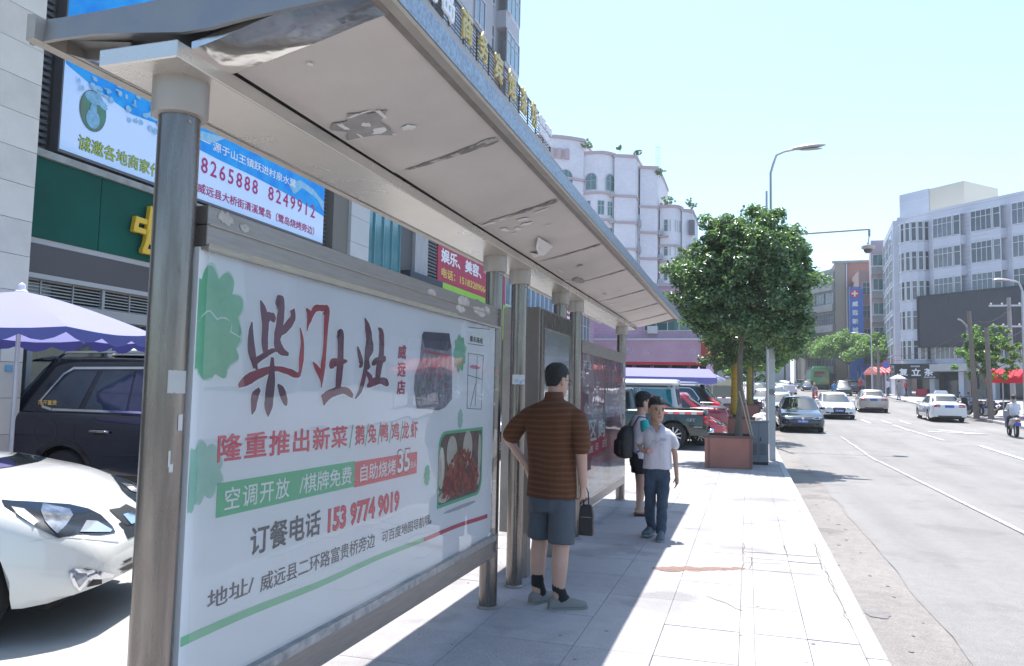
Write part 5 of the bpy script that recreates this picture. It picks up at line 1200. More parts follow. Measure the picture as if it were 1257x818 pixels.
red_c = cloth_mat('awning_red', (.75, .04, .07)); pink_c = cloth_mat('awning_pink', (.80, .42, .40)); blue_c = cloth_mat('awning_blue', (.08, .16, .55)); lil = cloth_mat('lilac_cloth', (.30, .29, .66)); lav = cloth_mat('lavender_cloth', (.33, .33, .64)); white_c = cloth_mat('white_cloth', (.80, .80, .86))
awning(14.5, 41.5, 2.62, 3.6, 3.4, .75, red_c, 'red and pale striped street canopy over the stools at the right edge', 0, group=None, stripes=4, m2=pink_c)
awning(13.9, 45.9, 2.6, 3.2, 2.6, .6, red_c, 'smaller red canopy standing behind the striped one', 0)
awning(15.6, 94, 4.3, 3.6, 4, .8, blue_c, 'blue market canopy under the far street trees', .2); awning(13.0, 86.5, 4.1, 2.0, 3.0, .7, pink_c, 'pink and white striped awning near the no parking sign', .3, stripes=5, m2=red_c); awning(14.6, 103, 4.9, 3.0, 4, .8, blue_c, 'second blue canopy further down between the street trees', 0)
# left hand canopies
t = awning(-3.7, 33, 2.13, 4.4, 3.2, .5, lil, 'wide lilac blue market canopy above the white roofed van', .25)
def parasol(x, y, z0, h, r, rise, m1, label, n=8, val=.1, m2=None, rz=0, pole=True):
    t = thing('parasol', label, 'parasol', (x, y, z0), rz); rings = []
    mb = MB(); K = 6
    for j in range(K+1):
        q = j/K; rr_ = .03 + (r-.03)*q; ring = []
        for i in range(n*4):
            a = 2*pi*i/(n*4); ph = (i % 4)/4; dip = .10*r*q*sin(pi*ph)**1 * .5; ring.append(((rr_*(1-.045*q*sin(pi*ph)))*cos(a), (rr_*(1-.045*q*sin(pi*ph)))*sin(a), h - rise*(q**1.25) - dip*.6))
        rings.append(ring)
    mb.loft(rings, cap=False); part('canopy', mb, m1, t, world=False, smooth=True, sharp=20)
    mb = MB(); vs = []; N = n*12
    for i in range(N):
        a = 2*pi*i/N; ph = (i % 12)/12; rr_ = r*(1-.045*sin(pi*ph)); zt = h - rise - .10*r*sin(pi*ph)*.3; vs += [(rr_*cos(a), rr_*sin(a), zt), (rr_*cos(a)*1.003, rr_*sin(a)*1.003, zt - val*(.45+.55*abs(sin(i*pi/4))))]
    mb.add(vs, [(2*i, 2*((i+1) % N), 2*((i+1) % N)+1, 2*i+1) for i in range(N)]); part('valance', mb, m2 or m1, t, world=False)
    if pole:
        mb = MB(); mb.tube([(0, 0, 0), (0, 0, h-.02)], .022, 8); part('pole', mb, galv, t, world=False, smooth=True)
    mb = MB(); mb.lathe([(.05, h-.03), (.06, h+.0), (.035, h+.02), (.03, h+.07), (.005, h+.09)], n=12); part('finial', mb, white_c, t, world=False, smooth=True)
    for k in range(n): a = 2*pi*k/n; mb = MB(); mb.tube([(0, 0, h-.06), (r*.97*cos(a), r*.97*sin(a), h-rise-.03)], .008, 5); part('rib', mb, galv, t, world=False)
    return t
# ---------------- vehicles ----------------
def paint(name, c, metal=.0, rough=.28):
    return mat(name, c, rough, metal, coat=1.0, spec=.5)
tyre_m = mat('tyre', (.022, .022, .024), .85, bump=.3, bs=60); rim_m = mat('alloy', (.42, .43, .45), .3, .8); glass_c = mat('car_glass', (.018, .024, .028), .04, 0, coat=1.0, var=.3, vs=1.5)
glass_t = mat('car_glass_teal', (.03, .10, .12), .05, 0, coat=1.0, var=.5, vs=1.2); trim_b = mat('black_trim', (.018, .018, .02), .5); chrome = mat('chrome', (.72, .73, .75), .08, 1.0); under_m = mat('underbody', (.012, .012, .013), .9)
lens_w = mat('headlamp', (.42, .44, .47), .06, .5, coat=1.0, var=.5, vs=14, c2=(.10, .11, .13)); lens_r = mat('tail_lamp', (.42, .012, .02), .12, 0, coat=1.0); lens_o = mat('indicator', (.6, .22, .03), .2, coat=.8); plate_b = mat('plate_blue', (.03, .10, .50), .4)
def interp(tab, x):
    if x <= tab[0][0]: return tab[0][1]
    for (a, p), (b, q) in zip(tab[:-1], tab[1:]):
        if x <= b:
            t = (x-a)/(b-a); t = t*t*(3-2*t) if len(tab) < 5 else t; return p + (q-p)*t
    return tab[-1][1]
def smooth_tab(tab, x, r=.10):
    return sum(interp(tab, x + r*k/3) for k in (-3, -2, -1, 0, 1, 2, 3))/7
class Car: pass
def make_car(sp):
    """builds body meshes once: local x = forward, y = left, z = up, on the ground at z=0"""
    c = Car(); c.sp = sp; L, W = sp['L'], sp['W']; h = L/2; R_ = sp.get('R', .32); wx = sp['wheels']; cl = sp.get('clear', .2)
    top = sp['top']; fr, rr = sp.get('nose', .62), sp.get('tail', .55)
    xs = set(np.linspace(-h, h, 40)) | {-h+.02, -h+.05, -h+.1, h-.02, h-.05, h-.1}
    for w in wx:
        for k in np.linspace(-1, 1, 17): xs.add(w + R_*1.17*k)
        xs.add(w - R_*1.171); xs.add(w + R_*1.171)
    xs = sorted(x for x in xs if -h <= x <= h)
    def wid(x):
        e = h - x if x > 0 else h + x; rad = fr if x > 0 else rr; ins = sp.get('nose_in', .22) if x > 0 else sp.get('tail_in', .14)
        if e >= rad: return W/2
        t = 1 - e/rad; return W/2 - ins*(1 - sqrt(max(0, 1 - t**2.6)))*1.0
    def zb(x):
        z = cl + (.10 * max(0, (abs(x) - (h-.35))/.35) if sp.get('lift', 1) else 0)
        for w in wx:
            d = abs(x-w)
            if d < R_*1.17: z = max(z, R_*.98 + sqrt((R_*1.17)**2 - d*d)*1.0)
        return z
    rings = []
    for x in xs:
        w = wid(x); zt = smooth_tab(top, x, .08); e = min(h-x, h+x); zt -= .10*max(0, 1-e/.10)**2
        z0 = zb(x); ring = []; b0 = cl + .02
        for (f, k) in sp.get('sect', ((0, .955), (.12, .985), (.30, 1.0), (.52, 1.0), (.60, .985), (.78, .985), (.90, .955), (.97, .90), (1.0, .80))):
            z = b0 + (zt - b0)*f; ring.append((x, w*k, max(z, z0) if z < zt else z))
        ring.append((x, w*.45, zt + sp.get('crown', .025)*.8)); ring.append((x, 0, zt + sp.get('crown', .025)))
        full = ring + [(p[0], -p[1], p[2]) for p in reversed(ring[:-1])]
        rings.append(full)
    mb = MB(); n = len(rings[0]); mb.loft(rings, cap=False, closed=False)
    for ri in (0, len(rings)-1):
        o = ri*n
        for j in range((n-1)//2): mb.f.append((o+j, o+j+1, o+n-2-j, o+n-1-j)); mb.mi.append(0)
    # greenhouse
    gh = sp['green']; xr0, xr1, xf1, xf0 = gh['x']; zb_, zt_ = gh['z']; wb, wt = gh['w']; rings = []; NN = 48
    levels = [0, .1, .25, .45, .65, .82, .92, .97, 1.0]
    for t in levels:
        te = t; xr = xr0 + (xr1-xr0)*te**gh.get('pr', 1.0); xf = xf0 + (xf1-xf0)*te**gh.get('pf', .95); w = wb + (wt-wb)*te**1.15; z = zb_ + (zt_-zb_)*(t if t < .8 else .8 + .2*sin((t-.8)/.2*pi/2)) ; ins = 0 if t < .9 else (t-.9)/.1*.09
        ring = []; cx = (xr+xf)/2; hx = (xf-xr)/2 - ins*1.6; hy = w - ins*1.3
        for j in range(NN):
            a = 2*pi*j/NN; ex = gh.get('exp', .34); ca, sa = cos(a), sin(a); px = (abs(ca)**ex)*(1 if ca > 0 else -1); py = (abs(sa)**ex)*(1 if sa > 0 else -1)
            bow_ = .10*(1 - py*py)*(1 if px > 0 else .5); x = cx + px*hx + (bow_ if px > 0 else -bow_)*(abs(px)**3)
            ring.append((x, py*hy, z + (.02*(1-py*py) if t > .9 else 0)))
        rings.append(ring)
    a = rings[-1]; cxm = sum(p[0] for p in a)/NN
    for s_, dz in ((.75, .018), (.4, .03), (.05, .035)): rings.append([(cxm + (p[0]-cxm)*s_, p[1]*s_, zt_ + dz) for p in a])
    mb.loft(rings, cap=True)
    me = mb.mesh('body', sp['paint'], None, True); me.set_sharp_from_angle(angle=radians(48)); c.me = me; c.bvh = bvh_of(me); c.wid = wid
    # inner dark hull
    u = MB(); u.box(-h+.28, h-.28, -W/2+.24, W/2-.24, cl-.03, min(.60, zb_-.30)); u.box(-h+.14, -h+.3, -W/2+.2, W/2-.2, cl+.06, .55); u.box(h-.3, h-.16, -W/2+.25, W/2-.25, cl+.05, .5)
    c.under = u.mesh('underbody', under_m)
    def wheel(mirror=1):
        wd = sp.get('tw', .2); s = mirror; ty = MB(); r = R_
        ty.lathe([(r*.60, -.5*wd), (r*.90, -.5*wd), (r*.975, -.42*wd), (r, -.25*wd), (r, .25*wd), (r*.975, .42*wd), (r*.90, .5*wd), (r*.66, .5*wd), (r*.62, .42*wd), (r*.60, -.2*wd)], n=30, axis='Y', cap=False)
        rm = MB(); o = .36*wd*s
        rm.lathe([(r*.655, o+.02*s), (r*.62, o+.03*s), (r*.60, o-.02*s), (r*.58, o-.08*s)], n=30, axis='Y', cap=False)
        for k in range(sp.get('spokes', 10)):
            aa = 2*pi*k/sp.get('spokes', 10); rm.bar((r*.10*cos(aa), o+.012*s, r*.10*sin(aa)), (r*.62*cos(aa), o+.012*s, r*.62*sin(aa)), .03, r*.11, up=(0, 1, 0)) if False else rm.bar((r*.10*cos(aa), o+.012*s, r*.10*sin(aa)), (r*.62*cos(aa), o+.012*s, r*.62*sin(aa)), r*.10, .025, up=(0, 1, 0))
        rm.lathe([(r*.16, o-.01*s), (r*.16, o+.03*s), (r*.10, o+.035*s)], n=14, axis='Y')
        dk_ = MB(); dk_.lathe([(r*.60, o-.05*s), (r*.60, o-.03*s)], n=24, axis='Y')
        return ty.mesh('tyre', tyre_m, None, True), rm.mesh('rim', rim_m), dk_.mesh('brake', under_m)
    c.wheels = [(x, s, wheel(s)) for x in wx for s in (1, -1)]
    c.patches = []
    return c
def side_glass(c, polys, gm, frame=None):
    for s in (1, -1):
        for P in polys: c.patches.append(('side_window', patch(c.bvh, P, 'Y', s, .004, .09), gm))
        if frame: c.patches.append(('window_trim', strip(c.bvh, frame, .022, 'Y', s, .007, .10), chrome))
def add(c, nm, P, ax, side, m, off=.005, step=.07): c.patches.append((nm, patch(c.bvh, P, ax, side, off, step), m))
def seam(c, lines, sides=(1, -1), w=.010, m=None, nm='door_gap', ax='Y', off=.002):
    for s in sides:
        mb = MB()
        for l in lines: strip(c.bvh, l, w, ax, s, off, .12, mb)
        c.patches.append((nm, mb, m or trim_b))
def spawn(c, label, cat, loc, rz, group=None, body=None, name='parked_car', skip=()):
    t = thing(name, label, cat, loc, rz, group)
    me = c.me
    if body:
        me = c.me.copy(); me.materials.clear(); me.materials.append(body)
    link('body', me, t); link('underbody', c.under, t)
    for x, s, (a, b, d) in c.wheels:
        w = link('wheel', b, t, (x, s*(c.sp['W']/2 - c.sp.get('tw', .2)/2 - .02), c.sp.get('R', .32))); link('tyre', a, w); link('brake', d, w); w.rotation_euler.y = R.uniform(0, 1)
    for i, p in enumerate(c.patches):
        if len(p) == 3: c.patches[i] = p = (*p, p[1].mesh(p[0], p[2], None, True, fix=False))
        if p[0] in skip: continue
        link(p[0], p[3], t)
    return t
def mir(P): return [(-a, b) for a, b in P]
def sedan(paintm, L=4.7, W=1.82, H=1.46, grille='bar', chromeline=True, plate='front'):
    h = L/2
    c = make_car(dict(L=L, W=W, R=.325, wheels=(-h+.98, h-.90), clear=.19, paint=paintm, nose_in=.26,
        top=[(-h, .94), (-h+.10, 1.00), (-h+.75, 1.03), (-.8, .98), (.8, .965), (1.05, .94), (h-.55, .82), (h-.18, .72), (h, .60)],
        green=dict(x=(-h+.62, -h+1.42, .28, 1.22), z=(.90, H), w=(W/2-.08, W/2-.30), pf=.92, pr=.9)))
    zt = H-.09
    side_glass(c, [[(-h+1.12, 1.0), (-h+1.50, 1.32), (-.78, zt-.02), (-.74, .985)], [(-.70, .985), (-.73, zt-.02), (.10, zt-.03), (.14, .975)], [(.18, .975), (.16, zt-.05), (.38, zt-.12), (.84, .985)]], glass_c,
        [(-h+1.05, .975), (.92, .955)] if chromeline else None)
    add(c, 'windscreen', [(-.70, .93), (.70, .93), (.60, zt-.01), (-.60, zt-.01)], 'X', 1, glass_c, .005, .09)
    add(c, 'rear_window', [(-.66, 1.04), (.66, 1.04), (.56, zt-.01), (-.56, zt-.01)], 'X', -1, glass_c, .005, .09)
    for s in (1, -1):
        hl = [(.36, .60), (.50, .56), (.76, .60), (.80, .70), (.60, .69), (.38, .665)]; add(c, 'headlight', hl if s > 0 else mir(hl), 'X', 1, lens_w)
        tl = [(.42, .80), (.82, .80), (.84, .93), (.50, .95), (.42, .92)]; add(c, 'tail_light', tl if s > 0 else mir(tl), 'X', -1, lens_r)
        fg = [(.50, .33), (.70, .35), (.68, .42), (.50, .42)]; add(c, 'fog_lamp', fg if s > 0 else mir(fg), 'X', 1, trim_b)
    if grille == 'bar': 
        add(c, 'grille', [(-.34, .58), (.34, .58), (.36, .66), (-.36, .66)], 'X', 1, trim_b); 
        mb = MB()
        for z in (.595, .62, .645): strip(c.bvh, [(-.34, z), (.34, z)], .008, 'X', 1, .009, .1, mb)
        c.patches.append(('grille_bars', mb, chrome))
    else: add(c, 'grille', [(-.26, .36), (.26, .36), (.34, .62), (.24, .67), (-.24, .67), (-.34, .62)], 'X', 1, trim_b)
    add(c, 'lower_intake', [(-.48, .30), (.48, .30), (.44, .41), (-.44, .41)], 'X', 1, trim_b)
    add(c, 'number_plate', [(-.22, .43), (.22, .43), (.22, .56), (-.22, .56)] , 'X', 1, plate_b, .014)
    add(c, 'number_plate', [(-.22, .78), (.22, .78), (.22, .91), (-.22, .91)] , 'X', -1, plate_b, .014)
    add(c, 'rear_bumper_trim', [(-.6, .26), (.6, .26), (.55, .36), (-.55, .36)], 'X', -1, trim_b)
    seam(c, [[(.86, .95), (.88, .62), (.80, .30), (-.20, .29)], [(-.72, .96), (-.74, .30)], [(-.28, .29), (-h+1.5, .29)], [(-h+1.34, .62), (-h+1.22, .95)]])
    for x in (-.60, .35-.9): pass
    for s in (1, -1):
        for x in (-.55, -1.42): c.patches.append(('door_handle', MB().box(x, x+.2, s*(W/2-.012), s*(W/2+.022), .80, .825), paintm))
        mb = MB(); mb.ball((.68, s*(W/2+.06), 1.0), (.09, .11, .07)); mb.bar((.66, s*(W/2-.06), .97), (.66, s*(W/2+.03), .98), .05); c.patches.append(('mirror', mb, paintm))
    return c
def plate_text(t, s, x, z, w=.40, h=.09, rear=False, loc=(0, 0, 0)):
    u = (0, 1, 0) if not rear else (0, -1, 0)
    return lettering(s, wht, None, (x, -w/2 if not rear else w/2, z), u, VV, w, h, .02)
def attach(o, t): o.parent = t; return o

# 1. white hatchback nose, close at the far left ---------------------------------------
pw = paint('car_white', (.72, .72, .70), 0, .25)
wc = make_car(dict(L=4.35, W=1.74, R=.315, wheels=(-1.30, 1.42), clear=.20, paint=pw, nose_in=.42, nose=.85, spokes=10,
    top=[(-2.175, .90), (-1.9, 1.0), (-.8, .99), (.6, .985), (.95, .965), (1.45, .875), (1.80, .745), (2.0, .655), (2.175, .52)],
    green=dict(x=(-2.0, -1.5, -.02, .92), z=(.90, 1.47), w=(.80, .60))))
side_glass(wc, [[(-1.6, 1.0), (-1.35, 1.34), (-.65, 1.37), (-.6, .99)], [(-.56, .99), (-.58, 1.37), (-.02, 1.34), (.55, .98)]], glass_c)
add(wc, 'windscreen', [(-.66, .93), (.66, .93), (.56, 1.37), (-.56, 1.37)], 'X', 1, glass_c)
# lamps, bezels and grille of the nose, outlined across a slanting direction so they wrap round the corner
FU, FV, FD_ = V(.9007, .4345, 0), V(-.0767, .1589, .9843), V(-.4277, .8865, -.1764)
def nose(nm, P, m_, off, step=.04):
    for s in (1, -1):
        ax = tuple(V(q.x, q.y*s, q.z) for q in (FU, FV, FD_)); wc.patches.append((nm, patch(wc.bvh, P, ax, 1, off, step), m_))
nose('headlight', [(1.171, .564), (1.227, .556), (1.299, .551), (1.515, .529), (1.62, .498), (1.691, .456), (1.759, .38), (1.778, .34), (1.695, .332), (1.583, .341), (1.478, .326), (1.393, .375), (1.284, .452), (1.194, .524)], mat('lamp_bezel', (.02, .024, .032), .22, .1, coat=.25), .006)
nose('headlight_reflector', [(1.375, .532), (1.518, .494), (1.538, .453), (1.505, .392), (1.466, .349), (1.399, .422), (1.371, .485)], lens_w, .011)
nose('headlight_reflector', [(1.612, .418), (1.669, .412), (1.755, .356), (1.745, .342), (1.58, .350)], mat('lamp_silver', (.55, .57, .6), .12, .6, coat=1), .011)
nose('indicator', [(1.225, .516), (1.288, .501), (1.368, .424), (1.35, .401), (1.262, .472)], mat('lamp_pale', (.5, .5, .48), .2, coat=1), .011)
nose('fog_bezel', [(1.536, .136), (1.562, .149), (1.637, .141), (1.777, .092), (1.771, .076), (1.652, .070), (1.599, .020), (1.567, .057)], chrome, .008)
nose('fog_lamp', [(1.558, .128), (1.628, .118), (1.635, .09), (1.595, .042)], lens_w, .012)
nose('fog_recess', [(1.663, .079), (1.708, .073), (1.709, .045), (1.632, .039)], trim_b, .010)
nose('grille', [(1.74, .49), (1.80, .50), (1.844, .504), (1.885, .49), (1.90, .42), (1.892, .385), (1.841, .384), (1.79, .433)], trim_b, .006)
nose('lower_grille', [(1.806, .116), (1.90, .150), (1.905, .07), (1.825, .045)], trim_b, .006)
nose('bumper_crease', [(1.315, .317), (1.498, .339), (1.80, .285), (1.80, .278), (1.498, .330)], mat('crease_grey', (.55, .55, .55), .4), .003)
for s in (1, -1): wc.patches.append(('mirror', MB().ball((.42, s*.93, 1.0), (.09, .11, .07)), pw))
mbg = MB()
add(wc, 'grille', [(-.2, .50), (.2, .50), (.2, .60), (-.2, .60)], 'X', 1, trim_b); add(wc, 'badge', [(-.08, .57), (.08, .57), (.08, .63), (-.08, .63)], 'X', 1, chrome, .012)
add(wc, 'lower_grille', [(-.3, .26), (.3, .26), (.3, .38), (-.3, .38)], 'X', 1, trim_b)
for z in (.31, .36):
    strip(wc.bvh, [(-.3, z), (.3, z)], .010, 'X', 1, .009, .08, mbg)
wc.patches.append(('grille_bars', mbg, mat('dark_chrome', (.2, .2, .21), .3, .8)))
seam(wc, [[(.86, .94), (.90, .55), (.86, .29), (-.55, .28)], [(-.58, .96), (-.58, .29)]], sides=(1, -1))
CARA = math.radians(6)
spawn(wc, 'white hatchback parked nose towards the shelter, closest car at the lower left', 'car', (-5.93, 3.54, 0), .35, name='parked_car')

# 2. dark blue SUV behind it -------------------------------------------------------------
pn = paint('suv_navy', (.010, .014, .032), .35, .25)
sv = make_car(dict(L=4.90, W=1.83, R=.33, wheels=(-1.28, 1.34), clear=.27, paint=pn, tail_in=.10, tw=.23, sect=((0, .95), (.10, .98), (.28, 1.0), (.50, 1.0), (.66, .985), (.80, .985), (.90, .965), (.97, .92), (1.0, .82)),
    top=[(-2.45, 1.0), (-2.33, 1.10), (-1.0, 1.10), (.6, 1.06), (.95, 1.03), (1.5, .97), (1.95, .90), (2.45, .72)],
    green=dict(x=(-2.36, -1.74, .30, 1.12), z=(1.0, 1.70), w=(.86, .64), pr=.95, exp=.26)))
side_glass(sv, [[(-1.64, 1.22), (-1.62, 1.15), (-1.52, 1.12), (-1.14, 1.115), (-1.00, 1.54), (-1.30, 1.54), (-1.42, 1.47)], [(-1.06, 1.115), (-.93, 1.55), (-.50, 1.555), (-.50, 1.11)], [(-.47, 1.11), (-.47, 1.555), (-.10, 1.55), (-.08, 1.10)], [(-.02, 1.10), (-.03, 1.55), (.30, 1.50), (.80, 1.10)]], mat('suv_glass', (.03, .055, .09), .05, 0, coat=1, var=.4, vs=2.5), None)
for s in (1, -1):
    sv.patches.append(('window_trim', strip(sv.bvh, [(.88, 1.08), (-.6, 1.092), (-1.50, 1.10), (-1.63, 1.13), (-1.68, 1.20), (-1.46, 1.50), (-1.34, 1.57), (-.4, 1.585), (.28, 1.53)], .026, 'Y', s, .008, .06), chrome))
    mb = MB(); mb.tube([(-1.62, s*.60, 1.70), (-1.5, s*.61, 1.76), (.0, s*.61, 1.775), (.25, s*.60, 1.71)], .018, 8); sv.patches.append(('roof_rail', mb, chrome))
    tl = [(.52, .98), (.88, 1.0), (.90, 1.20), (.70, 1.24), (.52, 1.22)]; add(sv, 'tail_light', tl if s > 0 else mir(tl), 'X', -1, lens_r, .008)
    sv.patches.append(('tail_light', patch(sv.bvh, [(-2.42, .92), (-2.18, .90), (-2.10, .97), (-2.14, 1.05), (-2.28, 1.08), (-2.42, 1.06)], 'Y', s, .010, .04), mat('tail_lamp_bright', (.95, .03, .05), .15, coat=1)))
    mb = MB(); mb.lathe([(.155, 0), (.155, .001)], n=4, axis='Y')
    ring = [(-1.52 + .15*cos(2*pi*k/20), .86 + .15*sin(2*pi*k/20)) for k in range(21)]; sv.patches.append(('fuel_flap_gap', strip(sv.bvh, ring, .007, 'Y', s, .003, .05), mat('gap_grey', (.05, .06, .08), .6)))
    for x in (-.92, .05):
        mb = MB(); mb.tube([(x, s*.925, .87), (x+.05, s*.95, .875), (x+.22, s*.95, .875), (x+.27, s*.925, .87)], .014, 8); sv.patches.append(('door_handle', mb, mat('handle_grey', (.20, .21, .23), .2, .6))); sv.patches.append(('handle_cup', patch(sv.bvh, [(x+.05, .83), (x+.22, .83), (x+.20, .90), (x+.07, .90)], 'Y', s, .002, .05), under_m))
    sv.patches.append(('arch_trim', strip(sv.bvh, [(-1.28+.42*cos(a), .33+.42*sin(a)) for a in [pi*k/12 for k in range(13)]], .055, 'Y', s, .006, .06), trim_b)); sv.patches.append(('arch_trim', strip(sv.bvh, [(1.34+.42*cos(a), .33+.42*sin(a)) for a in [pi*k/12 for k in range(13)]], .055, 'Y', s, .006, .06), trim_b))
    sv.patches.append(('mirror', MB().ball((.70, s*1.0, 1.10), (.10, .13, .09)), pn)); sv.patches.append(('sill_trim', patch(sv.bvh, [(-.8, .28), (.86, .28), (.86, .40), (-.8, .40)], 'Y', s, .006, .1), trim_b))
seam(sv, [[(-1.12, 1.08), (-1.14, .80), (-.98, .60), (-.80, .40)], [(-.04, 1.08), (-.06, .40)], [(.92, 1.05), (.90, .42)]], w=.009)
seam(sv, [[(-2.0, .68), (-1.75, .70)], [(-.75, .62), (.85, .66)]], w=.012, m=mat('crease_navy', (.04, .05, .08), .3, .4), nm='crease')
add(sv, 'rear_window', [(-.68, 1.15), (.68, 1.15), (.58, 1.58), (-.58, 1.58)], 'X', -1, glass_c); add(sv, 'number_plate', [(-.22, .80), (.22, .80), (.22, .93), (-.22, .93)], 'X', -1, plate_b, .012)
mb = MB(); mb.loft([[(-1.70, y, 1.71), (-1.98, y*.98, 1.665), (-2.0, y*.98, 1.64), (-1.75, y, 1.66)] for y in (-.62, -.3, 0, .3, .62)]); sv.patches.append(('roof_spoiler', mb, pn))
mb = MB(); rings = []
for i in range(9):
    t = i/8; x = -1.28 + 1.25*t; a = sin(pi*min(.98, max(.02, t)))**.7; rings.append([(x, .50*a*cos(2*pi*j/16), 1.735 + .16*a*abs(sin(pi*t))**.3*max(0, sin(2*pi*j/16))) for j in range(16)])
mb.loft(rings); 
SUVX, SUVY, SUVR = -6.74, 8.26, .186
suv = spawn(sv, 'dark navy SUV with chrome window trim parked under the stone building', 'car', (SUVX, SUVY, 0.0), SUVR, name='parked_car'); suv.scale = (.95, .95, 1.07)
cov = thing('white_bundle', 'white cloth bundle lying on the roof of the navy SUV', 'bundle', (SUVX, SUVY, 0.0), SUVR); o = link('cloth', mb.mesh('cloth', mat('bright_cloth', (.80, .80, .80), .8, bump=.4, bs=8), None, True), cov); cov.scale = (.95, .95, 1.07)
lettering_o = lettering('花开富贵', mat('sticker_yellow', (.75, .5, .12), .6), None, (0, 0, 0), (1, 0, 0), VV, .26, .055, .02); lettering_o.parent = suv; lettering_o.name = 'window_sticker'
hh = sv.bvh.ray_cast(V(-1.58, -9, 1.17), V(0, 1, 0)); lettering_o.location = (-1.70, hh[0].y - .02, 1.15)
# ---- traffic and parked cars in the street ----
def G(x, y, dz=-.12): return (x, y, g(y) + dz)
SL = math.atan(.03)
def onroad(t):
    t.rotation_mode = 'XYZ'
    return t
def put(c, label, cat, x, y, rz, dz=-.12, name='car', body=None, group=None, skip=(), sc_=.9):
    y2 = y; t = spawn(c, label, cat, (x, y, g(y)+dz), 0, group, body, name, skip); slope = SL if y > 24 else 0
    t.scale = (sc_, sc_, sc_); t.rotation_mode = 'QUATERNION'; t.rotation_quaternion = Matrix.Rotation(slope, 4, 'X').to_quaternion() @ Matrix.Rotation(rz, 4, 'Z').to_quaternion(); return t
FRONT = -pi/2   # nose towards the camera
navy = paint('sedan_black', (.012, .022, .035), .3, .2)
s1 = sedan(navy)
t = put(s1, 'dark blue black sedan coming nose first along the near kerb with a blue number plate', 'car', 1.95, 33.3, FRONT + .02); attach(plate_text(t, '川K 88Z10', 2.372, .45), t)
mb = MB(); mb.lathe([(.055, 2.36), (.055, 2.385)], (0, 0, .625), 18, 'X'); attach(link('badge', mb.mesh('badge', chrome)), t)
white2 = paint('sedan_white', (.75, .76, .80), 0, .25)
s2 = sedan(white2, 4.5, 1.80, 1.45, 'mouth'); t = put(s2, 'white sedan with a dark grille and blue plate driving towards us in the second lane', 'car', 4.25, 43.0, FRONT + .03); attach(plate_text(t, '川K 6N352', 2.27, .45), t)
s3 = sedan(paint('sedan_champagne', (.36, .33, .31), .5, .3), 4.8, 1.82, 1.47); put(s3, 'champagne grey sedan seen from behind driving away in the middle of the road', 'car', 7.15, 51.2, -FRONT - .06, skip=())
s4 = sedan(white2, 4.6, 1.76, 1.46); tx = put(s4, 'white taxi with a blue side stripe and roof lamp seen from behind at right', 'taxi', 9.2, 43.2, -FRONT - .01)
mb = MB(); mb.loft([[(x, -.34, 1.50), (x, .34, 1.50), (x*.9-.015, .26, 1.66), (x*.9-.015, -.26, 1.66)] for x in (-.42, -.25)]); attach(link('roof_lamp', mb.mesh('roof_lamp', white2)), tx)
mb = MB(); patch(s4.bvh, [(-1.9, .62), (-.8, .50), (-.1, .56), (-.6, .70), (-1.9, .80)], 'Y', 1, .008, .1, 0, mb); attach(link('blue_stripe', mb.mesh('blue_stripe', mat('taxi_blue', (.05, .30, .60), .3, coat=.8))), tx)
teal_p = paint('taxi_teal', (.02, .30, .38), 0, .25); s5 = sedan(paint('taxi_silver', (.50, .52, .54), .4, .3), 4.5, 1.74, 1.45)
tt = put(s5, 'silver and teal taxi following the dark sedan beside the kerb', 'taxi', 1.5, 41.2, FRONT); mb = MB(); patch(s5.bvh, [(-.78, .66), (.78, .66), (.74, .93), (-.74, .93)], 'X', 1, .006, .1, 0, mb); attach(link('teal_bonnet', mb.mesh('teal_bonnet', teal_p)), tt)
mb = MB(); mb.box(-.35, -.15, -.3, .3, 1.47, 1.62); attach(link('roof_lamp', mb.mesh('roof_lamp', white2)), tt)
silver = paint('car_silver', (.45, .46, .48), .5, .3)
put(s2, 'silver sedan parked against the kerb in front of the teal taxi', 'car', .9+.05, 30.2+19, FRONT, body=silver, name='parked_car')
put(s4, 'pale blue and white car queueing at the kerb far down the street', 'car', 2.0, 60, FRONT, body=paint('pale_blue', (.40, .55, .62), .1)); put(s2, 'white car far down the left lane beside a red scooter', 'car', 2.9, 72, FRONT, body=silver); put(s4, 'small white car rounding the far end of the left lane', 'car', 4.2, 88, FRONT)
put(s2, 'pale green taxi furthest away in the left lane', 'taxi', 4.4, 104, FRONT, body=paint('pale_green', (.35, .5, .45), .1)); put(s1, 'black car parked on the left edge behind the white lamp post', 'car', 1.0, 76, FRONT, name='parked_car'); put(s4, 'white saloon behind the green bus in the oncoming lane', 'car', 7.6, 124, FRONT)
put(s1, 'black sedan driving just left of the green bus', 'car', 7.3, 104, FRONT + .02)
# SUVs / hatchbacks in the street
sv_black = paint('suv_black', (.014, .016, .02), .3)
put(sv, 'black SUV turning out by the far canopies on the right', 'car', 9.5, 86.5, FRONT - .1, body=sv_black); put(sv, 'dark parked SUV beside the far blue canopies', 'car', 11.3, 95, -FRONT, body=pn, name='parked_car')
put(sv, 'black SUV parked at an angle behind the red cars', 'car', -3.0, 29.2, pi + .0 , 0, body=sv_black, name='parked_car', sc_=1).location.x = -3.35
redp = paint('car_red', (.50, .012, .03), .1, .25)
put(s1, 'deep red hatchback parked side on behind the pickup truck', 'car', -2.95, 26.4, pi, 0, body=paint('car_crimson', (.32, .015, .04), .2), name='parked_car', sc_=1); put(wc, 'bright red car parked with its tail beside the near planter', 'car', -2.75, 24.1, 0.0, 0, body=redp, name='parked_car', sc_=1)
# hidden-behind-panel line of cars seen through the gaps
put(s2, 'silver car parked behind the shelter seen through the gap between the poles', 'car', -6.6, 13.5, 0.03, 0, body=silver, name='parked_car'); put(s4, 'white car parked behind the display case', 'car', -6.4, 17.0, 0.0, 0, name='parked_car')
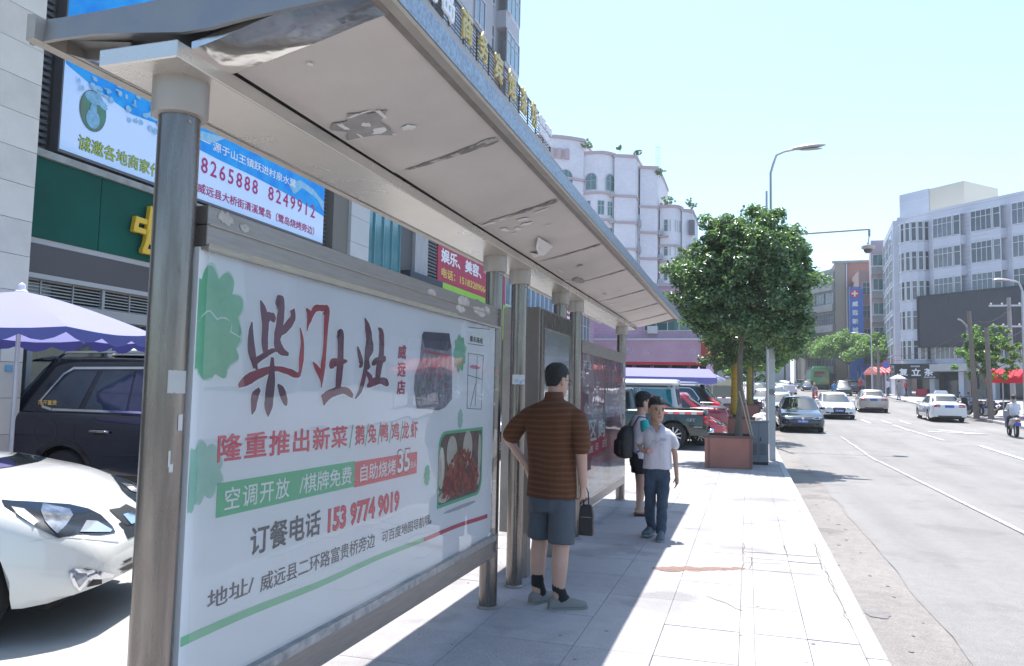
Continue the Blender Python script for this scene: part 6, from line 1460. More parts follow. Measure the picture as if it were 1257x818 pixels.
# van with white roof
vn = make_car(dict(L=4.6, W=1.78, R=.31, wheels=(-1.4, 1.35), clear=.22, paint=paint('van_silver', (.52, .54, .54), .2, .3), nose_in=.16, tail_in=.10, top=[(-2.3, 1.02), (-2.2, 1.06), (1.3, 1.04), (1.9, .98), (2.3, .78)], green=dict(x=(-2.26, -2.10, .95, 1.75), z=(1.0, 1.84), w=(.86, .74), exp=.22)))
side_glass(vn, [[(-2.08, 1.14), (-2.02, 1.62), (-1.12, 1.64), (-1.12, 1.12)], [(-1.02, 1.12), (-1.02, 1.64), (-.12, 1.64), (-.12, 1.12)], [(-.05, 1.12), (-.05, 1.64), (.80, 1.62), (1.2, 1.12)]], mat('van_teal_glass', (.01, .30, .34), .06, coat=1, var=.6, vs=1.8, c2=(.01, .09, .12)))
add(vn, 'windscreen', [(-.7, 1.05), (.7, 1.05), (.62, 1.7), (-.62, 1.7)], 'X', 1, glass_c); add(vn, 'rear_window', [(-.66, 1.15), (.66, 1.15), (.6, 1.62), (-.6, 1.62)], 'X', -1, glass_t)
rm_ = MB(); rings = []
gx = (-2.2, -2.05, -1.2, 0, .8, 1.15)
for x, k in zip(gx, (.86, .98, 1, 1, .97, .8)): rings.append([(x, .76*k*cos(a)*1.02, 1.73 + .20*k*max(0, sin(a))**.6) for a in [pi*j/12 for j in range(13)]])
rm_.loft(rings); vn.patches.append(('white_roof', rm_, white2)); seam(vn, [[(-1.06, 1.68), (-1.06, .4)], [(-.08, 1.68), (-.08, .4)]], m=mat('gutter_dark', (.06, .07, .08), .5))
for s in (1, -1): vn.patches.append(('drip_rail', strip(vn.bvh, [(-2.05, 1.70), (.85, 1.70)], .03, 'Y', s, .012, .2), trim_b))
put(vn, 'silver minivan with a white roof and teal tinted windows parked behind the boy', 'van', -4.25, 24.4, pi, 0, name='parked_van', sc_=1)
# dark pickup
pd = paint('pickup_dark', (.006, .022, .020), .2, .3)
pk_ = make_car(dict(L=5.1, W=1.80, R=.37, wheels=(-1.62, 1.5), clear=.36, tw=.24, paint=pd, tail_in=.05, lift=0, nose_in=.2, top=[(-2.55, 1.06), (-2.5, 1.08), (-.55, 1.08), (.9, 1.06), (1.3, 1.0), (2.2, .92), (2.55, .75)], green=dict(x=(-.55, -.42, .62, 1.3), z=(1.0, 1.66), w=(.84, .68))))
side_glass(pk_, [[(-.42, 1.14), (-.36, 1.54), (.20, 1.54), (.22, 1.13)], [(.28, 1.13), (.26, 1.54), (.58, 1.52), (.98, 1.13)]], glass_c)
for s in (1, -1):
    for i in range(7): pk_.patches.append(('reflective_strip', patch(pk_.bvh, [(-2.42+.16*i, .955), (-2.27+.16*i, .955), (-2.27+.16*i, 1.015), (-2.42+.16*i, 1.015)], 'Y', s, .006, .1), (ink_red, mat('strip_white', (.62, .6, .58), .5))[i % 2]))
    pk_.patches.append(('tail_light', MB().box(-2.57, -2.44, s*.84, s*.905, .70, .92), lens_r)); pk_.patches.append(('side_rail', strip(pk_.bvh, [(-2.4, .62), (-1.5, .62)], .03, 'Y', s, .02, .2), mat('rail_grey', (.3, .32, .35), .3, .5)))
    pk_.patches.append(('mud_flap', MB().box(-2.08, -2.05, s*.66, s*.88, .16, .5), trim_b))
add(pk_, 'tailgate', [(-.75, .62), (.75, .62), (.75, 1.0), (-.75, 1.0)], 'X', -1, mat('tailgate_dark', (.012, .03, .03), .3, coat=.5))
pk_.patches.append(('rear_bumper', MB().box(-2.70, -2.56, -.86, .86, .42, .56), chrome)); pk_.patches.append(('bed', MB().box(-2.4, -.62, -.74, .74, 1.09, 1.115), under_m))
tp = put(pk_, 'dark green black pickup truck parked tail towards the street behind the boy', 'pickup truck', -3.62, 22.55, pi + .02, 0, name='pickup_truck', sc_=1)
hh = pk_.bvh.ray_cast(V(-2.1, 9, .8), V(0, -1, 0)); attach(lettering('GET', mat('letter_silver', (.35, .38, .38), .4), None, (-1.98, hh[0].y + .008, .74), (-1, 0, 0), VV, .24, .11, .02), tp)
# bus
bt = thing('city_bus', 'green city bus seen from behind on the slope under the trees', 'bus', (9.5, 113, g(113)-.12)); bg_ = paint('bus_green', (.03, .30, .10), 0, .35)
mb = MB(); mb.loft([[(-1.22*k, y, .35), (1.22*k, y, .35), (1.24*k, y, 1.6), (1.18*k, y, 2.85), (.9*k, y, 3.05), (-.9*k, y, 3.05), (-1.18*k, y, 2.85), (-1.24*k, y, 1.6)] for y, k in ((0, .93), (.12, 1), (9.8, 1), (10, .95))]); part('body', mb, bg_, bt, world=False)
part('rear_window', MB().box(-.85, .85, -.03, -.005, 1.75, 2.55), glass_c, bt, world=False); part('route_sign', MB().box(-.5, .5, -.06, -.031, 2.2, 2.5), mat('sign_led_red', (.3, .02, .03), .5), bt, world=False); part('roof_unit', MB().box(-.8, .8, .5, 3.5, 3.05, 3.3), mat('bus_pale_green', (.25, .5, .32), .5), bt, world=False)
part('bumper', MB().box(-1.15, 1.15, -.1, -.005, .4, .75), trim_b, bt, world=False)
for s in (-1, 1): part('tail_light', MB().box(s*.85, s*1.1, -.04, -.005, .95, 1.35), lens_r if s < 0 else lens_o, bt, world=False); part('tyre', MB().lathe([(.45, -.14), (.45, .14)], (s*.98, 2.2, .42), 20, 'X'), tyre_m, bt, world=False)
# ---------------- trees and plants ----------------
def leaf_mat(name, c, rough=.4, tr=.3):
    if name in MATS: return MATS[name]
    m = bpy.data.materials.new(name); m.use_nodes = True; nt = m.node_tree; b = nt.nodes['Principled BSDF']
    b.inputs['Base Color'].default_value = (*c, 1); b.inputs['Roughness'].default_value = rough; b.inputs['Specular IOR Level'].default_value = .55
    t = nt.nodes.new('ShaderNodeBsdfTranslucent'); t.inputs[0].default_value = (c[0]*1.5, c[1]*1.7, c[2]*.8, 1); mx = nt.nodes.new('ShaderNodeMixShader'); mx.inputs[0].default_value = tr
    nt.links.new(b.outputs[0], mx.inputs[1]); nt.links.new(t.outputs[0], mx.inputs[2]); nt.links.new(mx.outputs[0], nt.nodes['Material Output'].inputs[0]); MATS[name] = m; return m
LF = [leaf_mat('leaf_deep', (.062, .118, .064), .34), leaf_mat('leaf_mid', (.098, .175, .085), .34), leaf_mat('leaf_light', (.16, .24, .115), .32), leaf_mat('leaf_pale', (.21, .29, .14), .32)]
LF2 = [leaf_mat('leaf_bright', (.12, .22, .06), .5, tr=.4), leaf_mat('leaf_bright_mid', (.09, .18, .05), .5, tr=.4), leaf_mat('leaf_lime', (.19, .30, .08), .5, tr=.4), LF[1]]
bark = mat('bark', (.20, .165, .13), .95, var=.35, vs=7, bump=.6, bs=25, stretch=(3, 3, .6)); 
def leaves(centres, radii, per, size, seed, flat=.8, droop=.25, cup=.25):
    """folded leaf faces spread through clumps; returns arrays for a mesh"""
    rg = np.random.default_rng(seed); C_ = np.repeat(np.array(centres), per, 0); Rr = np.repeat(np.array(radii), per, 0); n = len(C_)
    d = rg.normal(size=(n, 3)); d /= np.linalg.norm(d, axis=1)[:, None]; r = rg.uniform(.25, 1, n)**.6
    P = C_ + d * (Rr * r)[:, None] * np.array([1, 1, flat])
    nrm = d*.5 + rg.normal(size=(n, 3))*.55 + np.array([0, 0, .75]); nrm /= np.linalg.norm(nrm, axis=1)[:, None]
    t = rg.normal(size=(n, 3)) + np.array([0, 0, -droop]); t -= nrm*(t*nrm).sum(1)[:, None]; t /= np.linalg.norm(t, axis=1)[:, None]; b = np.cross(nrm, t)
    s = (size * rg.uniform(.6, 1.25, n))[:, None]
    base = P - t*s*.5; tip = P + t*s*.5 - nrm*s*.12; l = P + b*s*.30 + nrm*s*cup*.5 + t*s*-.05; r_ = P - b*s*.30 + nrm*s*cup*.5 + t*s*-.05
    V_ = np.stack([base, l, tip, r_], 1).reshape(-1, 3)
    idx = np.arange(n)*4; F = np.concatenate([np.stack([idx, idx+1, idx+2], 1), np.stack([idx, idx+2, idx+3], 1)])
    mi = np.searchsorted([.34, .68, .90], rg.uniform(0, 1, n)); return V_, F, np.concatenate([mi, mi])
def np_mesh(name, V_, F, mi, mats):
    me = bpy.data.meshes.new(name); me.vertices.add(len(V_)); me.vertices.foreach_set('co', V_.ravel()); me.loops.add(len(F)*3); me.loops.foreach_set('vertex_index', F.ravel().astype(np.int32))
    me.polygons.add(len(F)); me.polygons.foreach_set('loop_start', np.arange(len(F), dtype=np.int32)*3); me.polygons.foreach_set('loop_total', np.full(len(F), 3, dtype=np.int32))
    for m in mats: me.materials.append(m)
    me.polygons.foreach_set('material_index', mi.astype(np.int32)); me.update(calc_edges=True); me.validate(); return me
def crown_clumps(c, r, k, seed, fill=.35, lump=.16, low=-.9):
    rg = np.random.default_rng(seed); out = []; rad = []
    while len(out) < k:
        d = rg.normal(size=3); d /= np.linalg.norm(d)
        if d[2] < low: continue
        q = 1 + lump*2*noise.noise(V(d[0]*2.1+seed, d[1]*2.1, d[2]*2.1)) + lump*noise.noise(V(d[0]*5+seed, d[1]*5, d[2]*5))
        t = rg.uniform(.30, .72) if rg.uniform() < fill else rg.uniform(.80, .98)
        out.append([c[i] + d[i]*r[i]*q*t for i in range(3)]); rad.append(rg.uniform(.10, .21)*r[0])
    return out, rad
def branches(base, top, ctrs, rg, r0, k=9, trunk_top=None):
    mb = MB(); pts = [V(*base)]; n = 6; T_ = V(*(trunk_top or top))
    for i in range(1, n+1): t = i/n; pts.append(V(*base).lerp(T_, t) + V(rg.uniform(-.03, .03), rg.uniform(-.03, .03), 0)*(t < 1))
    mb.tube(pts, [r0*(1.25 if i == 0 else 1 - .35*i/n) for i in range(n+1)], 12)
    for j in range(k):
        c_ = V(*ctrs[rg.randrange(len(ctrs))]); s_ = pts[-1].lerp(pts[-2], rg.uniform(0, .8)); m_ = s_.lerp(c_, .5) + V(rg.uniform(-.1, .1), rg.uniform(-.1, .1), .12)
        mb.tube([s_, m_, c_], [r0*.5, r0*.3, r0*.1], 7)
    return mb
def tree(label, x, y, z0, trunk_h, c, r, k, per, size, seed, mats=LF, group=None, r0=.1, name='tree', **kw):
    t = thing(name, label, 'tree', (x, y, z0), 0, group); rg = random.Random(seed); ct, rd = crown_clumps(c, r, k, seed, **kw)
    part('trunk', branches((0, 0, 0), (c[0], c[1], c[2] - r[2]*.3), ct, rg, r0, 12, (c[0]*.6, c[1]*.6, trunk_h)), bark, t, world=False, smooth=True)
    cr = link('crown', np_mesh('crown', *leaves(ct, rd, per, size, seed), mats), t); return t
# the big clipped tree in the planter: crown 3.4 m wide
tree('large dense round tree growing from the nearest reddish planter box', -.20, 17.45, .55, 2.6, (.12, 1.0, 3.50), (1.52, 1.45, 1.70), 480, 112, .105, 11, r0=.075, fill=.30, lump=.155, low=-.8)
t2 = tree('second tree with a yellow wrapped trunk in the further planter', -.40, 26.8, .60, 2.6, (.25, .2, 2.9), (1.45, 1.4, 1.05), 230, 60, .12, 23, r0=.10, lump=.2)
t3 = tree('third tree in the row seen through the gap under the near crown', .10, 34.5, .80, 2.4, (.2, 0, 3.0), (1.7, 1.6, 1.1), 220, 50, .14, 29, LF2, r0=.10, lump=.2)
yel = mat('yellow_wrap', (.62, .42, .04), .7, var=.4, vs=14, c2=(.35, .22, .03))
mb = MB(); mb.tube([(0, 0, .3), (.0, 0, 1.2), (-.01, .01, 2.3)], [.16, .13, .11], 12); part('trunk_wrap', mb, yel, t2, world=False, smooth=True)
mb = MB(); mb.tube([(0, 0, .3), (.0, 0, 1.2), (0, 0, 2.0)], [.13, .11, .09], 12); part('trunk_wrap', mb, mat('yellow_wrap_old', (.50, .36, .10), .8, var=.4, vs=14), t3, world=False, smooth=True)
for nm, lx, ly, a, b_, lb in (('stake', 0, 0, (.10, 17.25, .62), (-.12, 17.4, 1.75), 'thin pale wooden stake leaning against the near tree trunk'), ('stake', 0, 0, (.06, 17.2, .62), (-.18, 17.35, 1.62), 'shorter pale stake crossing behind the first one')):
    mb = MB(); mb.tube([a, b_], [.018, .014], 7); solo('wooden_stake', mb, mat('pale_stake', (.42, .36, .27), .8), lb, 'stake')
# planters
corten = mat('planter_brown', (.44, .19, .145), .65, .1, var=.18, vs=1.4, bump=.15, bs=10); soil = mat('soil', (.055, .042, .03), .95, bump=.8, bs=30)
def planter(x0, x1, y0, y1, z0, h, label):
    t = thing('planter', label, 'planter', ((x0+x1)/2, (y0+y1)/2, z0)); w, d = (x1-x0)/2, (y1-y0)/2; k = .04
    for a, b_, c_, e in ((-w, w, -d, -d+k), (-w, w, d-k, d), (-w, -w+k, -d+k+.001, d-k-.001), (w-k, w, -d+k+.001, d-k-.001)): part('side_board', MB().box(a, b_, c_, e, .004, h), corten, t, world=False, bev=.004)
    part('rim', MB().loft([[(sx*(w-.0+o), sy*(d+o), h+.001+zz) for sx, sy in ((-1, -1), (1, -1), (1, 1), (-1, 1))] for o, zz in ((.012, -.03), (.012, .018), (-.05, .018), (-.05, -.03))], cap=False), mat('planter_rim', (.16, .085, .07), .6), t, world=False)
    for xx in (-w+.09, w-.03): part('corner_strip', MB().box(xx-.03, xx+.02, -d-.008, -d-.001, .004, h-.035), mat('planter_strip', (.24, .12, .10), .6), t, world=False)
    part('soil', MB().box(-w+k, w-k, -d+k, d-k, .05, h-.07), soil, t, world=False); return t
planter(-.87, .09, 16.70, 17.95, 0, .655, 'large reddish brown square planter box holding the big round tree')
planter(-.95, .22, 26.3, 27.4, g(26.5), .66, 'second reddish planter box further along the kerb behind the big one'); planter(-1.0, .5, 33.8, 35.2, g(34), .8, 'third darker planter box beyond the second one')
# grey cabinet
cb = thing('utility_cabinet', 'grey metal utility cabinet standing at the kerb beside the big planter', 'cabinet', (.235, 18.15, 0)); gy = mat('cabinet_grey', (.23, .25, .28), .5, .2, var=.1, vs=3)
part('body', MB().box(-.20, .20, -.17, .17, .06, .93), gy, cb, world=False, bev=.006); part('lid', MB().box(-.22, .22, -.19, .19, .932, .965), gy, cb, world=False, bev=.005); part('plinth', MB().box(-.19, .19, -.16, .16, .002, .06), mat('plinth_dark', (.06, .06, .065), .8), cb, world=False)
for x in (-.105, .085):
    sl = part('vent_panel', MB().box(x-.06, x+.06, -.178, -.171, .22, .46), mat('vent_dark', (.10, .115, .14), .6), cb, world=False)
    for k in range(8): part('slat', MB().box(x-.055, x+.055, -.186, -.179, .235+k*.028, .247+k*.028), gy, sl, world=False)
part('door_gap', MB().box(-.008, -.002, -.174, -.171, .1, .91), MATS['plinth_dark'], cb, world=False); part('handle', MB().box(.02, .04, -.19, -.171, .52, .60), trim_b, cb, world=False)
# street trees on the right, one by one
for i, (x, y, cx, cz, rx, rz, h, lb) in enumerate(((15.4, 97, 0, 4.9, 3.8, 1.9, 3.6, 'broad flat topped street tree nearest the corner building'), (11.9, 104, 0, 5.2, 3.8, 1.9, 3.6, 'spreading bright green street tree left of the nearest one'), (13.9, 112, 0, 5.7, 4.4, 2.2, 4.0, 'spreading street tree behind the far lamp'), (9.6, 122, 0, 5.8, 4.6, 2.4, 4.2, 'wide street tree whose crown hangs above the bus'), (5.6, 128, 0, 5.6, 4.2, 2.6, 4.2, 'dark street tree at the bend of the road'), (1.2, 132, 0, 5.6, 4.4, 2.8, 4.2, 'dark street tree closing the left lane'), (-3.2, 128, 0, 5.4, 4.2, 2.8, 4.2, 'street tree on the far left pavement'), (17.4, 118, 0, 5.0, 3.6, 2.4, 3.6, 'street tree in front of the red brick building'), (3.4, 142, 0, 7.4, 4.6, 3.0, 5.0, 'tall tree rising behind the bend'), (8.4, 146, 0, 6.6, 4.6, 3.0, 5.0, 'tall tree far behind the bus'), (-1.6, 146, 0, 6.8, 4.6, 3.2, 5.0, 'tall tree far away in the middle of the street end'))):
    tree(lb, x, y, g(y), h, (cx, 0, cz), (rx, rx*.85, rz), 150, 50, .36, 41+i, LF2 if i < 4 or i == 7 else LF, r0=.16, lump=.22, low=-.45, fill=.3)
tree('small bright leafy tree between the utility poles and the red canopy', 11.75, 44.6, .70, 2.3, (-.05, 0, 3.2), (1.25, 1.1, 1.35), 120, 46, .17, 61, LF2, r0=.07, lump=.35)
tree('leafy tree growing behind the white curved building edge', -4.9, 64, 1.3, 8, (0, 0, 10.2), (1.3, 1.2, 2.6), 120, 45, .26, 67, LF, r0=.2, lump=.25)
tree('leafy kerb tree seen below the big crown on the left lane', .0, 46, .75, 2.2, (0, 0, 2.6), (1.6, 1.6, 1.1), 130, 40, .17, 73, LF2, r0=.1, lump=.25)
# rooftop plants on the white building
for x, y, z, r_, lb in ((-18.5, 88.4, 30.9, .9, 'shrub sprouting at the roof step of the curved building'), (-10.3, 93.6, 28.4, .7, 'weeds hanging on the stepped roof corner'), (-9.2, 94.2, 24.9, 1.0, 'green climber spilling over the lower bowed roof'), (-6.6, 95.8, 24.8, .9, 'bushy plants on the lowest roof corner'), (-14.6, 89.8, 30.7, .35, 'tiny weed on the middle parapet'), (-12.6, 91.0, 30.3, .5, 'small weed on the parapet beside the mast')):
    t = thing('roof_plant', lb, 'plant', (x, y, z)); ct, rd = crown_clumps((0, -.2, .3), (r_, r_*.6, r_*.7), 26, int(x*7) % 97, lump=.3)
    link('leaves', np_mesh('leaves', *leaves(ct, rd, 26, .22, 5), LF2), t); part('stems', MB().tube([(0, 0, -.3), (.1, -.1, .5)], .03, 5), bark, t, world=False)
def plink(nm, me, par): return link(nm, me, par, -wp(par))
# ---------------- people ----------------
skin = mat('skin', (.52, .32, .25), .55, var=.06, vs=9); skin_t = mat('skin_tan', (.46, .27, .19), .55, var=.06, vs=9); hair_m = mat('hair_black', (.012, .011, .012), .45, bump=.8, bs=220, var=.4, vs=60)
eye_w = mat('eye_white', (.6, .6, .6), .3); eye_d = mat('eye_dark', (.02, .014, .012), .2); lip_m = mat('lip', (.34, .14, .11), .5)
def head_rings(sc=1.0):
    """head facing +y, chin at z=0, crown at z=.235"""
    T_ = [(.000, .020, .022, .055), (.010, .040, .036, .048), (.030, .054, .058, .030), (.060, .064, .076, .012), (.090, .070, .085, .004), (.120, .073, .090, .0), (.150, .076, .094, -.004), (.180, .073, .090, -.006), (.205, .062, .076, -.006), (.224, .042, .052, -.005), (.235, .014, .018, -.004)]
    return [[(a*cos(2*pi*j/20)*sc, (c_ + b*sin(2*pi*j/20))*sc, z*sc) for j in range(20)] for z, a, b, c_ in T_]
def place(mb, M): mb.v = [tuple(M @ V(*p)) for p in mb.v]; return mb
def make_head(par, at, yaw, tilt, skn, hair_len=0.0, sc=1.0, face=True, long_hair=False, seed=0):
    M = Matrix.Translation(at) @ Matrix.Rotation(yaw, 4, 'Z') @ Matrix.Rotation(tilt, 4, 'X') @ Matrix.Scale(sc, 4)
    mb = MB(); mb.loft(head_rings())
    mb.loft([[(x*w, y0 + y*.011, z0) for x, y in ((-1, 0), (0, 1.6), (1, 0), (0, -1))] for z0, w, y0 in ((.072, .014, .088), (.082, .013, .098), (.10, .009, .092), (.12, .006, .086))])   # nose
    for s in (-1, 1): mb.ball((s*.076, -.012, .105), (.010, .020, .032)); mb.ball((s*.034, .068, .128), (.020, .012, .008))
    mb.limb([(0, -.012, -.075), (0, -.014, .02), (0, -.01, .07)], [.054, .050, .056])
    me = blob(place(mb, M), .0055*sc, 3, 'head'); me.materials.append(skn); h = plink('head', me, par)
    if face:
        for s in (-1, 1):
            for nm, c_, r_, m_ in (('eye', (s*.032, .079, .115), (.0135, .007, .0055), eye_w), ('iris', (s*.032, .0845, .115), (.0062, .003, .0056), eye_d), ('eyelid', (s*.032, .082, .1215), (.015, .006, .0022), eye_d), ('eyebrow', (s*.034, .084, .136), (.019, .006, .0035), hair_m)):
                mb = MB(); mb.ball(c_, r_, 10, 6); link(nm, place(mb, M).mesh(nm, m_, None, True), h)
        mb = MB(); mb.ball((0, .087, .050), (.021, .006, .0055), 10, 6); link('mouth', place(mb, M).mesh('mouth', lip_m, None, True), h)
    # hair: a slightly larger cap, open at face and neck
    mb = MB(); rg = []; hl = .060 - hair_len
    for z, a, b, c_ in ((.062, .060, .070, -.004), (.080, .0705, .0845, -.003), (.110, .0755, .0925, -.005), (.150, .0795, .0985, -.007), (.185, .0775, .0960, -.008), (.214, .067, .083, -.007), (.235, .046, .058, -.006), (.245, .015, .020, -.005)):
        ring = []
        for j in range(28):
            an = 2*pi*j/28; x, y = a*cos(an), c_ + b*sin(an); front = sin(an)
            lift = max(0, front*1.25 - .05)**1.1 * .105 if z < .17 else 0; zz = z
            if z < .165: zz = min(.168, z + lift*(1.25 if not long_hair else .95)); 
            side = abs(cos(an))
            if z < .1 and side > .8 and not long_hair: zz += .034*(side-.8)/.2
            if z < .08 and front < -.2: zz -= hair_len
            ring.append((x, y if zz < z + .08 else y*.985, zz))
        rg.append(ring)
    mb.loft(rg)
    me = place(mb, M).mesh('hair', hair_m, None, True)
    me.update(); ns = [v.normal.copy() for v in me.vertices]
    for v, n in zip(me.vertices, ns): v.co += n*.004*noise.noise(v.co*60 + V(seed, 0, 0))
    ho = link('hair', me, h); s_ = ho.modifiers.new('s', 'SUBSURF'); s_.levels = 3; s_.render_levels = 3; tx_ = bpy.data.textures.new('hair_noise', 'CLOUDS'); tx_.noise_scale = .008; dm = ho.modifiers.new('d', 'DISPLACE'); dm.texture = tx_; dm.strength = .013; dm.mid_level = .5
    return h
def hand(mb, wrist, dirv, palmn, side, curl=.5, sc=1.0):
    """palm and five separate fingers; dirv: towards fingertips, palmn: out of the palm, side=+1/-1 where the thumb is"""
    w = V(*wrist); d = V(*dirv).normalized(); n = V(*palmn); n = (n - d*n.dot(d)).normalized(); s = d.cross(n).normalized()*side
    mb.limb([w, w + d*.05*sc, w + d*.088*sc], [.021*sc, .027*sc, .024*sc]); 
    for k in (-1, 1): mb.limb([w + d*.03*sc + s*.018*k*sc, w + d*.085*sc + s*.022*k*sc], [.014*sc, .0135*sc])
    for i, (o, L_) in enumerate(((.030, .070), (.0105, .080), (-.0095, .074), (-.028, .058))):
        b = w + d*.088*sc + s*o*sc; c_ = curl*(1 + .12*i); d1 = (d*cos(c_*.6) + n*sin(c_*.6)); d2 = (d*cos(c_*1.5) + n*sin(c_*1.5)); d3 = (d*cos(c_*2.2) + n*sin(c_*2.2)); p1 = b + d1*L_*.45*sc; p2 = p1 + d2*L_*.32*sc; p3 = p2 + d3*L_*.24*sc
        mb.limb([b, p1, p2, p3], [.0092*sc, .0085*sc, .0078*sc, .0066*sc], 8)
    t0 = w + d*.025*sc + s*.024*sc; t1 = t0 + (d*.6 + s*.7 + n*.25).normalized()*.038*sc; t2 = t1 + (d*.9 + s*.25 + n*.4).normalized()*.030*sc; t3 = t2 + (d + n*.5).normalized()*.020*sc
    mb.limb([t0, t1, t2, t3], [.0125*sc, .0105*sc, .0092*sc, .0075*sc], 8)
def ell(c, a, b, yaw=0, n=24, e=1.0):
    """ring round c: half widths a (sideways) and b (front to back)"""
    out = []
    for j in range(n):
        t = 2*pi*j/n; x, y = a*(abs(cos(t))**e)*(1 if cos(t) > 0 else -1), b*(abs(sin(t))**e)*(1 if sin(t) > 0 else -1); out.append((c[0] + x*cos(yaw) - y*sin(yaw), c[1] + x*sin(yaw) + y*cos(yaw), c[2]))
    return out
def cloth_part(nm, mb, m_, par, voxel=.008, it=3, amp=.004, sc=9, dz=.5, seed=0):
    me = blob(mb, voxel, it, nm); wrinkle(me, amp, sc, dz, seed); me.materials.append(m_); return plink(nm, me, par)
def stripes(name, c1, c2, per=.042, rough=.85):
    m = bpy.data.materials.new(name); m.use_nodes = True; nt = m.node_tree; b = nt.nodes['Principled BSDF']; b.inputs['Roughness'].default_value = rough; b.inputs['Specular IOR Level'].default_value = .2
    tc = nt.nodes.new('ShaderNodeTexCoord'); sx = nt.nodes.new('ShaderNodeSeparateXYZ'); nt.links.new(tc.outputs['Object'], sx.inputs[0])
    n = nt.nodes.new('ShaderNodeTexNoise'); n.inputs['Scale'].default_value = 3; nt.links.new(tc.outputs['Object'], n.inputs['Vector'])
    a = nt.nodes.new('ShaderNodeMath'); a.operation = 'MULTIPLY_ADD'; a.inputs[1].default_value = .05; nt.links.new(n.outputs[0], a.inputs[0]); nt.links.new(sx.outputs[2], a.inputs[2])
    d = nt.nodes.new('ShaderNodeMath'); d.operation = 'MULTIPLY'; d.inputs[1].default_value = 2*pi/per; nt.links.new(a.outputs[0], d.inputs[0]); s = nt.nodes.new('ShaderNodeMath'); s.operation = 'SINE'; nt.links.new(d.outputs[0], s.inputs[0])
    r = nt.nodes.new('ShaderNodeValToRGB'); r.color_ramp.elements[0].position = .55; r.color_ramp.elements[1].position = .8; r.color_ramp.elements[0].color = (*c1, 1); r.color_ramp.elements[1].color = (*c2, 1)
    mr = nt.nodes.new('ShaderNodeMapRange'); mr.inputs[1].default_value = -1; nt.links.new(s.outputs[0], mr.inputs[0]); nt.links.new(mr.outputs[0], r.inputs[0]); nt.links.new(r.outputs[0], b.inputs['Base Color']); return m
def shoe(mb, heel, yaw, L_=.27, w=.046, h=.07, sole=False):
    c, s = cos(yaw), sin(yaw); rings = []
    for t, ww, hh in ((0, .55, .55), (.06, .82, .85), (.2, .9, 1.0), (.42, .85, .95), (.62, 1.0, .68), (.8, 1.02, .52), (.93, .8, .42), (1.0, .35, .28)):
        ring = []
        for j in range(14):
            a = 2*pi*j/14; x = w*ww*cos(a); z = (h*hh*max(0, sin(a))**.7 + .014) if not sole else (.018 if sin(a) > 0 else .002); ring.append((heel[0] + c*L_*t - s*x, heel[1] + s*L_*t + c*x, heel[2] + (z if sin(a) > -.01 or sole else .012)))
        rings.append(ring)
    return mb.loft(rings)

# ---- 1. the man reading the case, seen from behind ----
mx_, my = -1.345, 5.40
man = thing('person', 'man in brown striped shirt and grey shorts seen from behind with hand on hip', 'person', (mx_, my, 0))
def L(x, y, z): return (mx_ + x, my + y, z)       # x to the right of the picture, y away from the camera
# he faces away and a little to the right
FY = -.28      # body yaw: facing +y turned towards +x
def B(x, y, z): return (mx_ + x*cos(FY) - y*sin(FY), my + x*sin(FY) + y*cos(FY), z)
body = MB()
body.loft([ell(B(0, 0, z), a, b, FY) for z, a, b in ((.80, .13, .085), (.95, .13, .085), (1.10, .14, .09), (1.30, .16, .095), (1.40, .14, .09), (1.46, .06, .06))])
legL = [B(-.095, .02, .86), B(-.105, .03, .48), B(-.105, .0, .30), B(-.10, -.01, .09)]; legR = [B(.095, -.02, .86), B(.10, -.02, .48), B(.10, -.05, .30), B(.095, -.05, .09)]
for lg in (legL, legR): body.limb(lg, [.07, .060, .060, .040]); 
sL, eL, wL = B(-.165, 0, 1.32), B(-.35, -.05, 1.15), B(-.20, -.03, .97); body.limb([sL, eL, wL], [.040, .042, .030])
sR, eR, wR = B(.17, 0, 1.32), B(.245, -.02, 1.09), B(.225, .05, .86); body.limb([sR, eR, wR], [.040, .042, .031])
hand(body, wL, (.45, -.12, -1), (.9, .1, .2), -1, .35, 1.0); hand(body, wR, (-.02, .12, -1), (-1, .2, 0), 1, .95, 1.0)
me = blob(body, .0075, 3, 'body'); me.materials.append(skin); plink('body', me, man)
make_head(man, B(.0, .035, 1.475), FY - .25, -.10, skin, .012, 1.0, True, seed=1)
shirt = MB()
shirt.loft([ell(B(x, y, z), a, b, FY, e=.85) for z, a, b, x, y in ((.755, .190, .135, 0, 0), (.80, .186, .132, 0, 0), (.95, .178, .128, 0, 0), (1.10, .183, .13, 0, -.005), (1.25, .198, .132, 0, -.01), (1.34, .205, .125, 0, -.012), (1.395, .185, .105, 0, -.01), (1.43, .12, .085, 0, 0), (1.455, .072, .068, 0, .006), (1.475, .062, .062, 0, .01))])
shirt.limb([B(-.13, 0, 1.345), B(-.205, -.012, 1.325), B(-.285, -.03, 1.25), B(-.325, -.042, 1.185)], [.072, .070, .070, .072], 16); shirt.limb([B(.13, 0, 1.345), B(.195, 0, 1.32), B(.235, -.01, 1.22), B(.245, -.018, 1.13)], [.072, .070, .068, .070], 16)
so = cloth_part('shirt', shirt, stripes('brown_stripes', (.090, .036, .019), (.118, .054, .029), .040), man, .008, 2, .0085, 7, .45, 1)
cl = MB(); cl.loft([ell(B(0, .012, z), a, a, FY) for z, a in ((1.455, .072), (1.50, .066), (1.505, .060), (1.46, .062))], cap=False); part('collar', cl, mat('collar_brown', (.11, .036, .016), .85), man, smooth=True)
sh_ = MB(); sh_.loft([ell(B(0, 0, z), a, b, FY, e=.9) for z, a, b in ((.90, .165, .12), (.80, .175, .128), (.72, .178, .128), (.66, .16, .12))])
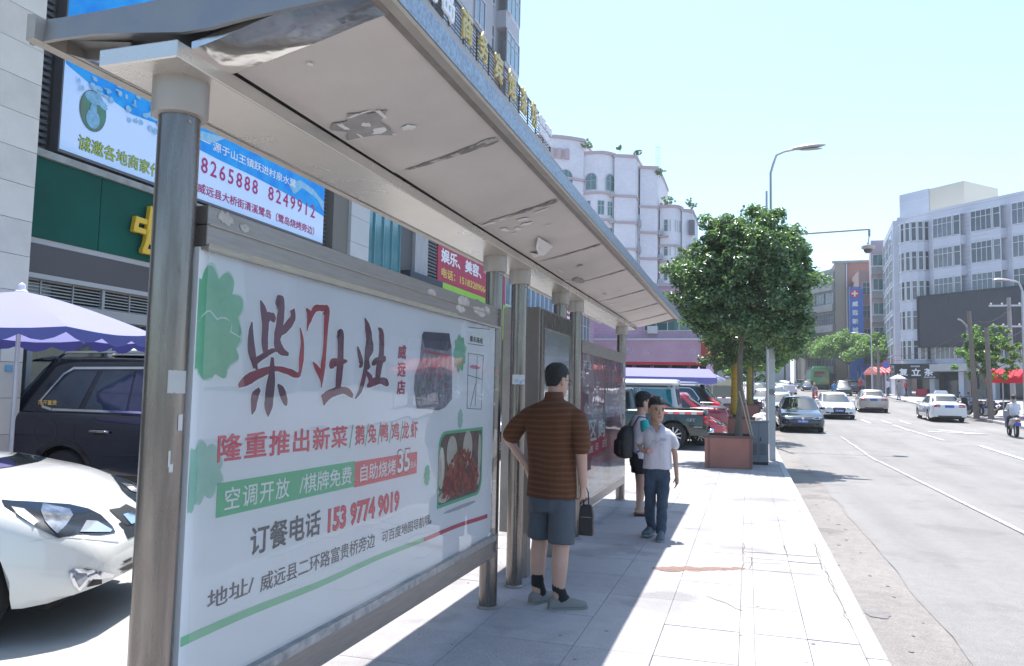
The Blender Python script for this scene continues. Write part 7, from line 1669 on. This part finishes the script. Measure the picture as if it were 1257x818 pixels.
sh_.tube([B(-.09, .01, .74), B(-.098, .02, .60), B(-.105, .02, .455)], [.098, .094, .092], 20); sh_.tube([B(.09, -.01, .74), B(.098, -.02, .60), B(.10, -.03, .445)], [.098, .094, .092], 20)
cloth_part('shorts', sh_, mat('shorts_grey', (.085, .10, .125), .9, var=.12, vs=12), man, .008, 2, .008, 8, .6, 4)
mb = MB(); mb.box(-.002, .002, -.001, .001, .66, .86)
sock = mat('sock_black', (.014, .014, .016), .9); suede = mat('shoe_grey', (.22, .215, .21), .8, var=.12, vs=20); solem = mat('shoe_sole', (.30, .29, .28), .8)
for lg, yw in ((legL, 1.35 + FY), (legR, .75 + FY)):
    a = V(*lg[3]); mb = MB(); mb.tube([a + V(0, 0, .115), a + V(0, 0, .05), a + V(cos(yw)*.03, sin(yw)*.03, -.03)], [.047, .046, .046], 14); part('sock', mb, sock, man, smooth=True)
    hl_ = (a.x - cos(yw)*.07, a.y - sin(yw)*.07, 0.004); s_ = part('shoe', shoe(MB(), hl_, yw, .275, .048, .075), suede, man, smooth=True); part('sole', shoe(MB(), (hl_[0]-cos(yw)*.004, hl_[1]-sin(yw)*.004, -.003), yw, .285, .050, .07, True), solem, s_)
    o = a + V(cos(yw)*.045, sin(yw)*.045, -.012); part('sock_opening', MB().ball(tuple(o), (.034, .034, .022)), sock, man, smooth=True)
gl = MB(); q = B(.0, .035, 1.475)
gh = Matrix.Translation(q) @ Matrix.Rotation(FY - .25, 4, 'Z') @ Matrix.Rotation(-.10, 4, 'X')
for s in (-1, 1):
    gl.tube([tuple(gh @ V(s*.082, -.01, .118)), tuple(gh @ V(s*.080, .06, .120)), tuple(gh @ V(s*.066, .097, .118))], .0022, 6)
    pr_ = [tuple(gh @ V(s*.034 + .026*cos(a), .099 - abs(.026*cos(a))*.1, .113 + .017*sin(a))) for a in [2*pi*k/14 for k in range(15)]]; gl.tube(pr_, .0018, 5)
gl.tube([tuple(gh @ V(-.01, .101, .118)), tuple(gh @ V(.01, .101, .118))], .002, 5); tag(solo('glasses', gl, trim_b, 'thin dark framed glasses on the man in the brown shirt', 'glasses'))
# small dark bag hanging from his right hand
bg2 = thing('wrist_bag', 'small dark zipped bag hanging from the right hand of the man in shorts', 'bag', B(.235, .09, .50)); q = V(*B(.235, .09, .50))
mb = MB(); mb.loft([[tuple(q + V(x*w, y*t, z)) for x, y in ((-1, -1), (1, -1), (1, 1), (-1, 1))] for z, w, t in ((0, .045, .022), (.01, .052, .028), (.15, .050, .028), (.20, .040, .02), (.215, .03, .012))]); part('pouch', mb, mat('bag_brown', (.022, .016, .018), .6, var=.2, vs=20), bg2, bev=.006)
mb = MB(); mb.tube([tuple(q + V(-.02, 0, .21)), tuple(q + V(-.022, -.012, .30)), tuple(q + V(-.005, -.01, .345)), tuple(q + V(.01, 0, .30)), tuple(q + V(.015, 0, .21))], .005, 6); part('strap', mb, trim_b, bg2, smooth=True); mb = MB(); mb.bar(tuple(q + V(-.04, -.029, .13)), tuple(q + V(.04, -.029, .13)), .004); part('zip', mb, MATS['handle_grey'], bg2)

# ---- 2. the boy walking towards the camera ----
bx_, by = -.925, 8.35; boy = thing('person', 'boy in a pale polo shirt and dark jeans walking towards the camera', 'person', (bx_, by, 0)); BYW = pi + .10
def K(x, y, z): return (bx_ + x, by + y, z)        # x right in picture, -y towards the camera
body = MB(); body.loft([ell(K(0, 0, z), a, b) for z, a, b in ((.72, .10, .07), (.90, .10, .07), (1.05, .12, .075), (1.14, .10, .07), (1.19, .045, .045))])
sL, eL, wL = K(-.135, 0, 1.06), K(-.195, .02, .95), K(-.145, -.13, .905); sR, eR, wR = K(.135, 0, 1.06), K(.185, .0, .87), K(.205, -.03, .655)
body.limb([sL, eL, wL], [.030, .030, .022]); body.limb([sR, eR, wR], [.030, .029, .021]); hand(body, wL, (.75, -.45, -.10), (.1, -.5, .8), -1, .9, .85); hand(body, wR, (.05, -.1, -1), (-.8, -.3, 0), 1, .35, .85)
for lg in ([K(-.062, 0, .70), K(-.070, -.01, .46)], [K(.062, 0, .70), K(.062, -.05, .46)]): body.limb(lg, [.055, .040])
me = blob(body, .007, 3, 'body'); me.materials.append(skin_t); plink('body', me, boy)
make_head(boy, K(-.012, -.02, 1.215), pi + .48, -.06, skin_t, .0, 1.10, True, seed=2)
shirt = MB(); shirt.loft([ell(K(x, 0, z), a, b, e=.88) for z, a, b, x in ((.715, .158, .110, .0), (.78, .152, .106, 0), (.90, .146, .102, 0), (1.0, .150, .104, 0), (1.08, .160, .10, 0), (1.125, .140, .085, 0), (1.155, .085, .065, 0), (1.18, .052, .052, 0), (1.195, .048, .048, 0))])
shirt.limb([K(-.10, 0, 1.085), K(-.15, .005, 1.06), K(-.185, .015, .995)], [.046, .043, .046], 16); shirt.limb([K(.10, 0, 1.085), K(.155, 0, 1.05), K(.182, .0, .97)], [.046, .043, .047], 16)
polo = mat('polo_white', (.66, .62, .68), .9, var=.06, vs=30); cloth_part('shirt', shirt, polo, boy, .007, 2, .009, 9, .5, 7)
mb = MB(); mb.add([K(-.045, -.072, 1.175), K(-.005, -.104, 1.10), K(.005, -.104, 1.10), K(.045, -.072, 1.175), K(0, -.066, 1.185)], [(0, 1, 2, 3, 4)]); part('neck_opening', mb, skin_t, boy)
cb_ = mat('collar_bluish', (.50, .50, .68), .85)
for s in (-1, 1): mb = MB(); mb.loft([[K(s*.060, -.040, 1.185), K(s*.056, -.075, 1.170), K(s*.010, -.112, 1.095), K(s*.034, -.108, 1.105), K(s*.078, -.07, 1.150)], [K(s*.060, -.036, 1.190), K(s*.056, -.071, 1.175), K(s*.010, -.106, 1.10), K(s*.034, -.102, 1.11), K(s*.078, -.064, 1.155)]]); part('collar', mb, cb_, boy)
pr2 = random.Random(4); mb = MB()
pm_ = bvh_of(boy.children[2].data) if False else None
shb = bvh_of([c_ for c_ in boy.children if c_.name.startswith('shirt')][0].data); Sb = [c_ for c_ in boy.children if c_.name.startswith('shirt')][0]
def on_shirt(bv, x, z, y0): 
    h = bv.ray_cast(V(x, y0, z), V(0, 1, 0)); return None if h[0] is None else h[0]
for k in range(46):
    x = bx_ + pr2.gauss(-.015, .045); z = pr2.gauss(1.0, .038); h = on_shirt(shb, x, z, by - 1)
    if h: mb.bar((h.x, h.y - .003, h.z), (h.x + pr2.uniform(-.02, .02), h.y - .0035, h.z + pr2.uniform(-.012, .012)), .0035, .002)
o = part('shirt_print', mb, mat('print_grey', (.46, .43, .50), .9), boy); o['kind'] = 'stuff'
mb = MB()
for k in range(24):
    x = bx_ + .075 + pr2.gauss(0, .018); z = 1.03 + pr2.gauss(0, .010); h = on_shirt(shb, x, z, by - 1)
    if h: mb.bar((h.x, h.y - .004, h.z), (h.x + pr2.uniform(-.014, .014), h.y - .0045, h.z + pr2.uniform(-.006, .006)), .005, .002)
part('chest_badge', mb, mat('badge_blue', (.20, .38, .62), .8), boy)['kind'] = 'stuff'
jn = MB(); jn.loft([ell(K(0, 0, z), a, b, e=.9) for z, a, b in ((.80, .125, .092), (.72, .132, .098), (.66, .13, .095), (.60, .10, .08))])
jn.tube([K(-.066, 0, .68), K(-.072, -.01, .42), K(-.085, .04, .24), K(-.060, .07, .055)], [.078, .062, .054, .052], 18); jn.tube([K(.066, 0, .68), K(.062, -.06, .42), K(.058, -.08, .24), K(.050, -.10, .045)], [.078, .062, .056, .055], 18)
cloth_part('jeans', jn, mat('denim_dark', (.030, .048, .085), .9, var=.35, vs=7, c2=(.055, .085, .13)), boy, .007, 2, .011, 11, 1.1, 9)
snk = mat('sneaker_grey', (.10, .13, .17), .7, var=.3, vs=25); 
for hx, hy, hz, yw in ((-.058, .125, .012, -pi/2 - .25), (.050, -.055, .0, -pi/2 + .05)):
    q = K(hx, hy, .004 + hz); s_ = part('shoe', shoe(MB(), q, yw, .255, .046, .085), snk, boy, smooth=True); part('sole', shoe(MB(), (q[0], q[1], q[2]-.004), yw, .26, .049, .07, True), solem, s_)
    for k in range(4): c_ = cos(yw); s2 = sin(yw); t = .085 + .022*k; zz = q[2] + .085 - .012*k; mb = MB(); mb.bar((q[0]+c_*t - s2*.022, q[1]+s2*t + c_*.022, zz), (q[0]+c_*t + s2*.022, q[1]+s2*t - c_*.022, zz), .006); part('lace', mb, mat('lace_pale', (.4, .42, .45), .8), s_)
q = V(*wL) + V(.085, -.06, .0); ph = thing('pink_phone', 'small pink phone held in the hand of the boy', 'phone', tuple(q)); part('case', MB().box(q.x-.03, q.x+.035, q.y-.008, q.y+.004, q.z-.018, q.z+.022), mat('pink_plastic', (.70, .30, .38), .4), ph, bev=.004)

# ---- 3. the person with the rucksack, seen from behind the boy ----
wx_, wy = -1.30, 9.75; wom = thing('person', 'person with short dark hair white top teal sleeve and black shorts looking right', 'person', (wx_, wy, 0)); WY = -1.1
def Wp(x, y, z): return (wx_ + x*cos(WY) - y*sin(WY), wy + x*sin(WY) + y*cos(WY), z)   # faces +y rotated: mostly +x
body = MB(); body.loft([ell(Wp(0, 0, z), a, b, WY) for z, a, b in ((.72, .11, .08), (.92, .10, .075), (1.10, .12, .075), (1.20, .09, .06), (1.27, .045, .045))])
sA, eA, wA = Wp(.15, .0, 1.15), Wp(.17, .07, .92), Wp(.13, .22, .90); sB, eB, wB = Wp(-.15, 0, 1.15), Wp(-.17, .05, .91), Wp(-.10, .20, .88)
for s_, e_2, w_2 in ((sA, eA, wA), (sB, eB, wB)): body.limb([s_, e_2, w_2], [.038, .033, .026]); hand(body, w_2, (.6, -.3, -.3), (0, 0, -1), 1, .5, .9)
lw1 = [Wp(.07, 0, .75), Wp(.075, .01, .40), Wp(.075, -.03, .07)]; lw2_ = [Wp(-.07, .0, .75), Wp(-.07, .03, .40), Wp(-.07, .02, .07)]
body.limb(lw1, [.07, .052, .034]); body.limb(lw2_, [.07, .052, .034])
me = blob(body, .007, 3, 'body'); me.materials.append(skin); plink('body', me, wom)
make_head(wom, Wp(0, .03, 1.275), WY, -.12, skin, .030, 1.10, True, True, 5)
tp_ = MB(); tp_.loft([ell(Wp(0, y, z), a, b, WY, e=.9) for z, a, b, y in ((.70, .155, .118, 0), (.80, .146, .112, 0), (.95, .140, .108, .005), (1.08, .150, .108, .005), (1.17, .150, .095, 0), (1.215, .11, .075, 0), (1.245, .06, .055, .005))])
cloth_part('top', tp_, mat('top_white', (.68, .66, .73), .9), wom, .007, 3, .005, 9, .6, 12)
tl_ = mat('teal_cloth', (.02, .42, .42), .85)
for s_, e_2 in ((sA, eA), (sB, eB)): a = V(*s_); b_ = a.lerp(V(*e_2), .62); mb = MB(); mb.tube([a + V(0, 0, .03), a.lerp(b_, .4), b_], [.048, .062, .060], 16); part('sleeve', mb, tl_, wom, smooth=True)
st_ = MB(); st_.loft([ell(Wp(0, 0, z), a, b, WY, e=.9) for z, a, b in ((.80, .14, .11), (.72, .152, .12), (.66, .155, .122), (.6, .14, .11))]); st_.tube([Wp(.072, 0, .68), Wp(.078, .01, .52)], [.088, .090], 18); st_.tube([Wp(-.072, 0, .68), Wp(-.075, .01, .52)], [.088, .090], 18)
cloth_part('shorts', st_, mat('shorts_black', (.012, .012, .015), .85), wom, .007, 2, .004, 9, 1, 14)
for lg in (lw1, lw2_):
    yw = WY + pi/2; q = (lg[2][0] - cos(yw)*.06, lg[2][1] - sin(yw)*.06, .012); ft = MB(); ft.limb([(lg[2][0] - cos(yw)*.02, lg[2][1] - sin(yw)*.02, .055), (q[0]+cos(yw)*.12, q[1]+sin(yw)*.12, .042), (q[0]+cos(yw)*.19, q[1]+sin(yw)*.19, .032)], [.032, .028, .018]); part('foot', ft, skin, wom, smooth=True)
    s_ = part('shoe', shoe(MB(), (q[0], q[1], .001), yw, .245, .044, .05, True), mat('sandal_dark', (.05, .022, .02), .6), wom); part('shoe_strap', MB().tube([(q[0]+cos(yw)*.15 - sin(yw)*.042, q[1]+sin(yw)*.15 + cos(yw)*.042, .02), (q[0]+cos(yw)*.15, q[1]+sin(yw)*.15, .062), (q[0]+cos(yw)*.15 + sin(yw)*.042, q[1]+sin(yw)*.15 - cos(yw)*.042, .02)], .010, 6), MATS['sandal_dark'], wom, smooth=True)
bk_ = thing('rucksack', 'black rucksack worn on the back of the person with the teal sleeve', 'rucksack', Wp(0, -.2, .7)); bpm = mat('rucksack_black', (.014, .013, .016), .6, var=.3, vs=12)
mb = MB(); mb.loft([ell(Wp(0, -.19 - o, z), a, b, WY, e=.6) for z, a, b, o in ((.70, .09, .05, 0), (.72, .13, .085, .01), (.85, .145, .10, .015), (1.0, .135, .085, .0), (1.08, .10, .06, -.02), (1.11, .06, .03, -.03))]); me = blob(mb, .008, 3, 'bag'); wrinkle(me, .010, 9, .7, 3); me.materials.append(bpm); o = link('bag_body', me, bk_, -V(*Wp(0, -.2, .7)))
mb = MB(); mb.loft([ell(Wp(0, -.285, z), a, b, WY, e=.6) for z, a, b in ((.75, .10, .03), (.80, .11, .035), (.90, .105, .03), (.93, .09, .02))]); part('front_pocket', mb, bpm, bk_, smooth=True)
for s in (1, -1): mb = MB(); mb.tube([Wp(s*.09, -.13, 1.08), Wp(s*.095, -.05, 1.225), Wp(s*.10, .05, 1.215), Wp(s*.115, .125, 1.08), Wp(s*.135, .10, .92), Wp(s*.14, -.02, .82), Wp(s*.12, -.12, .76)], .014, 8, flat=.5); part('strap', mb, mat('strap_dark', (.03, .02, .06), .7), bk_, smooth=True)

# ---- simple riders and walkers in the distance (a few pixels tall) ----
def walker(label, x, y, z0, h, top_m, leg_m, yaw=0, seated=False, cat='person'):
    t = thing('person', label, cat, (x, y, z0), yaw); k = h/1.7
    mb = MB()
    if seated:
        mb.loft([ell((0, yy*k, z*k), a*k, b*k) for z, a, b, yy in ((.70, .15, .12, -.05), (.85, .15, .12, -.04), (1.05, .18, .12, .0), (1.20, .16, .10, .03), (1.28, .06, .06, .04))])
        for s in (-1, 1): mb.limb([(s*.17*k, .02, 1.17*k), (s*.22*k, .15*k, .98*k), (s*.20*k, .38*k, .98*k)], [.05*k, .042*k, .035*k])
    else:
        mb.loft([ell((0, 0, z*k), a*k, b*k) for z, a, b in ((.80, .14, .10), (1.05, .15, .11), (1.30, .19, .11), (1.40, .12, .08), (1.46, .05, .05))])
        for s in (-1, 1): mb.limb([(s*.18*k, 0, 1.36*k), (s*.23*k, .02, 1.1*k), (s*.22*k, .08, .88*k)], [.05*k, .04*k, .03*k])
    me = blob(mb, .02, 2, 'torso'); me.materials.append(top_m); link('torso', me, t); mb = MB()
    if seated:
        for s in (-1, 1): mb.limb([(s*.08*k, -.05, .72*k), (s*.13*k, .34*k, .66*k), (s*.14*k, .30*k, .26*k)], [.085*k, .065*k, .05*k])
    else:
        for s in (-1, 1): mb.limb([(s*.08*k, 0, .84*k), (s*.09*k, s*.05, .45*k), (s*.09*k, s*-.04, .06*k)], [.085*k, .06*k, .045*k])
    me = blob(mb, .02, 2, 'legs'); me.materials.append(leg_m); link('legs', me, t)
    mb = MB(); rs = head_rings(k*1.05); zo = (1.30 if seated else 1.48)*k; mb.loft([[(p[0], p[1]+.03*k*(seated), p[2]+zo) for p in r] for r in rs]); mb.limb([(0, 0, zo - .06), (0, 0, zo + .05)], [.05*k, .05*k]); part('head', mb, skin, t, world=False, smooth=True)
    mb = MB(); mb.ball((0, -.012*k, zo + .155*k), (.090*k, .105*k, .095*k)); part('hair', mb, hair_m, t, world=False, smooth=True)
    for s in (-1, 1): part('foot', MB().loft([[(s*.10*k-.04, a_, 0.0), (s*.10*k+.04, a_, 0.0), (s*.10*k+.035, a_, z_), (s*.10*k-.035, a_, z_)] for a_, z_ in ((-.08, .07), (.06, .08), (.17, .04))]), trim_b, t, world=False) if not seated else None
    return t
def scooter(label, x, y, z0, yaw, body_m, cat='scooter'):
    t = thing('scooter', label, cat, (x, y, z0), yaw)
    for yy in (-.62, .62):
        w = part('wheel', MB().lathe([(.20, -.05), (.25, -.045), (.27, 0), (.25, .045), (.20, .05)], (0, yy, .27), 22, 'X', cap=False), tyre_m, t, world=False, smooth=True); part('rim', MB().lathe([(.20, -.03), (.20, .03)], (0, yy, .27), 14, 'X'), rim_m, w, world=False)
    part('body', MB().loft([[(a*cos(2*pi*j/12), yy, z + b*sin(2*pi*j/12)) for j in range(12)] for yy, z, a, b in ((-.85, .62, .06, .05), (-.70, .62, .14, .13), (-.35, .58, .17, .16), (-.05, .45, .15, .10), (.15, .33, .15, .05), (.32, .35, .14, .05))]), body_m, t, world=False, smooth=True)
    part('seat', MB().loft([[(a*cos(2*pi*j/12), yy, z + .05*sin(2*pi*j/12)) for j in range(12)] for yy, z, a in ((-.72, .76, .08), (-.5, .77, .14), (-.2, .73, .13), (.0, .72, .07))]), trim_b, t, world=False, smooth=True)
    part('front_shield', MB().loft([[(-.19, yy, z), (.19, yy, z), (.15, yy+.06, z), (-.15, yy+.06, z)] for yy, z in ((.30, .33), (.36, .60), (.42, .85), (.44, .95))]), body_m, t, world=False)
    part('fork', MB().tube([(0, .62, .27), (0, .46, .98)], .03, 8), galv, t, world=False); part('handlebar', MB().tube([(-.30, .38, 1.02), (0, .44, .98), (.30, .38, 1.02)], .017, 8), trim_b, t, world=False)
    for s in (-1, 1): part('mirror', MB().lathe([(.055, -.005), (.055, .005)], (s*.27, .42, 1.20), 14, 'Y'), trim_b, t, world=False); part('mirror_stem', MB().tube([(s*.22, .40, 1.02), (s*.27, .42, 1.17)], .007, 5), trim_b, t, world=False)
    part('tail_light', MB().box(-.07, .07, -.90, -.86, .58, .66), lens_r, t, world=False); part('headlight', MB().ball((0, .50, .88), (.09, .05, .07)), lens_w, t, world=False, smooth=True); part('mudguard', MB().loft([[(-.07, .62 + .31*cos(a), .27+.31*sin(a)), (.07, .62+.31*cos(a), .27+.31*sin(a)), (.07, .62+.29*cos(a), .27+.29*sin(a)), (-.07, .62+.29*cos(a), .27+.29*sin(a))] for a in [pi*.15 + pi*.7*k/8 for k in range(9)]]), body_m, t, world=False)
    part('number_plate', MB().box(-.10, .10, -.91, -.90, .42, .54), plate_b, t, world=False); return t
wtee = mat('tee_white', (.70, .70, .76), .9); drk = mat('trousers_dark', (.03, .035, .05), .9); redt = mat('tee_red', (.55, .04, .05), .9); bluet = mat('tee_blue', (.10, .28, .50), .9); greyt = mat('tee_grey', (.30, .28, .30), .9)
def ride(x, y, yaw, bm, tm, lb1, lb2, sc=1.0):
    a = scooter(lb1, x, y, g(y)-.12, yaw, bm); b_ = walker(lb2, x, y - .35*cos(yaw)*0, g(y)-.12+.02, 1.65, tm, drk, yaw, True); b_.location = (x + sin(yaw)*.28, y - cos(yaw)*.28, g(y) - .12 + .06)
ride(9.42, 32.9, -.10, mat('scooter_silver', (.30, .31, .34), .4, .3, coat=.5), wtee, 'silver scooter with a red tail light at the right edge of the road', 'rider in a white shirt on the scooter at the right edge')
ride(4.85, 62.5, pi, mat('scooter_red', (.5, .03, .04), .3, coat=.6), greyt, 'small red scooter coming down the middle of the road', 'rider in grey on the oncoming red scooter')
ride(3.25, 65.5, 0, mat('scooter_orange', (.60, .10, .04), .3, coat=.6), redt, 'orange red scooter loaded with goods in the left lane', 'rider in red on the loaded scooter'); part('load', MB().box(-.35, .35, -1.0, -.5, .7, 1.3), wtee, [o for o in bpy.data.objects if o.get('label', '').startswith('orange red scooter')][0], world=False, bev=.05)
ride(7.75, 78, 0, mat('scooter_blue', (.05, .20, .45), .3, coat=.6), bluet, 'blue scooter heading away beside the dark SUV', 'rider in blue on the scooter beside the dark SUV')
um = walker('pedestrian sheltering under a pale umbrella near the tea shop', 12.0, 70.5, g(70.5), 1.62, greyt, greyt, .4)
parasol(11.95, 70.5, g(70.5)+.9, 1.2, .62, .28, white_c, 'pale hand umbrella carried by the pedestrian near the tea shop', 8, .03)
for x, y, h, m_, lb in ((13.1, 82.6, 1.68, wtee, 'shopper in white by the tea shop columns'), (14.6, 82.0, 1.6, redt, 'shopper in red inside the tea shop arcade'), (11.6, 90, 1.7, redt, 'person in red beneath the striped awning'), (12.3, 93, 1.65, bluet, 'person in blue beneath the far blue canopy'), (10.9, 97, 1.7, greyt, 'person in grey beside the parked dark SUV'), (-1.7, 40, 1.66, wtee, 'person in white between the planters and the far stalls'), (-2.5, 43, 1.7, bluet, 'person in blue near the pink building shops'), (-.8, 52, 1.7, greyt, 'person in grey far along the left pavement'), (.1, 57, 1.65, wtee, 'person in white far along the left kerb'), (12.5, 40.3, 1.2, drk, 'person crouching at the stools under the striped canopy')):
    walker(lb, x, y, g(y), h, m_, drk, R.uniform(0, 6))
# people side items: parasols
parasol(-6.85, 5.75, .0, 2.39, 1.32, .40, lav, 'large lavender parasol with a scalloped edge over the navy SUV', 8, .11, mat('valance_blue', (.10, .11, .34), .8), .35)
parasol(-2.05, 34.5, .37, 2.3, 1.15, .45, cloth_mat('patterned_cloth', (.66, .68, .86)), 'white patterned parasol beside the lilac canopy', 8, .10)
parasol(-.4, 58, 1.0, 2.3, 1.2, .4, lil, 'small lilac parasol far along the left pavement', 8, .08)
t = thing('food_cart', 'cream roofed street stall cart behind the black SUV', 'cart', (-1.35, 37.5, .45)); crm = mat('cart_cream', (.60, .57, .42), .6)
part('counter', MB().box(-2.3, -.4, 37, 38.2, .9, 1.4), wtee, t); part('roof', MB().loft([[(-2.4, 36.9, 2.0), (-.3, 36.9, 2.0), (-.3, 38.3, 2.0), (-2.4, 38.3, 2.0)], [(-2.3, 37.0, 2.28), (-.4, 37.0, 2.28), (-.4, 38.2, 2.28), (-2.3, 38.2, 2.28)]]), crm, t)
for x in (-2.25, -.45): 
    for y in (37.05, 38.15): part('post', MB().tube([(x, y, .46), (x, y, 2.0)], .03, 6), galv, t)
part('window', MB().box(-2.1, -.6, 36.98, 37.0, 1.45, 1.95), mat('stall_glass', (.3, .33, .3), .2), t)
cb_m = mat('white_sack', (.68, .66, .66), .9, bump=.6, bs=10)
mb = MB(); mb.ball((.45, 28.4, g(28.4)+.35), (.38, .5, .42)); me = blob(mb, .03, 2, 'sack'); wrinkle(me, .06, 5, 1, 2); me.materials.append(cb_m); tag(link('white_bundle', me), 'white covered bundle standing at the kerb behind the grey cabinet', 'bundle')
# stools, bikes and stalls under the red canopies
stm = mat('stall_dark', (.10, .07, .07), .7, var=.4, vs=4)
def stool(x, y, label, m_):
    t = thing('chair', label, 'chair', (x, y, g(y)), R.uniform(0, 3)); part('seat', MB().box(-.2, .2, -.2, .2, .42, .46), m_, t, world=False, bev=.01); part('backrest', MB().box(-.2, .2, .17, .2, .6, .85), m_, t, world=False, bev=.01)
    for sx in (-1, 1):
        for sy in (-1, 1): part('leg', MB().tube([(sx*.17, sy*.17, 0), (sx*.17, sy*.17, .84 if sy > 0 else .42)], .014, 6), MATS['cage_dark'], t, world=False)
for i, (x, y) in enumerate(((11.9, 40.4), (12.5, 41.5), (13.4, 40.6), (14.2, 41.6), (12.0, 42.6), (13.2, 43.0))): stool(x+1, y, ('dark chair nearest the kerb under the striped canopy', 'dark chair second from the kerb under the canopy', 'dark chair in front of the stall table at right', 'dark chair furthest right under the canopy', 'dark chair beside the lamp post foot', 'dark chair at the back of the canopy')[i], (stm, drk)[i % 2])
t = thing('stall_table', 'low stall table piled with goods under the red canopy', 'table', (14.8, 42.2, .6)); part('top', MB().box(13.9, 15.8, 41.8, 42.6, 1.3, 1.36), stm, t)
for x in (14.0, 15.7): part('leg', MB().box(x-.03, x+.03, 41.9, 42.5, g(42), 1.3), stm, t)
for k in range(9): part('goods', MB().box(14.0+k*.2, 14.15+k*.2, 41.9+R.uniform(0, .1), 42.4, 1.361, 1.45+R.uniform(0, .3)), (redt, wtee, stm, bluet)[k % 4], t)
for i, (x, y) in enumerate(((11.3, 46.2), (11.9, 46.8), (12.4, 45.4), (11.5, 49.5))):
    s_ = scooter(('parked scooter by the foot of the leaning pole', 'parked scooter behind the small street tree', 'parked scooter under the smaller red canopy', 'parked scooter further along the right kerb')[i], x, y, g(y), .5 + .4*i, (drk, MATS['scooter_blue'], stm, MATS['scooter_silver'])[i])
for i, (x, y) in enumerate(((-.2, 41.5), (-.9, 44.5), (.1, 49.0))): scooter(('motorbike parked beside the third planter', 'motorbike parked further behind the third planter', 'motorbike parked far along the left kerb')[i], x, y, g(y), 1.2, (drk, redt, bluet)[i])
# ---------------- the hot hazy air over the street ----------------
hz = bpy.data.materials.new('hazy_air'); hz.use_nodes = True; nt = hz.node_tree
for n_ in list(nt.nodes):
    if n_.type == 'BSDF_PRINCIPLED': nt.nodes.remove(n_)
pv = nt.nodes.new('ShaderNodeVolumePrincipled'); pv.inputs['Color'].default_value = (.86, .92, 1.0, 1); pv.inputs['Density'].default_value = .0007; pv.inputs['Anisotropy'].default_value = .35
nt.links.new(pv.outputs[0], nt.nodes['Material Output'].inputs['Volume'])
o = link('haze', MB().box(-420, 420, -40, 920, -1.6, 50).mesh('haze', hz)); o['kind'] = 'stuff'

# ---------------- groups of alike things ----------------
GR = {'car': 'cars in the street and on the car park', 'taxi': 'taxis on the road', 'tree': 'street trees', 'scooter': 'scooters and motorbikes', 'person': 'people in the street', 'street lamp': 'street lamps along the road', 'utility pole': 'utility poles on the right pavement', 'planter': 'tree planters along the kerb', 'parasol': 'parasols over the stalls', 'canopy': 'market canopies', 'chair': 'chairs under the striped canopy', 'plant': 'plants growing on the roof edges', 'cable': 'overhead cables', 'stake': 'stakes propping the near tree', 'louvre': 'louvre screens beside the billboard'}
cnt = {}
tops = [o for o in bpy.data.objects if o.parent is None and o.get('category')]
for o in tops: cnt[o['category']] = cnt.get(o['category'], 0) + 1
for o in tops:
    if o['category'] in GR and cnt[o['category']] > 1 and not o.get('group'): o['group'] = GR[o['category']]
